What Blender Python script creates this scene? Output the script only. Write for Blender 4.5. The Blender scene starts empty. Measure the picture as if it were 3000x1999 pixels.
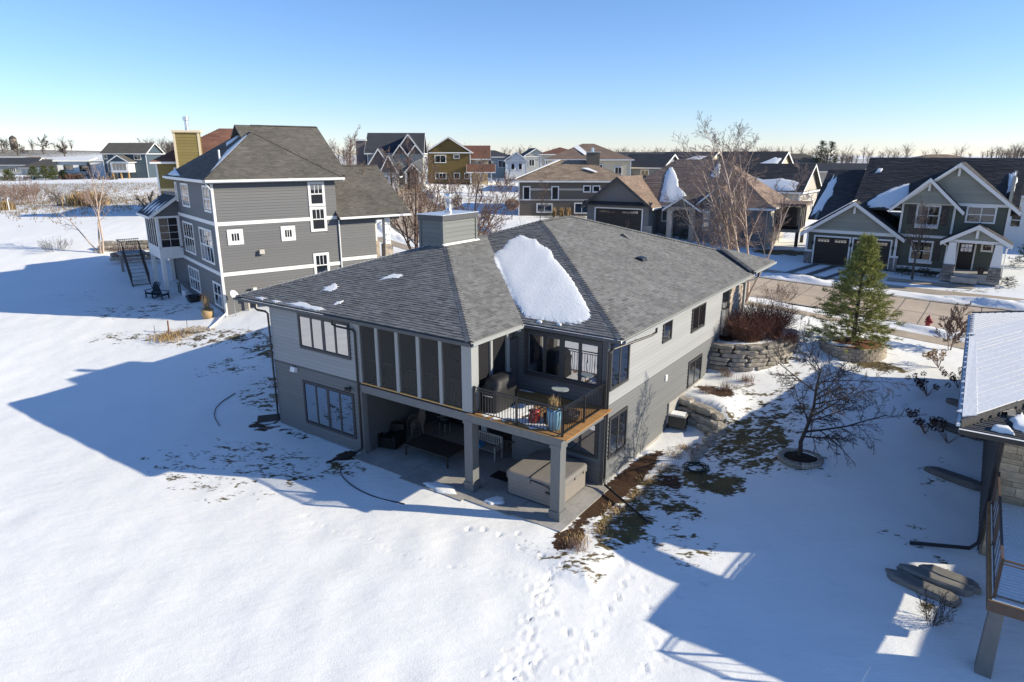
import bpy, math, random
import numpy as np
from mathutils import Vector, Matrix
R = math.radians
sc = bpy.context.scene
col = sc.collection
# ------------------------------------------------------------------ camera, sky, sun, exposure
CAM_H = 11.642
cam = bpy.data.cameras.new('camera'); cam.sensor_width = 36; cam.lens = 36*1936/3000
cam.clip_start = .1; cam.clip_end = 6000
co = bpy.data.objects.new('camera', cam); col.objects.link(co)
co.location = (0, 0, CAM_H); co.rotation_euler = (math.pi/2-.2741, 0, 0); sc.camera = co
SUN_EL, SUN_AZ = R(24.5), R(-8)          # direction towards the sun: azimuth from +X
sdir = Vector((math.cos(SUN_AZ)*math.cos(SUN_EL), math.sin(SUN_AZ)*math.cos(SUN_EL), math.sin(SUN_EL)))
w = bpy.data.worlds.new('World'); sc.world = w; w.use_nodes = True
nt = w.node_tree; bg = nt.nodes['Background']
sky = nt.nodes.new('ShaderNodeTexSky'); sky.sky_type = 'NISHITA'; sky.sun_disc = False
sky.sun_elevation = SUN_EL; sky.sun_rotation = math.pi/2-SUN_AZ
sky.altitude = 300; sky.air_density = 1.0; sky.dust_density = 0.0; sky.ozone_density = 8.0
tint = nt.nodes.new('ShaderNodeMix'); tint.data_type = 'RGBA'; tint.blend_type = 'MULTIPLY'; tint.inputs[0].default_value = 1
tint.inputs[7].default_value = (1.18, 1.0, .975, 1)      # clear cold winter air: a touch bluer than the model
nt.links.new(sky.outputs[0], tint.inputs[6]); nt.links.new(tint.outputs[2], bg.inputs[0]); bg.inputs[1].default_value = .118
sl = bpy.data.lights.new('sun', 'SUN'); sl.energy = 4.15; sl.angle = R(.53); sl.color = (1, .90, .71)
so = bpy.data.objects.new('sun', sl); col.objects.link(so); so.rotation_euler = sdir.to_track_quat('Z', 'Y').to_euler()
sc.view_settings.view_transform = 'Standard'; sc.view_settings.look = 'None'
sc.view_settings.gamma = 1; sc.view_settings.use_curve_mapping = False
sc.view_settings.exposure = .72
sc.render.engine = 'CYCLES'
sc.cycles.max_bounces = 6; sc.cycles.diffuse_bounces = 3; sc.cycles.glossy_bounces = 3; sc.cycles.transparent_max_bounces = 8
sc.cycles.caustics_reflective = False; sc.cycles.caustics_refractive = False
# ------------------------------------------------------------------ helpers
class MB:
    def __init__(s): s.v = []; s.f = []; s.m = []; s.a = []
    def poly(s, pts, mi=0, a=0.):
        n = len(s.v); s.v += [tuple(p) for p in pts]; s.f.append(tuple(range(n, n+len(pts)))); s.m.append(mi); s.a.append(a)
    def faces(s, pts, fs, mi=0, a=0.):
        n = len(s.v); s.v += [tuple(p) for p in pts]
        for f in fs: s.f.append(tuple(i+n for i in f)); s.m.append(mi); s.a.append(a)
    def box(s, x0, x1, y0, y1, z0, z1, mi=0, a=0.):
        s.faces([(x0,y0,z0),(x1,y0,z0),(x1,y1,z0),(x0,y1,z0),(x0,y0,z1),(x1,y0,z1),(x1,y1,z1),(x0,y1,z1)],
                [(0,3,2,1),(4,5,6,7),(0,1,5,4),(1,2,6,5),(2,3,7,6),(3,0,4,7)], mi, a)
    def bar(s, p, q, w, h, mi=0, up=(0,0,1)):
        p = Vector(p); q = Vector(q); d = (q-p).normalized(); u = Vector(up)
        x = d.cross(u)
        x = (x.normalized() if x.length > 1e-4 else Vector((1,0,0)))*w/2; y = x.cross(d).normalized()*h/2
        P = [p-x-y,p+x-y,p+x+y,p-x+y,q-x-y,q+x-y,q+x+y,q-x+y]
        s.faces(P, [(0,1,2,3),(7,6,5,4),(0,4,5,1),(1,5,6,2),(2,6,7,3),(3,7,4,0)], mi)
    def prism(s, pts, off, mi=0, a=0.):
        n = len(pts); o = Vector(off); P = [Vector(p) for p in pts]; P += [p+o for p in P]
        F = [tuple(range(n))[::-1], tuple(range(n, 2*n))]+[(i, (i+1) % n, n+(i+1) % n, n+i) for i in range(n)]
        s.faces(P, F, mi, a)
    def tube(s, pts, rad, n=6, mi=0, cap=True):
        k = len(s.v); P = [Vector(p) for p in pts]
        if not isinstance(rad, (list, tuple)): rad = [rad]*len(P)
        ref = None
        for i, p in enumerate(P):
            d = (P[min(i+1, len(P)-1)]-P[max(i-1, 0)])
            if d.length < 1e-9: d = Vector((0,0,1))
            d.normalize()
            if ref is None: ref = d.orthogonal().normalized()
            x = (ref-d*ref.dot(d))
            x = x.normalized() if x.length > 1e-5 else d.orthogonal().normalized()
            ref = x; y = d.cross(x); r = rad[i]
            for j in range(n):
                c, t = math.cos(2*math.pi*j/n)*r, math.sin(2*math.pi*j/n)*r
                s.v.append((p.x+x.x*c+y.x*t, p.y+x.y*c+y.y*t, p.z+x.z*c+y.z*t))
        for i in range(len(P)-1):
            for j in range(n):
                s.f.append((k+i*n+j, k+i*n+(j+1) % n, k+(i+1)*n+(j+1) % n, k+(i+1)*n+j)); s.m.append(mi); s.a.append(0.)
        if cap:
            s.f.append(tuple(k+j for j in range(n))[::-1]); s.m.append(mi); s.a.append(0.)
            s.f.append(tuple(k+(len(P)-1)*n+j for j in range(n))); s.m.append(mi); s.a.append(0.)
    def lathe(s, prof, c=(0,0,0), n=16, mi=0):
        k = len(s.v)
        for r, z in prof:
            for j in range(n):
                t = 2*math.pi*j/n; s.v.append((c[0]+r*math.cos(t), c[1]+r*math.sin(t), c[2]+z))
        for i in range(len(prof)-1):
            for j in range(n):
                s.f.append((k+i*n+j, k+i*n+(j+1) % n, k+(i+1)*n+(j+1) % n, k+(i+1)*n+j)); s.m.append(mi); s.a.append(0.)
        s.f.append(tuple(k+j for j in range(n))[::-1]); s.m.append(mi); s.a.append(0.)
        s.f.append(tuple(k+(len(prof)-1)*n+j for j in range(n))); s.m.append(mi); s.a.append(0.)
    def mesh(s, name, mats, smooth=False, attr=None):
        me = bpy.data.meshes.new(name); me.from_pydata(s.v, [], s.f)
        mats = mats if isinstance(mats, (list, tuple)) else [mats]
        for m in mats: me.materials.append(m)
        if len(mats) > 1: me.polygons.foreach_set('material_index', s.m)
        if attr:
            at = me.attributes.new(attr, 'FLOAT', 'FACE'); at.data.foreach_set('value', s.a)
        if smooth: me.polygons.foreach_set('use_smooth', [True]*len(me.polygons))
        me.update(); return me
    def build(s, name, mats, parent=None, smooth=False, attr=None, loc=None, rz=0):
        return link(name, s.mesh(name, mats, smooth, attr), parent, loc, rz)
def link(name, me, parent=None, loc=None, rz=0, scale=None):
    o = bpy.data.objects.new(name, me); col.objects.link(o); o.parent = parent
    if loc is not None: o.location = loc
    if rz: o.rotation_euler[2] = rz
    if scale is not None: o.scale = scale
    return o
def tag(o, label=None, cat=None, group=None, kind=None):
    if label: o['label'] = label
    if cat: o['category'] = cat
    if group: o['group'] = group
    if kind: o['kind'] = kind
    return o
def thing(name, label, cat, loc=(0,0,0), rz=0, group=None):
    return tag(link(name, None, None, loc, rz), label, cat, group)
def copy_tree(o, parent=None):
    c = o.copy(); col.objects.link(c); c.parent = parent
    for ch in list(o.children): copy_tree(ch, c)
    return c
_ub = {}
def unit(kind, mat):
    k = (kind, mat.name)
    if k not in _ub:
        b = MB()
        if kind == 'box': b.box(-.5,.5,-.5,.5,-.5,.5)
        else: # siding wedge: x 0..1, z 0..1, proud towards -y at the bottom
            b.faces([(0,0,0),(1,0,0),(1,-1,0),(0,-1,0),(0,0,1),(1,0,1),(1,-.25,1),(0,-.25,1)],
                [(3,2,1,0),(4,7,6,5),(3,7,6,2)[::-1],(0,1,5,4),(0,4,7,3),(1,2,6,5)])
        _ub[k] = b.mesh(kind+'_'+mat.name, mat)
    return _ub[k]
def ub(name, mat, parent, c, size, rz=0):
    return link(name, unit('box', mat), parent, c, rz, size)
# ------------------------------------------------------------------ materials
def M(name, c, rough=.7, var=.1, scale=6, bump=0., bscale=40, rnd=0., metal=0., stretch=None, attr=None, spec=.3, fine=0., fscale=60):
    m = bpy.data.materials.new(name); m.use_nodes = True; n = m.node_tree.nodes; L = m.node_tree.links
    b = n['Principled BSDF']; b.inputs['Roughness'].default_value = rough; b.inputs['Metallic'].default_value = metal
    b.inputs['Specular IOR Level'].default_value = spec
    tc = n.new('ShaderNodeTexCoord'); src = tc.outputs['Object']
    if stretch:
        mp = n.new('ShaderNodeMapping'); mp.inputs['Scale'].default_value = stretch; L.new(src, mp.inputs[0]); src = mp.outputs[0]
    no = n.new('ShaderNodeTexNoise'); no.inputs['Scale'].default_value = scale; no.inputs['Detail'].default_value = 5; L.new(src, no.inputs['Vector'])
    mr = n.new('ShaderNodeMapRange'); mr.inputs[1].default_value = .3; mr.inputs[2].default_value = .7
    mr.inputs[3].default_value = 1-var; mr.inputs[4].default_value = 1+var; L.new(no.outputs[0], mr.inputs[0]); val = mr.outputs[0]
    def mul(v, s):
        q = n.new('ShaderNodeMath'); q.operation = 'MULTIPLY'; L.new(v, q.inputs[0]); L.new(s, q.inputs[1]); return q.outputs[0]
    if rnd:
        oi = n.new('ShaderNodeObjectInfo'); r2 = n.new('ShaderNodeMapRange'); r2.inputs[3].default_value = 1-rnd; r2.inputs[4].default_value = 1+rnd
        L.new(oi.outputs['Random'], r2.inputs[0]); val = mul(val, r2.outputs[0])
    if attr:
        at = n.new('ShaderNodeAttribute'); at.attribute_name = attr; r2 = n.new('ShaderNodeMapRange'); r2.inputs[3].default_value = .78; r2.inputs[4].default_value = 1.24
        L.new(at.outputs['Fac'], r2.inputs[0]); val = mul(val, r2.outputs[0])
    if fine:
        nf = n.new('ShaderNodeTexNoise'); nf.inputs['Scale'].default_value = fscale; nf.inputs['Detail'].default_value = 3; L.new(tc.outputs['Object'], nf.inputs['Vector'])
        r3 = n.new('ShaderNodeMapRange'); r3.inputs[1].default_value = .3; r3.inputs[2].default_value = .7; r3.inputs[3].default_value = 1-fine; r3.inputs[4].default_value = 1+fine
        L.new(nf.outputs[0], r3.inputs[0]); val = mul(val, r3.outputs[0])
    vm = n.new('ShaderNodeVectorMath'); vm.operation = 'SCALE'; vm.inputs[0].default_value = c; L.new(val, vm.inputs['Scale'])
    L.new(vm.outputs[0], b.inputs['Base Color'])
    if bump:
        nb = n.new('ShaderNodeTexNoise'); nb.inputs['Scale'].default_value = bscale; nb.inputs['Detail'].default_value = 4; L.new(src, nb.inputs['Vector'])
        bp = n.new('ShaderNodeBump'); bp.inputs['Strength'].default_value = bump; bp.inputs['Distance'].default_value = .02
        L.new(nb.outputs[0], bp.inputs['Height']); L.new(bp.outputs[0], b.inputs['Normal'])
    return m
def glass(name, refl, tint=(.012,.014,.017), glossy=(.92,.94,.96), rough=.015):
    m = bpy.data.materials.new(name); m.use_nodes = True; n = m.node_tree.nodes; L = m.node_tree.links; n.remove(n['Principled BSDF'])
    d = n.new('ShaderNodeBsdfDiffuse'); d.inputs[0].default_value = (*tint, 1)
    g = n.new('ShaderNodeBsdfGlossy'); g.inputs[0].default_value = (*glossy, 1); g.inputs['Roughness'].default_value = rough
    fr = n.new('ShaderNodeLayerWeight'); fr.inputs[0].default_value = .35
    mr = n.new('ShaderNodeMapRange'); mr.inputs[3].default_value = refl; mr.inputs[4].default_value = 1.; L.new(fr.outputs['Fresnel'], mr.inputs[0])
    # slight waviness of real panes
    tc = n.new('ShaderNodeTexCoord'); no = n.new('ShaderNodeTexNoise'); no.inputs['Scale'].default_value = 1.3; L.new(tc.outputs['Object'], no.inputs[0])
    bp = n.new('ShaderNodeBump'); bp.inputs['Strength'].default_value = .05; bp.inputs['Distance'].default_value = .05; L.new(no.outputs[0], bp.inputs['Height']); L.new(bp.outputs[0], g.inputs['Normal'])
    mx = n.new('ShaderNodeMixShader'); L.new(mr.outputs[0], mx.inputs[0]); L.new(d.outputs[0], mx.inputs[1]); L.new(g.outputs[0], mx.inputs[2])
    L.new(mx.outputs[0], n['Material Output'].inputs[0]); return m
def screen(name, c, op):
    m = bpy.data.materials.new(name); m.use_nodes = True; n = m.node_tree.nodes; L = m.node_tree.links; n.remove(n['Principled BSDF'])
    d = n.new('ShaderNodeBsdfDiffuse'); d.inputs[0].default_value = (*c, 1); t = n.new('ShaderNodeBsdfTransparent')
    mx = n.new('ShaderNodeMixShader'); mx.inputs[0].default_value = op; L.new(t.outputs[0], mx.inputs[1]); L.new(d.outputs[0], mx.inputs[2])
    L.new(mx.outputs[0], n['Material Output'].inputs[0]); return m
X = {}
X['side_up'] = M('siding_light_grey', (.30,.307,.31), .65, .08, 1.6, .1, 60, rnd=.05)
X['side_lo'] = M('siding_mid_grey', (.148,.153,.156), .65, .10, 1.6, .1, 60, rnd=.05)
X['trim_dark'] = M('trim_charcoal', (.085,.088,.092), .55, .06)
X['beam'] = M('beam_grey', (.15,.155,.155), .6, .08, 5, .1, 40)
X['post_light'] = M('post_light_grey', (.30,.31,.31), .6, .05)
X['black'] = M('black_metal', (.016,.017,.019), .4, .1, spec=.5)
X['frame_dark'] = M('window_frame_bronze', (.055,.055,.058), .45, .06)
X['shing'] = M('shingle_grey', (.178,.178,.172), .9, .12, .7, .3, 90, attr='shade', fine=.18, fscale=70)
X['shing_obj'] = M('shingle_grey_single', (.178,.178,.172), .9, .12, .7, .3, 90, rnd=.3, fine=.18, fscale=70)
X['shing_gr'] = M('shingle_weathered', (.122,.113,.098), .9, .15, .6, .3, 90, attr='shade', fine=.18)
X['shing_dk'] = M('shingle_black', (.062,.06,.06), .9, .15, .6, .3, 90, attr='shade', fine=.2)
X['shing_br'] = M('shingle_brown', (.235,.17,.13), .9, .15, .6, .3, 90, attr='shade', fine=.2)
X['shing_tan'] = M('shingle_tan', (.28,.21,.15), .9, .2, .8, .3, 90, attr='shade', fine=.25, fscale=5)
X['shing_red'] = M('shingle_red_brown', (.19,.095,.065), .9, .15, .6, .3, 90, attr='shade', fine=.2)
X['shing_bl'] = M('shingle_slate', (.06,.065,.075), .9, .15, .6, .3, 90, attr='shade', fine=.2)
X['white'] = M('white_paint', (.72,.72,.70), .5, .03)
X['gray_side'] = M('siding_warm_grey', (.14,.141,.145), .65, .04, 3, .1, 60, rnd=.05)
X['gray_sh'] = X['gray_side']
X['green_side'] = M('siding_dark_green', (.10,.11,.086), .65, .05, 3, .1, 60, rnd=.05)
X['green_shake'] = M('shake_sage_grey', (.28,.29,.255), .75, .08, 5, .2, 30, rnd=.08)
X['taupe'] = M('siding_taupe', (.14,.12,.097), .65, .05, 3, rnd=.06)
X['taupe_gray'] = M('siding_slate_taupe', (.165,.162,.158), .65, .05, 3, rnd=.06)
X['cream'] = M('siding_cream', (.62,.52,.36), .65, .05)
X['beige'] = M('siding_beige', (.44,.40,.34), .65, .05, 3, rnd=.04)
X['olive'] = M('siding_olive_yellow', (.22,.17,.06), .65, .05, 3, rnd=.05)
X['olive_dk'] = M('siding_olive_brown', (.15,.105,.035), .65, .05, 3, rnd=.05)
X['slate_blue'] = M('siding_slate_blue', (.06,.085,.105), .65, .05, 3)
X['lgray'] = M('siding_pale_grey', (.35,.36,.34), .65, .05, 3)
X['mauve'] = M('siding_mauve_grey', (.17,.14,.13), .65, .05, 3)
X['paleblue'] = M('siding_blue_grey', (.19,.215,.24), .65, .05, 3)
X['chim'] = M('siding_sage_grey', (.165,.174,.165), .65, .05, 3, rnd=.06)
X['snow'] = M('snow_clean', (.86,.86,.83), .6, .03, 2, .5, 9, spec=.2)
X['glass'] = glass('window_glass', .22)
X['glass_far'] = glass('window_glass_dark', .06)
X['glass_m'] = glass('window_glass_coated', .5, glossy=(.95,.93,.93))
X['glass_d'] = glass('door_glass', .1)
X['screen'] = screen('insect_screen', (.10,.095,.09), .34)
X['screen_d'] = screen('dark_screen', (.03,.03,.033), .8)
X['conc'] = M('concrete', (.34,.325,.30), .85, .2, .9, .2, 30, fine=.1, fscale=6)
X['stone'] = M('limestone', (.31,.28,.235), .9, .45, 3.5, 1., 7, rnd=.28)
X['stone2'] = M('ledgestone_tan', (.40,.335,.27), .85, .25, 5, .6, 20, rnd=.3)
X['stone3'] = M('ledgestone_grey', (.20,.19,.175), .85, .2, 5, .6, 20, rnd=.3)
X['stone4'] = M('limestone_ashlar', (.44,.35,.24), .8, .2, 3, .4, 20, rnd=.25)
X['block'] = M('planter_block', (.40,.345,.275), .85, .15, 6, .6, 20, rnd=.15)
X['deck'] = M('deck_wood', (.42,.225,.085), .6, .18, 3, .2, 30, rnd=.15, stretch=(1,12,12))
X['wood_g'] = M('weathered_wood', (.27,.26,.24), .75, .15, 4, .2, 30)
X['cedar'] = M('cedar_post', (.5,.3,.11), .7, .12, 4)
X['cover'] = M('black_vinyl_cover', (.018,.018,.02), .55, .15, 3, .5, 6)
X['tub'] = M('spa_cabinet_taupe', (.25,.225,.20), .6, .05, 3)
X['tubcover'] = M('spa_cover_taupe', (.22,.205,.19), .5, .06, 2, .25, 4)
X['strap'] = M('cover_strap', (.06,.055,.05), .6)
X['leather'] = M('black_leather', (.012,.012,.013), .35, .1)
X['sling'] = M('sling_brown', (.2,.165,.135), .7, .08)
X['tdark'] = M('dark_table', (.05,.043,.038), .5, .15, 3)
X['blue'] = M('blue_cushion', (.03,.2,.42), .7, .1)
X['potred'] = M('glazed_red_pot', (.25,.025,.018), .2, .2, spec=.6)
X['potblue'] = M('glazed_blue_pot', (.16,.33,.45), .25, .12, 5, spec=.6)
X['potdark'] = M('dark_pot', (.03,.022,.018), .4)
X['drygrass'] = M('dry_grass', (.42,.29,.14), .8, .25, 8, rnd=.15)
X['mulch'] = M('mulch', (.052,.03,.019), .95, .5, 25, 1., 60)
X['soil'] = M('dark_mulch', (.03,.02,.015), .95, .4, 25, 1., 60)
X['bark'] = M('bark_brown', (.11,.08,.062), .85, .25, 6)
X['bark_g'] = M('bark_grey', (.085,.072,.062), .85, .25, 6)
X['wood_far'] = M('far_wood_brown', (.17,.135,.115), .9, .3, .05)
X['bark_d'] = M('bark_dark', (.058,.048,.043), .85, .25, 6)
X['birch'] = M('birch_bark', (.5,.39,.31), .75, .4, 9, stretch=(1,1,2.5))
X['twig'] = M('twig_brown', (.19,.125,.098), .8, .2, 6)
X['twig_birch'] = M('twig_mauve', (.30,.23,.20), .8, .2, 6)
X['redtwig'] = M('red_twig', (.2,.10,.072), .75, .3, 5)
X['redtwig2'] = M('bright_red_twig', (.35,.05,.045), .7, .3, 5)
X['needle'] = M('pine_needles', (.29,.295,.085), .7, .35, 4)
X['needle_d'] = M('dark_needles', (.03,.05,.022), .7, .35, 4)
X['needle_g'] = M('arborvitae_green', (.085,.10,.03), .7, .4, 2)
X['pineneedle_litter'] = M('pine_litter', (.17,.07,.035), .95, .5, 18, .8, 50)
X['red'] = M('hydrant_red', (.19,.016,.024), .45, .15, 6)
X['galv'] = M('galvanised_steel', (.62,.62,.62), .28, .1, metal=.9)
X['capmetal'] = M('chimney_cap_metal', (.68,.71,.74), .35, .05, metal=.5)
X['alum'] = M('white_aluminium', (.7,.71,.72), .45, .04)
X['seedhead'] = M('hydrangea_seed_heads', (.065,.035,.025), .9, .4, 9)
X['seedhead_l'] = M('hydrangea_seed_heads_tan', (.30,.17,.06), .9, .4, 9)
X['meter'] = M('utility_box_beige', (.45,.42,.37), .5, .05)
X['adir'] = M('adirondack_navy', (.018,.035,.06), .5, .1)
X['slatdark'] = M('batten_siding_charcoal', (.075,.075,.078), .6, .08, rnd=.1)
X['fasc_nb'] = M('fascia_grey_brown', (.10,.095,.09), .5, .08)
X['brownbeam'] = M('brown_beam', (.10,.07,.055), .6, .1)
X['doorblk'] = M('garage_door_espresso', (.028,.024,.022), .5, .08, rnd=.05)
X['doorwht'] = M('garage_door_white', (.74,.74,.72), .5, .03)
X['hose'] = M('garden_hose', (.012,.03,.028), .35)
X['brick'] = M('brick_red', (.2,.09,.06), .85, .2, 8)
X['silo'] = M('silo_concrete', (.25,.215,.175), .9, .15, .5)
X['potwood'] = M('tan_planter', (.42,.29,.15), .7, .12)
# ------------------------------------------------------------------ terrain
TH = -.604; CA, SA = math.cos(TH), math.sin(TH); KX, KY = 1.567, 19.336
def lw(s, t): return (KX+CA*s-SA*t, KY+SA*s+CA*t)
CTL_L=[(-18,-2,.05),(-14.5,0,.1),(-11,-2,0),(-6,-3,-.05),(0,-2,-.1),(4,-2,-.35),(1.5,4,.0),(1.5,8,.1),(3,12,1.0),(1.5,14,1.3),(5,5,0),(5,10,.6),(5,14,1.2),(5,18,1.8),(6,22,2.1),(9,6,.1),(9,12,.9),(9.5,18,1.6),(11.3,5.5,.1),(10.5,0,-.3),(12,-5,-.6),(-16,6,.9),(-16,12,2.1),(-10,22,2.9),(-3,22,2.8),(0,20,2.6),(3,20,2.4),(-6,3,0.),(-9,6,0.)]
CTL_W=[(0,10,-.5),(-10,12,-.4),(10,10,-.7),(-20,15,-.2),(-25,25,0),(-35,25,0),(-15,22,0),(-24,30,0),(-35,35,.7),(0,0,-.8),(20,5,-.9),(-30,5,-.3),(40,15,-.3),
(-18.1,40.9,1.8),(-24,49,1.8),(-22,44,1.8),(-28,42,1.5),(-16,37,1.4),(-10.2,47,4.1),(-8,50,3.9),
(16,44,2.45),(25,38,2.0),(18.5,51,2.5),(28,43,2.0),(35,30,1.2),(40,34,1.3),
(25.5,55.6,2.8),(36,48,2.75),(45,42,2.5),(35,62,3.0),
(10,71,4.2),(14.5,69,4.1),(22,64,3.2),(24,72,2.9),(4,54,3.0),(-4,60,3.3),(-10,68,3.7),(-16,99,4.9),(-21,118,6.2),(-6,75,3.9),
(1,88,4.0),(16,88,4.0),(8,80,3.9),(-37,70,5.3),(-30,72,5.2),(-60,70,4.8),(-60,107,5.4),(-40,107,5.5),(-90,100,5.2),(-45,50,2.5),(-60,50,2.4),
(-120,190,5.4),(-150,200,5.2),(-60,190,6),(-330,450,15.5),(-270,330,11.5),(-200,400,12.5),(-500,430,15),(-20,130,6.4),(0,130,6),(-45,140,6.3),
(60,60,2.8),(80,100,3.5),(40,100,3.8),(0,200,6),(100,200,4),(200,150,3),(0,500,7),(300,500,9),(270,345,9.5),(340,335,12),(-600,600,12),(600,400,6),(60,20,0),(100,0,-1),(-100,20,0),(-100,0,0),(0,-50,-1.5),(-300,100,5),(-300,0,2)]
GP = np.array([lw(s, t)+(z,) for s, t, z in CTL_L]+CTL_W)
_n = len(GP); _m = np.zeros((_n+1, _n+1))
_m[:_n,:_n] = np.sqrt(((GP[:,None,:2]-GP[None,:,:2])**2).sum(-1)+9)-np.eye(_n)*.15; _m[:_n,_n] = 1; _m[_n,:_n] = 1
_w = np.linalg.solve(_m, np.concatenate([GP[:,2], [0]]))
def sst(e0, e1, x):
    u = np.clip((x-e0)/(e1-e0), 0, 1); return u*u*(3-2*u)
def loc_st(x, y): return (x-KX)*CA+(y-KY)*SA, -(x-KX)*SA+(y-KY)*CA
def ground(x, y):
    x = np.atleast_1d(np.asarray(x, float)); y = np.atleast_1d(np.asarray(y, float)); z = np.zeros_like(x)
    for i in range(_n): z += _w[i]*np.sqrt((x-GP[i,0])**2+(y-GP[i,1])**2+9)
    z += _w[_n]; s, t = loc_st(x, y)
    m = sst(1.6, .6, np.maximum(np.maximum(-9.6-s, s-1.), np.maximum(-.9-t, t-9))); z = z*(1-m)+(-.02)*m
    r = np.hypot((s-.2)/2.75, (t-18.0)/3.3); m = sst(1.03, .95, r); z = np.where(m > 0, z*(1-m)+np.maximum(z, 2.68)*m, z)
    # boulder terrace beside the long wall
    m = sst(10.0, 10.7, t+.25*(s-1))*sst(2.9, 1.9, s)*sst(-.6, -.2, s)*sst(14.6, 13.8, t); z = z*(1-m)+np.maximum(z, 1.22)*m
    m = sst(10.35, 9.9, t)*sst(8.2, 9.2, t)*sst(2.3, 1.6, s)*sst(-.6, -.2, s); z = z*(1-m)+.16*m
    return z
def gz(x, y): return float(ground(x, y)[0])
def gl(s, t): x, y = lw(s, t); return gz(x, y)
def steps(a, b, d0, g):
    o = [a]
    while o[-1] < b: o.append(o[-1]+d0); d0 *= g
    return o
def axis(lo, hi, f0, f1, mid0, mid1, df, dm):
    left = [-v for v in steps(-mid0, -lo, dm, 1.12)][::-1]
    return np.array(left[:-1]+list(np.arange(mid0, f0, dm))+list(np.arange(f0, f1, df))+list(np.arange(f1, mid1, dm))+steps(mid1, hi, dm, 1.12))
gx = axis(-2500, 2500, -7, 8.4, -45, 45, .075, .38); gy = axis(-400, 3500, 11.0, 21.5, 4, 75, .075, .38)
XX, YY = np.meshgrid(gx, gy); ZZ = ground(XX.ravel(), YY.ravel()).reshape(XX.shape)
# gentle wind relief of the snow
rs = np.random.RandomState(4)
for k in range(14):
    a = rs.uniform(0, math.pi); f = rs.uniform(1.2, 4.5); ZZ += .0038*np.sin((XX*math.cos(a)+YY*math.sin(a))*f+rs.uniform(0, 6))*(np.abs(XX) < 60)*(YY < 90)
# footprints pressed into the snow
def dent(x, y, l, wd, ang, dep, rim=.35):
    i0, i1 = np.searchsorted(gx, [x-.6, x+.6]); j0, j1 = np.searchsorted(gy, [y-.6, y+.6])
    if i1 <= i0 or j1 <= j0: return
    sx = XX[j0:j1,i0:i1]-x; sy = YY[j0:j1,i0:i1]-y; u = (sx*math.cos(ang)+sy*math.sin(ang))/l; v = (-sx*math.sin(ang)+sy*math.cos(ang))/wd
    r = np.hypot(u, v); ZZ[j0:j1,i0:i1] += -dep*sst(1.15, .7, r)+dep*rim*np.exp(-((r-1.4)/.3)**2)
rr = random.Random(3)
packed = [(1.18,16.89),(.95,16.19),(.74,15.51),(.57,14.71),(.39,14.02),(.22,13.5),(.02,12.97),(-.15,12.4)]
for i in range(len(packed)-1):
    (xa, ya), (xb, yb) = packed[i], packed[i+1]
    for k in range(26):
        t = rr.random(); sp = .10+.05*i
        dent(xa+(xb-xa)*t+rr.gauss(0, sp), ya+(yb-ya)*t+rr.gauss(0, .1), rr.uniform(.06,.10), rr.uniform(.04,.06), rr.uniform(1.2,2), rr.uniform(.012,.028))
boots = [(3.41,17.39),(3.46,16.75),(3.8,16.23),(3.76,15.53),(3.95,14.85),(3.61,14.27),(3.73,13.74),(3.26,13.38),(1.34,13.07),(1.16,13.18),(1.45,14.54),(1.77,13.64),(1.54,13.59),(1.85,14.07),(2.08,14.54),(2.39,14.96),(2.64,15.49),(2.97,15.91),(3.2,16.44),(1.14,15.24),(.49,16.19),(.27,17.95),(-.39,18.64),(-.9,18.95),(-1.41,19.),(.9,17.54),(.2,18.69),(1.93,16.69),(1.49,17.01),(4.71,16.01),(5.58,16.49),(6.83,17.24)]
for x, y in boots: dent(x, y, rr.uniform(.14,.18), .065, rr.uniform(1.2,2.4), rr.uniform(.02,.04))
for k in range(55): dent(rr.uniform(.8,4.2), rr.uniform(12.2,17.2), rr.uniform(.045,.07), .03, rr.uniform(.6,2.4), .014)
def trail(pts, gap, l, wd, dep):
    for (xa, ya), (xb, yb) in zip(pts, pts[1:]):
        n = max(1, int(math.hypot(xb-xa, yb-ya)/gap)); an = math.atan2(yb-ya, xb-xa)
        for k in range(n):
            t = k/n; dent(xa+(xb-xa)*t+rr.gauss(0,.04), ya+(yb-ya)*t+rr.gauss(0,.05), l, wd, an+rr.gauss(0,.2), dep)
trail([(-6.98,19.82),(-5.74,18.98),(-4.49,18.4),(-3.28,17.68),(-2.29,17.15),(-.98,16.88),(.3,16.67),(1.95,16.69)], .42, .07, .04, .03)
ST = [(75,8),(50,24.5),(36,33.5),(26.7,40.2),(17.1,47.4),(7.5,53.8),(-1.5,60.5),(-8,70),(-12,84),(-16,100),(-20,118),(-27,136),(-40,160)]
dmin = np.full(XX.shape, 1e9)
for (xa, ya), (xb, yb) in zip(ST, ST[1:]):
    L2 = (xb-xa)**2+(yb-ya)**2; tt = np.clip(((XX-xa)*(xb-xa)+(YY-ya)*(yb-ya))/L2, 0, 1); np.minimum(dmin, np.hypot(XX-xa-tt*(xb-xa), YY-ya-tt*(yb-ya)), out=dmin)
ZZ -= .22*sst(4.6, 3.9, dmin)            # bed of the street
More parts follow.
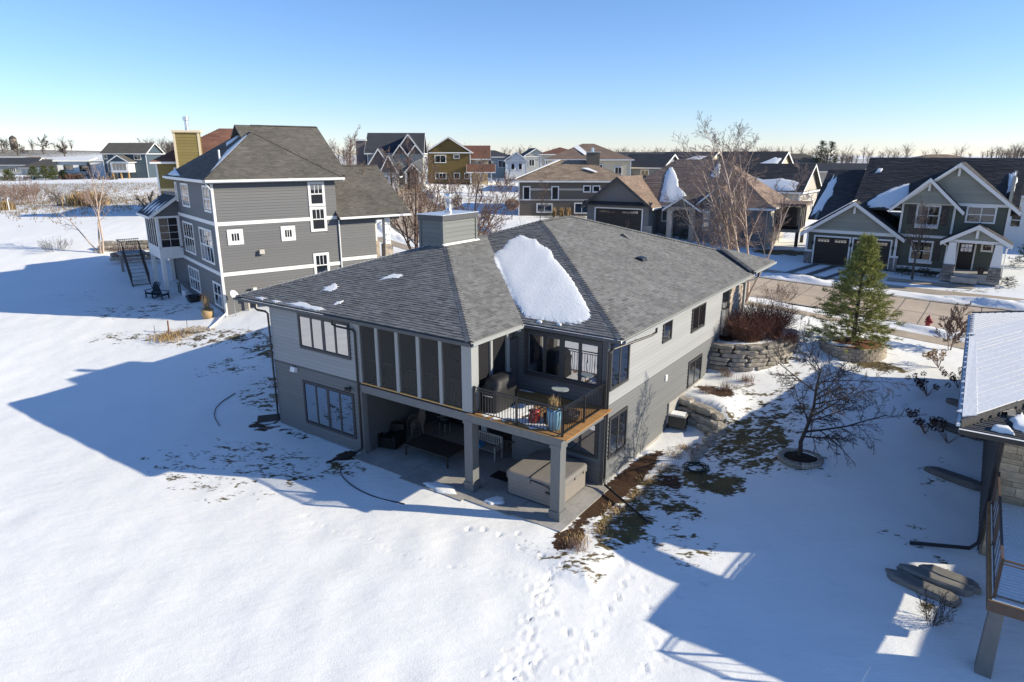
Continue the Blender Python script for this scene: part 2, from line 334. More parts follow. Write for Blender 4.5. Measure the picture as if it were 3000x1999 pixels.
# ------------------------------------------------------------------ ground masks (what lies bare of snow)
bare = np.zeros_like(XX); mul = np.zeros_like(XX); SS, TT = loc_st(XX, YY)
def blob(A, u, v, cu, cv, ru, rv, amt):
    r = np.hypot((u-cu)/ru, (v-cv)/rv); np.maximum(A, amt*sst(1.25, .35, r), out=A)
for a in [(1.2,-1.7,2.2,.7,.5),(3.6,9,3.0,3.4,.58),(5.6,8.6,2.2,1.8,.48),(2.9,11.3,1.6,1.5,.42),(6.5,10.5,2,2,.36),(3.1,5.6,2.0,1.4,.66),(2.6,3.4,1.9,1.3,.56),(1.7,1.1,1.4,1.8,.62),(3.6,1.2,2.2,1.8,.42),(3.3,16.6,1.4,2.4,.45),(4.5,15,2.5,2,.38),(2.8,13.2,2.4,1.8,.47),
          (6.6,18.7,2.4,1.1,.66),(4.4,20.4,2.,1.2,.5),(-12,-2.6,5.6,2.2,.455),(-8.8,-1.3,1.5,1,.5),(-17,2,4,3,.46),(-13.2,-4.5,6,2.6,.41),(1.7,2.6,1.3,6,.56),(9.9,10,1.,3,.42),(9.4,5.5,1.6,1.5,.38),(4.5,12,3,2,.47),(10.4,3.2,.8,2.6,.5)]:
    blob(bare, SS, TT, *a)
for a in [(-17,37.3,5,2.0,.52),(-15,33.5,4,2,.42),(-12.5,35.5,4.5,2.2,.56),(-22.5,38.3,5.5,1.8,.44),(-24.5,43.3,7,3.2,.43),(-31,47,6,3,.33),(-62,92,38,20,.47),(-45,78,16,8,.42),(-110,130,80,50,.5),(8,86,9,2.2,.6),(15.3,41.8,2.6,1.6,.62),
          (25,61,4.5,2.5,.72),(-330,430,260,70,.6),(-1,105,24,8,.5),(20,85,8,3,.5),(-3,78,5,4,.42),(33,46,5,1.2,.45),(12,47,5,1.,.5),(24,33.4,1.0,.8,.5),(300,400,900,300,.5),(-200,260,160,90,.56),(-280,350,120,40,.62),(-90,300,80,60,.55)]:
    blob(bare, XX, YY, *a)
for a in [(.55,3.6,.65,4.9,1.),(.7,-.6,.6,1.,1.),(1.15,12.1,1.35,.95,.85),(.3,17.6,2.3,2.9,.9),(1.9,4.6,.8,.9,.8),(-13,-.35,1.9,.35,.8),(-9.6,-.5,.7,.7,.9),(-15,-.8,1.,.5,.8)]:
    blob(mul, SS, TT, *a)
def patch_attr(me, nm, A): at = me.attributes.new(nm, 'FLOAT', 'POINT'); at.data.foreach_set('value', A.ravel().astype(np.float32))
def ground_mat():
    m = bpy.data.materials.new('snowy_ground'); m.use_nodes = True; n = m.node_tree.nodes; L = m.node_tree.links; b = n['Principled BSDF']
    tc = n.new('ShaderNodeTexCoord')
    def noise(s, d, st=None, dist=0.):
        o = tc.outputs['Object']
        if st: mp = n.new('ShaderNodeMapping'); mp.inputs['Scale'].default_value = st; L.new(o, mp.inputs[0]); o = mp.outputs[0]
        q = n.new('ShaderNodeTexNoise'); q.inputs['Scale'].default_value = s; q.inputs['Detail'].default_value = d; q.inputs['Distortion'].default_value = dist; L.new(o, q.inputs['Vector']); return q.outputs[0]
    def mth(op, a, c):
        q = n.new('ShaderNodeMath'); q.operation = op
        for i, v in enumerate((a, c)):
            if isinstance(v, (int, float)): q.inputs[i].default_value = v
            else: L.new(v, q.inputs[i])
        return q.outputs[0]
    def att(nm): q = n.new('ShaderNodeAttribute'); q.attribute_name = nm; return q.outputs['Fac']
    def rng(v, a, c): q = n.new('ShaderNodeMapRange'); q.inputs[1].default_value = a; q.inputs[2].default_value = c; L.new(v, q.inputs[0]); return q.outputs[0]
    nz = mth('ADD', mth('MULTIPLY', noise(1.9, 8, (.8,1.25,1), .5), .6), mth('MULTIPLY', noise(7.5, 5, (.7,1.3,1), .3), .45))
    bm = rng(mth('ADD', mth('MULTIPLY', att('bare'), .72), nz), .865, .93)
    mm = rng(mth('ADD', mth('MULTIPLY', att('mulch'), .62), nz), .86, .93)
    def mix(f, a, c):
        q = n.new('ShaderNodeMix'); q.data_type = 'RGBA'
        for i, v in ((0, f), (6, a), (7, c)):
            if isinstance(v, tuple): q.inputs[i].default_value = (*v, 1)
            else: L.new(v, q.inputs[i])
        return q.outputs[2]
    grass = mix(rng(noise(1.3, 4), .38, .62), (.13,.10,.04), (.055,.05,.028)); grass = mix(rng(noise(26, 4, (.6,1.5,1)), .45, .7), grass, (.24,.165,.07))
    mulc = mix(rng(noise(45, 3), .4, .65), (.035,.02,.013), (.12,.065,.035))
    snow = mix(rng(noise(.35, 4), .3, .7), (.83,.832,.80), (.865,.865,.835))
    c = mix(bm, snow, grass); c = mix(mm, c, mulc); L.new(c, b.inputs['Base Color'])
    cov = mth('MAXIMUM', bm, mm); b.inputs['Roughness'].default_value = .7; b.inputs['Specular IOR Level'].default_value = .15
    h = mth('ADD', mth('MULTIPLY', noise(2.6, 9, (.7,1.3,1)), .045), mth('MULTIPLY', noise(22, 4), .012))
    h = mth('ADD', h, mth('MULTIPLY', cov, -.035)); h = mth('ADD', h, mth('MULTIPLY', mth('MULTIPLY', noise(60, 4), cov), .05))
    bp = n.new('ShaderNodeBump'); bp.inputs['Strength'].default_value = .6; bp.inputs['Distance'].default_value = 1.; L.new(h, bp.inputs['Height']); L.new(bp.outputs[0], b.inputs['Normal'])
    return m
X['ground'] = ground_mat()
ny, nx = XX.shape
me = bpy.data.meshes.new('ground'); idx = np.arange(nx*ny).reshape(ny, nx)
q = np.stack([idx[:-1,:-1], idx[:-1,1:], idx[1:,1:], idx[1:,:-1]], -1).reshape(-1, 4)
me.vertices.add(nx*ny); me.vertices.foreach_set('co', np.stack([XX, YY, ZZ], -1).ravel().astype(np.float32))
me.loops.add(q.size); me.loops.foreach_set('vertex_index', q.ravel().astype(np.int32)); me.polygons.add(len(q))
me.polygons.foreach_set('loop_start', np.arange(0, q.size, 4, dtype=np.int32)); me.polygons.foreach_set('use_smooth', np.ones(len(q), bool))
me.update(calc_edges=True); me.validate(); me.materials.append(X['ground']); patch_attr(me, 'bare', bare); patch_attr(me, 'mulch', mul)
tag(link('ground', me), 'snow covered lawns with bare grass patches', kind='structure')
# ------------------------------------------------------------------ streets
X['road'] = M('concrete_street', (.46,.375,.285), .85, .1, .35, .15, 20, fine=.1, fscale=2.5)
X['walk'] = M('concrete_sidewalk', (.40,.335,.255), .85, .12, .8, .15, 20, fine=.1, fscale=4)
X['drive'] = M('wet_driveway', (.14,.13,.12), .6, .2, 1.0, .1, 20)
def resample(p, d):
    o = []
    for (xa, ya), (xb, yb) in zip(p, p[1:]):
        n = max(1, int(math.hypot(xb-xa, yb-ya)/d)); o += [(xa+(xb-xa)*k/n, ya+(yb-ya)*k/n) for k in range(n)]
    return o+[p[-1]]
def smooth(p, it=3):
    for _ in range(it): p = [p[0]]+[v for a, c in zip(p, p[1:]) for v in ((a[0]*.75+c[0]*.25, a[1]*.75+c[1]*.25), (a[0]*.25+c[0]*.75, a[1]*.25+c[1]*.75))]+[p[-1]]
    return p
def normals(p):
    o = []
    for i in range(len(p)):
        a, c = p[max(i-1, 0)], p[min(i+1, len(p)-1)]; d = math.hypot(c[0]-a[0], c[1]-a[1]) or 1; o.append((-(c[1]-a[1])/d, (c[0]-a[0])/d))
    return o
def strip(name, path, o0, o1, h, mat, parent=None, cross=8, prof=None, jit=0., seed=1, step=.8, sm=3):
    p = resample(smooth(path, sm), step); nn = normals(p); b = MB(); r = random.Random(seed); xs = []; ys = []
    for (x, y), (nx_, ny_) in zip(p, nn):
        for k in range(cross+1):
            o = o0+(o1-o0)*k/cross; xs.append(x+nx_*o); ys.append(y+ny_*o)
    zz = ground(xs, ys); k1 = cross+1; ph = [r.uniform(0, 6) for _ in range(8)]
    for i in range(len(p)):
        for k in range(k1):
            j = i*k1+k; u = k/cross; z = zz[j]+h
            if prof: z += prof*math.sin(math.pi*u)**1.3*max(.15, .55+.3*math.sin(i*step*.55+ph[0])+.3*math.sin(i*step*.21+ph[1])+.18*math.sin(i*step*1.7+ph[2]+k)+r.gauss(0, .1))-.03
            b.v.append((xs[j]+(r.gauss(0, jit) if jit else 0), ys[j]+(r.gauss(0, jit) if jit else 0), z))
    for i in range(len(p)-1):
        for k in range(cross): b.f.append((i*k1+k, i*k1+k+1, (i+1)*k1+k+1, (i+1)*k1+k)[::-1]); b.m.append(0); b.a.append(0)
    return b.build(name, mat, parent, smooth=True)
tag(strip('street', ST, -3.9, 3.9, .03, X['road'], cross=14), 'pale tan concrete street curving past the houses', kind='structure')
for o0, o1 in ((-4.25,-3.9),(3.9,4.25)):
    tag(strip('kerb', ST, o0, o1, .07, X['conc'], cross=2), 'low concrete kerb along the street', kind='structure')
ST2 = ST[:6]
tag(strip('sidewalk', ST[:8], 6.0, 7.4, .02, X['walk'], cross=4), 'tan concrete sidewalk on the near side of the street', kind='structure')
tag(strip('sidewalk', ST[:6], -7.3, -6.0, .02, X['walk'], cross=4), 'tan concrete sidewalk in front of the green house', kind='structure')
for i, (o0, o1, hh, lab) in enumerate(((4.15,6.0,.34,'ploughed snow bank on the near verge of the street'),(-6.1,-4.1,.5,'ploughed snow bank on the far verge of the street'))):
    tag(strip('snow_bank', ST, o0, o1, .02, X['snow'], cross=9, prof=hh, jit=.03, seed=5+i, step=.35), lab, 'snow bank', kind='stuff')

b = MB(); pj = resample(smooth(ST, 3), 4.6); nj = normals(pj); zc = None
for (x, y), (nx_, ny_) in zip(pj, nj):
    if y > 90: continue
    ox = [-3.85+k*.55 for k in range(15)]; zq = ground([x+nx_*o for o in ox], [y+ny_*o for o in ox])+.036
    for k in range(14):
        for_ = [(x+nx_*ox[k], y+ny_*ox[k], zq[k]), (x+nx_*ox[k+1], y+ny_*ox[k+1], zq[k+1])]; tx, ty = -ny_*.03, nx_*.03
        b.poly([for_[0], for_[1], (for_[1][0]+ny_*.05, for_[1][1]-nx_*.05, for_[1][2]), (for_[0][0]+ny_*.05, for_[0][1]-nx_*.05, for_[0][2])])
tag(b.build('street_joints', X['drive']), 'dark joints across the concrete street', kind='structure')
tag(strip('street_joint', ST[2:9], -.03, .03, .036, X['drive'], cross=1), 'dark joint along the middle of the street', kind='structure')
# ------------------------------------------------------------------ house building kit
def wall(parent, O, ang, L, z0, z1, mat, opens=(), expo=.165, thick=.2, boards=True, name='wall', top=None, proud=.034, core=None, label=None):
    """wall slab running L along ang from O, outward = right of ang; clapboards as sub-parts. top: list of (u,z) for a gable outline above z1"""
    b = MB(); outl = [(0,z0),(L,z0)]+([(L,z1)] if not top else [])+(top or [])+([(0,z1)] if not top else [])
    b.prism([(u, 0, z) for u, z in outl], (0, thick, 0))
    w_ = b.build(name, core or mat, parent, loc=(O[0], O[1], 0), rz=ang)
    if label: w_['label'] = label
    if not boards: return w_
    def span(z):
        if not top or z < z1: return 0, L
        us = []
        P = outl
        for (ua, za), (ub_, zb) in zip(P, P[1:]+P[:1]):
            if (za-z)*(zb-z) <= 0 and za != zb: us.append(ua+(ub_-ua)*(z-za)/(zb-za))
        return (min(us), max(us)) if len(us) > 1 else (0, 0)
    zt = max(z for u, z in outl); n = int(math.ceil((zt-z0)/expo)); me = unit('wedge', mat)
    for i in range(n):
        a, c = z0+i*expo, min(z0+(i+1)*expo, zt); u0, u1 = span(min(c, zt-.01)) if top else (0, L); iv = [(u0, u1)]
        for (o0, o1, p0, p1) in opens:
            if p0 < c-.01 and p1 > a+.01: iv = [q for (x0, x1) in iv for q in (((x0, min(x1, o0)), (max(x0, o1), x1)))]
            iv = [q for q in iv if q[1]-q[0] > .03]
        for x0, x1 in iv:
            if c-a > .02: link('siding_board', me, w_, (x0, 0, a+.012), 0, (x1-x0, proud, c-a-.012))
    return w_
def window(parent, O, ang, u0, u1, z0, z1, cols=1, rows=1, fmat=None, trim=.09, pmat=None, mull=.05, sash=None, name='window', proud=.07, tmat=None, label=None, heavy=()):
    """casing and frame as the part, each pane its own sub-part"""
    fmat = fmat or X['frame_dark']; pmat = pmat or X['glass']; tmat = tmat or fmat; b = MB()
    wd, ht = u1-u0, z1-z0; t = trim
    b.box(0,wd,-proud,.0,0,t); b.box(0,wd,-proud,.0,ht-t,ht); b.box(0,t,-proud,0,t,ht-t); b.box(wd-t,wd,-proud,0,t,ht-t)
    iw, ih = wd-2*t, ht-2*t; cw, rh = iw/cols, ih/rows
    for c in range(1, cols):
        m_ = mull*1.6 if c in heavy else mull
        b.box(t+c*cw-m_/2, t+c*cw+m_/2, -proud+.012, 0, t, ht-t)
    for r_ in range(1, rows): b.box(t, wd-t, -proud+.016, 0, t+r_*rh-mull/2, t+r_*rh+mull/2)
    o = b.build(name, tmat, parent, loc=(O[0]+math.cos(ang)*u0, O[1]+math.sin(ang)*u0, z0), rz=ang)
    if label: o['label'] = label
    for c in range(cols):
        for r_ in range(rows):
            ub('pane', pmat, o, (t+(c+.5)*cw, -.036, t+(r_+.5)*rh), (cw-mull*.9, .012, rh-mull*.9))
    return o
def trim_box(parent, name, mat, O, ang, u0, u1, z0, z1, proud=.045):
    c = math.cos(ang); s = math.sin(ang); um = (u0+u1)/2
    return ub(name, mat, parent, (O[0]+c*um+s*proud/2, O[1]+s*um-c*proud/2, (z0+z1)/2), (u1-u0, proud, z1-z0), ang)
class Roof:
    def __init__(s, mat, seed=1): s.slab = MB(); s.tabs = MB(); s.mat = mat; s.r = random.Random(seed); s.list = []
    def face(s, pts, expo=.145, wid=(.18,.42), thick=.1, tabs=True, lift=0., soff=1):
        """pts: coplanar polygon, first edge is the eave, counter-clockwise seen from above"""
        P = [Vector(p)+Vector((0,0,lift)) for p in pts]; s.slab.prism(P, (0,0,-thick))
        if not tabs: return
        u = (P[1]-P[0]).normalized(); n = Vector((0,0,0))
        for i in range(1, len(P)-1): n += (P[i]-P[0]).cross(P[i+1]-P[0])
        n.normalize(); v = n.cross(u)
        q = [((p-P[0]).dot(u), (p-P[0]).dot(v)) for p in P]; vmax = max(y for x, y in q); k = 0
        while k*expo < vmax-.02:
            v0, v1 = k*expo, min((k+1)*expo, vmax); vm = (v0+v1)/2; xs = []
            for (xa, ya), (xb, yb) in zip(q, q[1:]+q[:1]):
                if (ya-vm)*(yb-vm) < 0: xs.append(xa+(xb-xa)*(vm-ya)/(yb-ya))
            xs.sort()
            for j in range(0, len(xs)-1, 2):
                x = xs[j]
                while x < xs[j+1]-.01:
                    x1 = min(x+s.r.uniform(*wid), xs[j+1])
                    s.list.append((P[0], u, v, n, x, x1, v0, v1, s.r.choice((.012,.016,.024)), s.r.choice((.1,.3,.45,.55,.7,.95))*.8+s.r.random()*.2)); x = x1
            k += 1
    def build(s, parent, name='roof', label=None, near=0, objmat=None, root=None):
        ro = s.slab.build(name, s.mat, parent)
        if label: ro['label'] = label
        L = s.list
        if near:
            mw = root; cp = Vector((0,0,CAM_H)); key = []
            for i, t in enumerate(L):
                p = mw @ (t[0]+t[1]*(t[4]+t[5])/2+t[2]*t[6]); key.append(((p-cp).length/max(.05, t[5]-t[4])**.5, i))
            pick = set(i for d, i in sorted(key)[:near]); b = MB(); b.faces([(0,0,1),(1,0,1),(1,1,.1),(0,1,.1),(0,0,0),(1,0,0)], [(0,1,2,3),(4,5,1,0)]); um = b.mesh('shingle', objmat)
            for i in pick:
                p0, u, v, n, x0, x1, v0, v1, th, sh = L[i]
                o = bpy.data.objects.new('shingle', um); col.objects.link(o); o.parent = ro
                m4 = Matrix.Identity(4)
                for a_, vec in enumerate((u*(x1-x0-.004), v*(v1-v0), n*(th+.004))):
                    for r_ in range(3): m4[r_][a_] = vec[r_]
                m4.translation = p0+u*x0+v*v0+n*.001; o.matrix_local = m4
            L = [t for i, t in enumerate(L) if i not in pick]
        B = s.tabs
        for p0, u, v, n, x0, x1, v0, v1, th, sh in L:
            a = p0+u*x0+v*v0; c = p0+u*(x1-.003)+v*v0; d = p0+u*(x1-.003)+v*(v1+.02); e = p0+u*x0+v*(v1+.02); h = n*(th+.004)
            B.faces([a+h, c+h, d+n*.002, e+n*.002, a, c], [(0,1,2,3),(4,5,1,0)], 0, sh)
        if L: tag(B.build('shingles', s.mat, ro, attr='shade'), kind='stuff')
        return ro
def ridge_cap(parent, p, q, mat, w=.16, seed=1, name='ridge_cap'):
    p = Vector(p); q = Vector(q); d = q-p; n = max(1, int(d.length/.2)); b = MB(); r = random.Random(seed); dd = d.normalized(); x = dd.cross(Vector((0,0,1))).normalized()
    for i in range(n):
        a = p+d*(i/n); c = p+d*((i+1)/n)+dd*.03; sh = r.random(); up = Vector((0,0,.02)); lo = Vector((0,0,-w*.27)); e = Vector((0,0,.03))
        b.faces([a+up+e, a-x*w+lo+e, c-x*w+lo+up, c+up, a+x*w+lo+e, c+x*w+lo+up], [(0,1,2,3),(4,0,3,5)], 0, sh)
    return b.build(name, mat, parent, attr='shade')
def gutter(parent, p, q, out, mat, snow=False, w=.12, h=.11, name='gutter'):
    p = Vector(p); q = Vector(q); o = Vector(out).normalized(); up = Vector((0,0,1)); b = MB()
    def pl(a0, a1, z0, z1): b.prism([p+o*a0+up*z0, p+o*a1+up*z0, p+o*a1+up*z1, p+o*a0+up*z1], q-p)
    pl(0,.012,-h,0); pl(w-.012,w,-h,.0); pl(.012,w-.012,-h,-h+.012)
    g = b.build(name, mat, parent)
    if snow:
        b = MB(); b.prism([p+o*.014+up*(-h+.014), p+o*(w-.014)+up*(-h+.014), p+o*(w-.014)-up*.02, p+o*.014-up*.012], q-p); b.build('gutter_snow', X['snow'], g)
    return g
def snow_patch(name, outline, plane, parent, thick=.12, rag=.06, seed=1, label=None, rings=9, sub=5, rise=5):
    """melting snow lying on a roof plane: plane(s,t)->z"""
    r = random.Random(seed); n = len(outline); pts = []
    for i in range(n):
        a, c = outline[i], outline[(i+1) % n]
        for k in range(sub): t = k/sub; pts.append((a[0]+(c[0]-a[0])*t, a[1]+(c[1]-a[1])*t))
    cx = sum(p[0] for p in pts)/len(pts); cy = sum(p[1] for p in pts)/len(pts); b = MB(); m = len(pts)
    jit = [1+r.gauss(0, rag) for _ in pts]
    for j in range(rings+1):
        f = (j/rings)**.75; h = thick*(1-f**rise)
        for i, (x, y) in enumerate(pts):
            e = max(0, (j-rings+3)/3) if rings > 8 else f**4; g = f*(1+(jit[i]-1)*e); X_, Y_ = cx+(x-cx)*g, cy+(y-cy)*g
            b.v.append((X_, Y_, plane(X_, Y_)+.02+h*(1+.10*math.sin(X_*2.3+.7)*math.sin(Y_*1.9)+.05*math.sin(X_*5.1+Y_*1.3)) if j < rings else plane(X_, Y_)+.004))
    for j in range(rings):
        for i in range(m): b.f.append((j*m+i, j*m+(i+1) % m, (j+1)*m+(i+1) % m, (j+1)*m+i)); b.m.append(0); b.a.append(0)
    b.f = [f[::-1] for f in b.f]
    return b.build(name, X['snow'], parent, smooth=True)
def downspout(parent, pts, r=.045, mat=None): b = MB(); b.tube(pts, r, 8); return b.build('downspout', mat or X['black'], parent, smooth=False)
# ------------------------------------------------------------------ main house (local frame s,t,z)
H = thing('house', 'grey hip roofed house with screened porch and deck in the middle', 'house', (KX,KY,0), TH)
mworld = Matrix.Translation((KX,KY,0)) @ Matrix.Rotation(TH, 4, 'Z')
ZF = 3.05; ZE = 5.7; m3 = 1/3
# walls: left block facing the camera
UW = (1.9,4.97,3.92,5.42); LWn = (1.86,4.97,.57,2.5)
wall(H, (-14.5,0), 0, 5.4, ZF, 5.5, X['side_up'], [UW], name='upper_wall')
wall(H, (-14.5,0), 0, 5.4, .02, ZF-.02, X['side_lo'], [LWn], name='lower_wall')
window(H, (-14.5,0), 0, *UW, cols=4, fmat=X['frame_dark'], pmat=X['glass_m'], trim=.1, mull=.10, heavy=(2,), label='row of four tall panes reflecting pale snow')
window(H, (-14.5,0), 0, *LWn, cols=4, fmat=X['frame_dark'], pmat=X['glass_m'], trim=.1, mull=.09, heavy=(2,))
trim_box(H, 'belt_trim', X['trim_dark'], (-14.5,0), 0, 0, 5.4, ZF-.03, ZF+.03, .042)
# right long wall
RO = [(.18,1.72,3.6,5.4),(4.9,5.85,4.25,5.2),(8.25,10.0,3.95,5.13)]; RL = [(.28,1.78,.93,2.55),(8.28,10.05,1.2,2.57)]
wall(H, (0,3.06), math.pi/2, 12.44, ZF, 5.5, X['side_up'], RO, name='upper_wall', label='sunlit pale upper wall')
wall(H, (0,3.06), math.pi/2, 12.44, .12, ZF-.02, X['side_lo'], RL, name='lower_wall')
for i, o in enumerate(RO): window(H, (0,3.06), math.pi/2, *o, cols=1 if i == 1 else 2, fmat=X['frame_dark'], trim=.09, mull=.08)
for o in RL: window(H, (0,3.06), math.pi/2, *o, cols=2, fmat=X['frame_dark'], trim=.09, mull=.08, pmat=X['glass'])
trim_box(H, 'belt_trim', X['side_lo'], (0,3.06), math.pi/2, 0, 12.44, ZF-.03, ZF+.03, .042)
ub('foundation', X['conc'], H, (.0,9.4,-.2), (.06,12.7,.62))
b = MB(); b.box(.005,.1,9.05,13.3,.3,1.32); b.build('foundation', X['conc'], H)
# wall with the deck windows, and the one under the deck
DW = (.60,3.82,3.68,5.44); UD = (2.3,3.78,1.02,2.42); UD2 = (.55,1.95,1.02,2.42)
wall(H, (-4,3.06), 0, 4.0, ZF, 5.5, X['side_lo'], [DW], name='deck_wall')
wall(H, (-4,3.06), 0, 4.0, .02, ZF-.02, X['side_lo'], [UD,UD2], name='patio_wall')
window(H, (-4,3.06), 0, *DW, cols=4, fmat=X['frame_dark'], pmat=X['glass_m'], trim=.13, mull=.13, heavy=(2,))
window(H, (-4,3.06), 0, *UD, cols=2, fmat=X['frame_dark'], pmat=X['glass_m'], trim=.1, mull=.1)
window(H, (-4,3.06), 0, *UD2, cols=2, fmat=X['frame_dark'], pmat=X['glass_m'], trim=.1, mull=.1)
trim_box(H, 'corner_trim', X['trim_dark'], (-4,3.06), 0, 3.9, 4.03, .1, 5.5, .05)
# hidden sides
for nm, x0, x1, y0, y1, z0, z1 in (('wall',-14.5,-14.3,.2,21.4,0,5.5),('wall',-14.3,-.4,21.2,21.4,0,5.5),('entry_wall',-1.9,-1.7,15.5,21.2,2.4,5.5),('entry_wall',-1.7,0,15.5,15.7,2.4,5.5)):
    b = MB(); b.box(x0,x1,y0,y1,z0,z1); b.build(nm, X['side_up'], H)
# screened porch room
b = MB(); b.box(-9.1,-3.75,.12,4.3,2.98,3.06); b.build('porch_floor', X['deck'], H)
b = MB(); b.box(-9.1,-3.75,.12,4.3,5.42,5.48); b.build('porch_ceiling', X['beam'], H)
b = MB(); b.box(-9.1,-3.75,4.3,4.45,0,5.48); b.build('porch_back_wall', X['trim_dark'], H)  # back and side wall in charcoal: deeper shade of the recess put into the colour
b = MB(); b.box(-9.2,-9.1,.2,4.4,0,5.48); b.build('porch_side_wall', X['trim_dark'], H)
window(H, (-9.1,4.3), 0, .9, 2.7, ZF+.05, 5.15, cols=2, pmat=X['glass_d'], trim=.1, name='patio_door')
window(H, (-9.1,4.3), 0, 3.4, 4.9, 3.8, 5.2, cols=2, pmat=X['glass_d'], trim=.1)
window(H, (-9.1,4.3), 0, .5, 2.6, .06, 2.3, cols=2, pmat=X['glass_d'], trim=.1, name='patio_door')
window(H, (-9.1,4.3), 0, 3.0, 5.0, .06, 2.3, cols=2, pmat=X['glass_d'], trim=.1, name='patio_door')
ub('curtain', M('curtain_white',(.6,.62,.62)), H, (-6.25,4.2,1.2), (.3,.05,2.2))
posts = [-9.1,-8.19,-7.15,-6.1,-5.04,-3.95]; pw = [(-9.32,-9.02),(-8.19,-8.05),(-7.15,-7.0),(-6.1,-5.95),(-5.04,-4.9),(-3.98,-3.55)]
for i, (a, c) in enumerate(pw):
    ub('porch_post', X['post_light'], H, ((a+c)/2, .06 if i < 5 else .16, (ZF+5.5)/2), (c-a, .14 if i < 5 else .4, 5.5-ZF))
for i in range(5):
    a, c = pw[i][1], pw[i+1][0]
    ub('screen_panel', X['screen'], H, ((a+c)/2, .05, (ZF+5.45)/2), (c-a, .006, 5.4-ZF))
    rl = MB(); rl.box(a, c, .16, .2, 3.98, 4.03); rl.box(a, c, .16, .2, 3.13, 3.17)
    k = a+.06
    while k < c-.03: rl.box(k-.009, k+.009, .17, .19, 3.17, 3.98); k += .105
    rl.build('porch_railing', X['black'], H)
b = MB(); b.box(-9.1,-3.95,-.01,.11,ZF-.01,ZF+.04); b.build('porch_sill', X['cedar'], H)
# porch side towards the deck: screens and door
for t0, t1 in ((.36,1.25),(1.37,2.25)): ub('screen_panel', X['screen_d'], H, (-3.76,(t0+t1)/2,4.3), (.006,t1-t0,2.2))
for t0, t1 in ((1.25,1.37),(2.25,2.42),(3.28,3.06+.25)): ub('porch_post', X['post_light'], H, (-3.74,(t0+t1)/2,4.28), (.12,t1-t0,2.4))
wall(H, (-3.7,.36), math.pi/2, 1.9, ZF, 3.75, X['side_lo'], name='porch_kneewall', thick=.1)
d = ub('door', X['trim_dark'], H, (-3.73,2.74,4.08), (.05,.74,2.0)); d['label'] = 'dark grey door from porch to deck'
b = MB(); b.box(-.6,.6,-.47,-.42,-.02,.02); b.tube([(0.9,-.43,-.06),(2.0,-.43,-.06),(2.0,-.36,-.06)], .02, 6); b.build('door_handle', X['galv'], d)
# soffits and fascia
sf = MB()
for x0, x1, y0, y1 in ((-16.3,-3.4,-.25,.0),(-3.55,-3.4,0,3.1),(-4,.55,2.9,3.06),(0,.5,2.9,22.6),(-16.3,-14.5,0,22.6)): sf.box(x0,x1,y0,y1,5.50,5.54)
sf.build('soffit', X['trim_dark'], H)
for p, q_ in (((-16.32,-.26),(-3.42,-.26)),((-3.42,-.26),(-3.42,2.9)),((-3.42,2.9),(.56,2.9)),((.56,2.9),(.56,22.7)),((-16.32,-.26),(-16.32,22.6))):
    b = MB(); b.bar((p[0],p[1],5.6),(q_[0],q_[1],5.6),.03,.2); b.build('fascia', X['trim_dark'], H)
# roof
rf = Roof(X['shing'], 7)
A_ = (-3.36,-.30,ZE); L_ = (-16.4,-.30,ZE); V_ = (-3.36,2.85,ZE); B_ = (.62,2.85,ZE); AP = (-9.88,6.22,ZE+6.52/3); VR = (-9.88,9.37,ZE+6.52/3)
SU = (-7.98,11.27,ZE+8.42/3); J_ = (-6.9,10.37,ZE+7.52/3)
rf.face([L_, A_, AP]); rf.face([A_, V_, VR, AP]); rf.face([V_, B_, J_, SU, VR])
C1 = (.62,18.3,ZE); rf.face([B_, C1, J_], lift=.012)
q2 = lambda s: ZE+(.5-s)/3
E_ = (.5,22.85,ZE); RE = (-8.0,14.35,q2(-8.0)); rf.face([(.5,3.2,ZE), E_, RE, (-8.0,11.3,q2(-8.))], lift=-.03)
rf.face([(-16.4,22.75,ZE), L_, AP, VR, SU, RE], tabs=False); rf.face([E_, (-16.4,22.75,ZE), RE], tabs=False)
rf.face([(.62,18.62,ZE+.1), (.62,22.95,ZE+.1), (-1.72,20.45,q2(-1.72)+.2)], lift=.0)
roof = rf.build(H, label='charcoal shingle hip roof with melting snow', near=300, objmat=X['shing_obj'], root=mworld)
b = MB(); b.poly([(.62,18.62,ZE+.1),(-1.72,20.45,q2(-1.72)+.2),(-1.78,20.3,q2(-1.78)),(.5,18.45,ZE+.02)]); b.build('roof_return', X['trim_dark'], roof)
for i, (p, q_) in enumerate(((A_,AP),(L_,AP),(B_,J_),(J_,SU),(VR,SU),(AP,VR),(SU,RE),(E_,RE),((.62,18.62,ZE+.1),(-1.72,20.45,q2(-1.72)+.2)))):
    ridge_cap(roof, p, q_, X['shing'], seed=i)
# small front gable peeping over the far slope
b = MB(); zz = q2(-5.2); b.prism([(-5.9,14.9,zz-.2),(-4.5,14.9,zz-.35),(-5.2,14.9,zz+.13)], (0,2.2,-.5)); b.build('dormer', X['shing'], roof, attr='shade')
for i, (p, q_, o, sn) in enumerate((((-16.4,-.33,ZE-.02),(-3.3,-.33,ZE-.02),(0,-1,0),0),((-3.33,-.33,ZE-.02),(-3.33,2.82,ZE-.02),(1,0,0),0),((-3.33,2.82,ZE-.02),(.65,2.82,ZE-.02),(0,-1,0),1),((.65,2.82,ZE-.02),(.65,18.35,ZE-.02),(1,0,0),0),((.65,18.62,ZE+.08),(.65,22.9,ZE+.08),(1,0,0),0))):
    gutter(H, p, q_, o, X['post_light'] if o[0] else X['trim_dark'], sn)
b = MB(); b.box(-15.9,-10.6,-.43,-.345,ZE-.1,ZE-.035); b.build('gutter_snow', X['snow'], H)
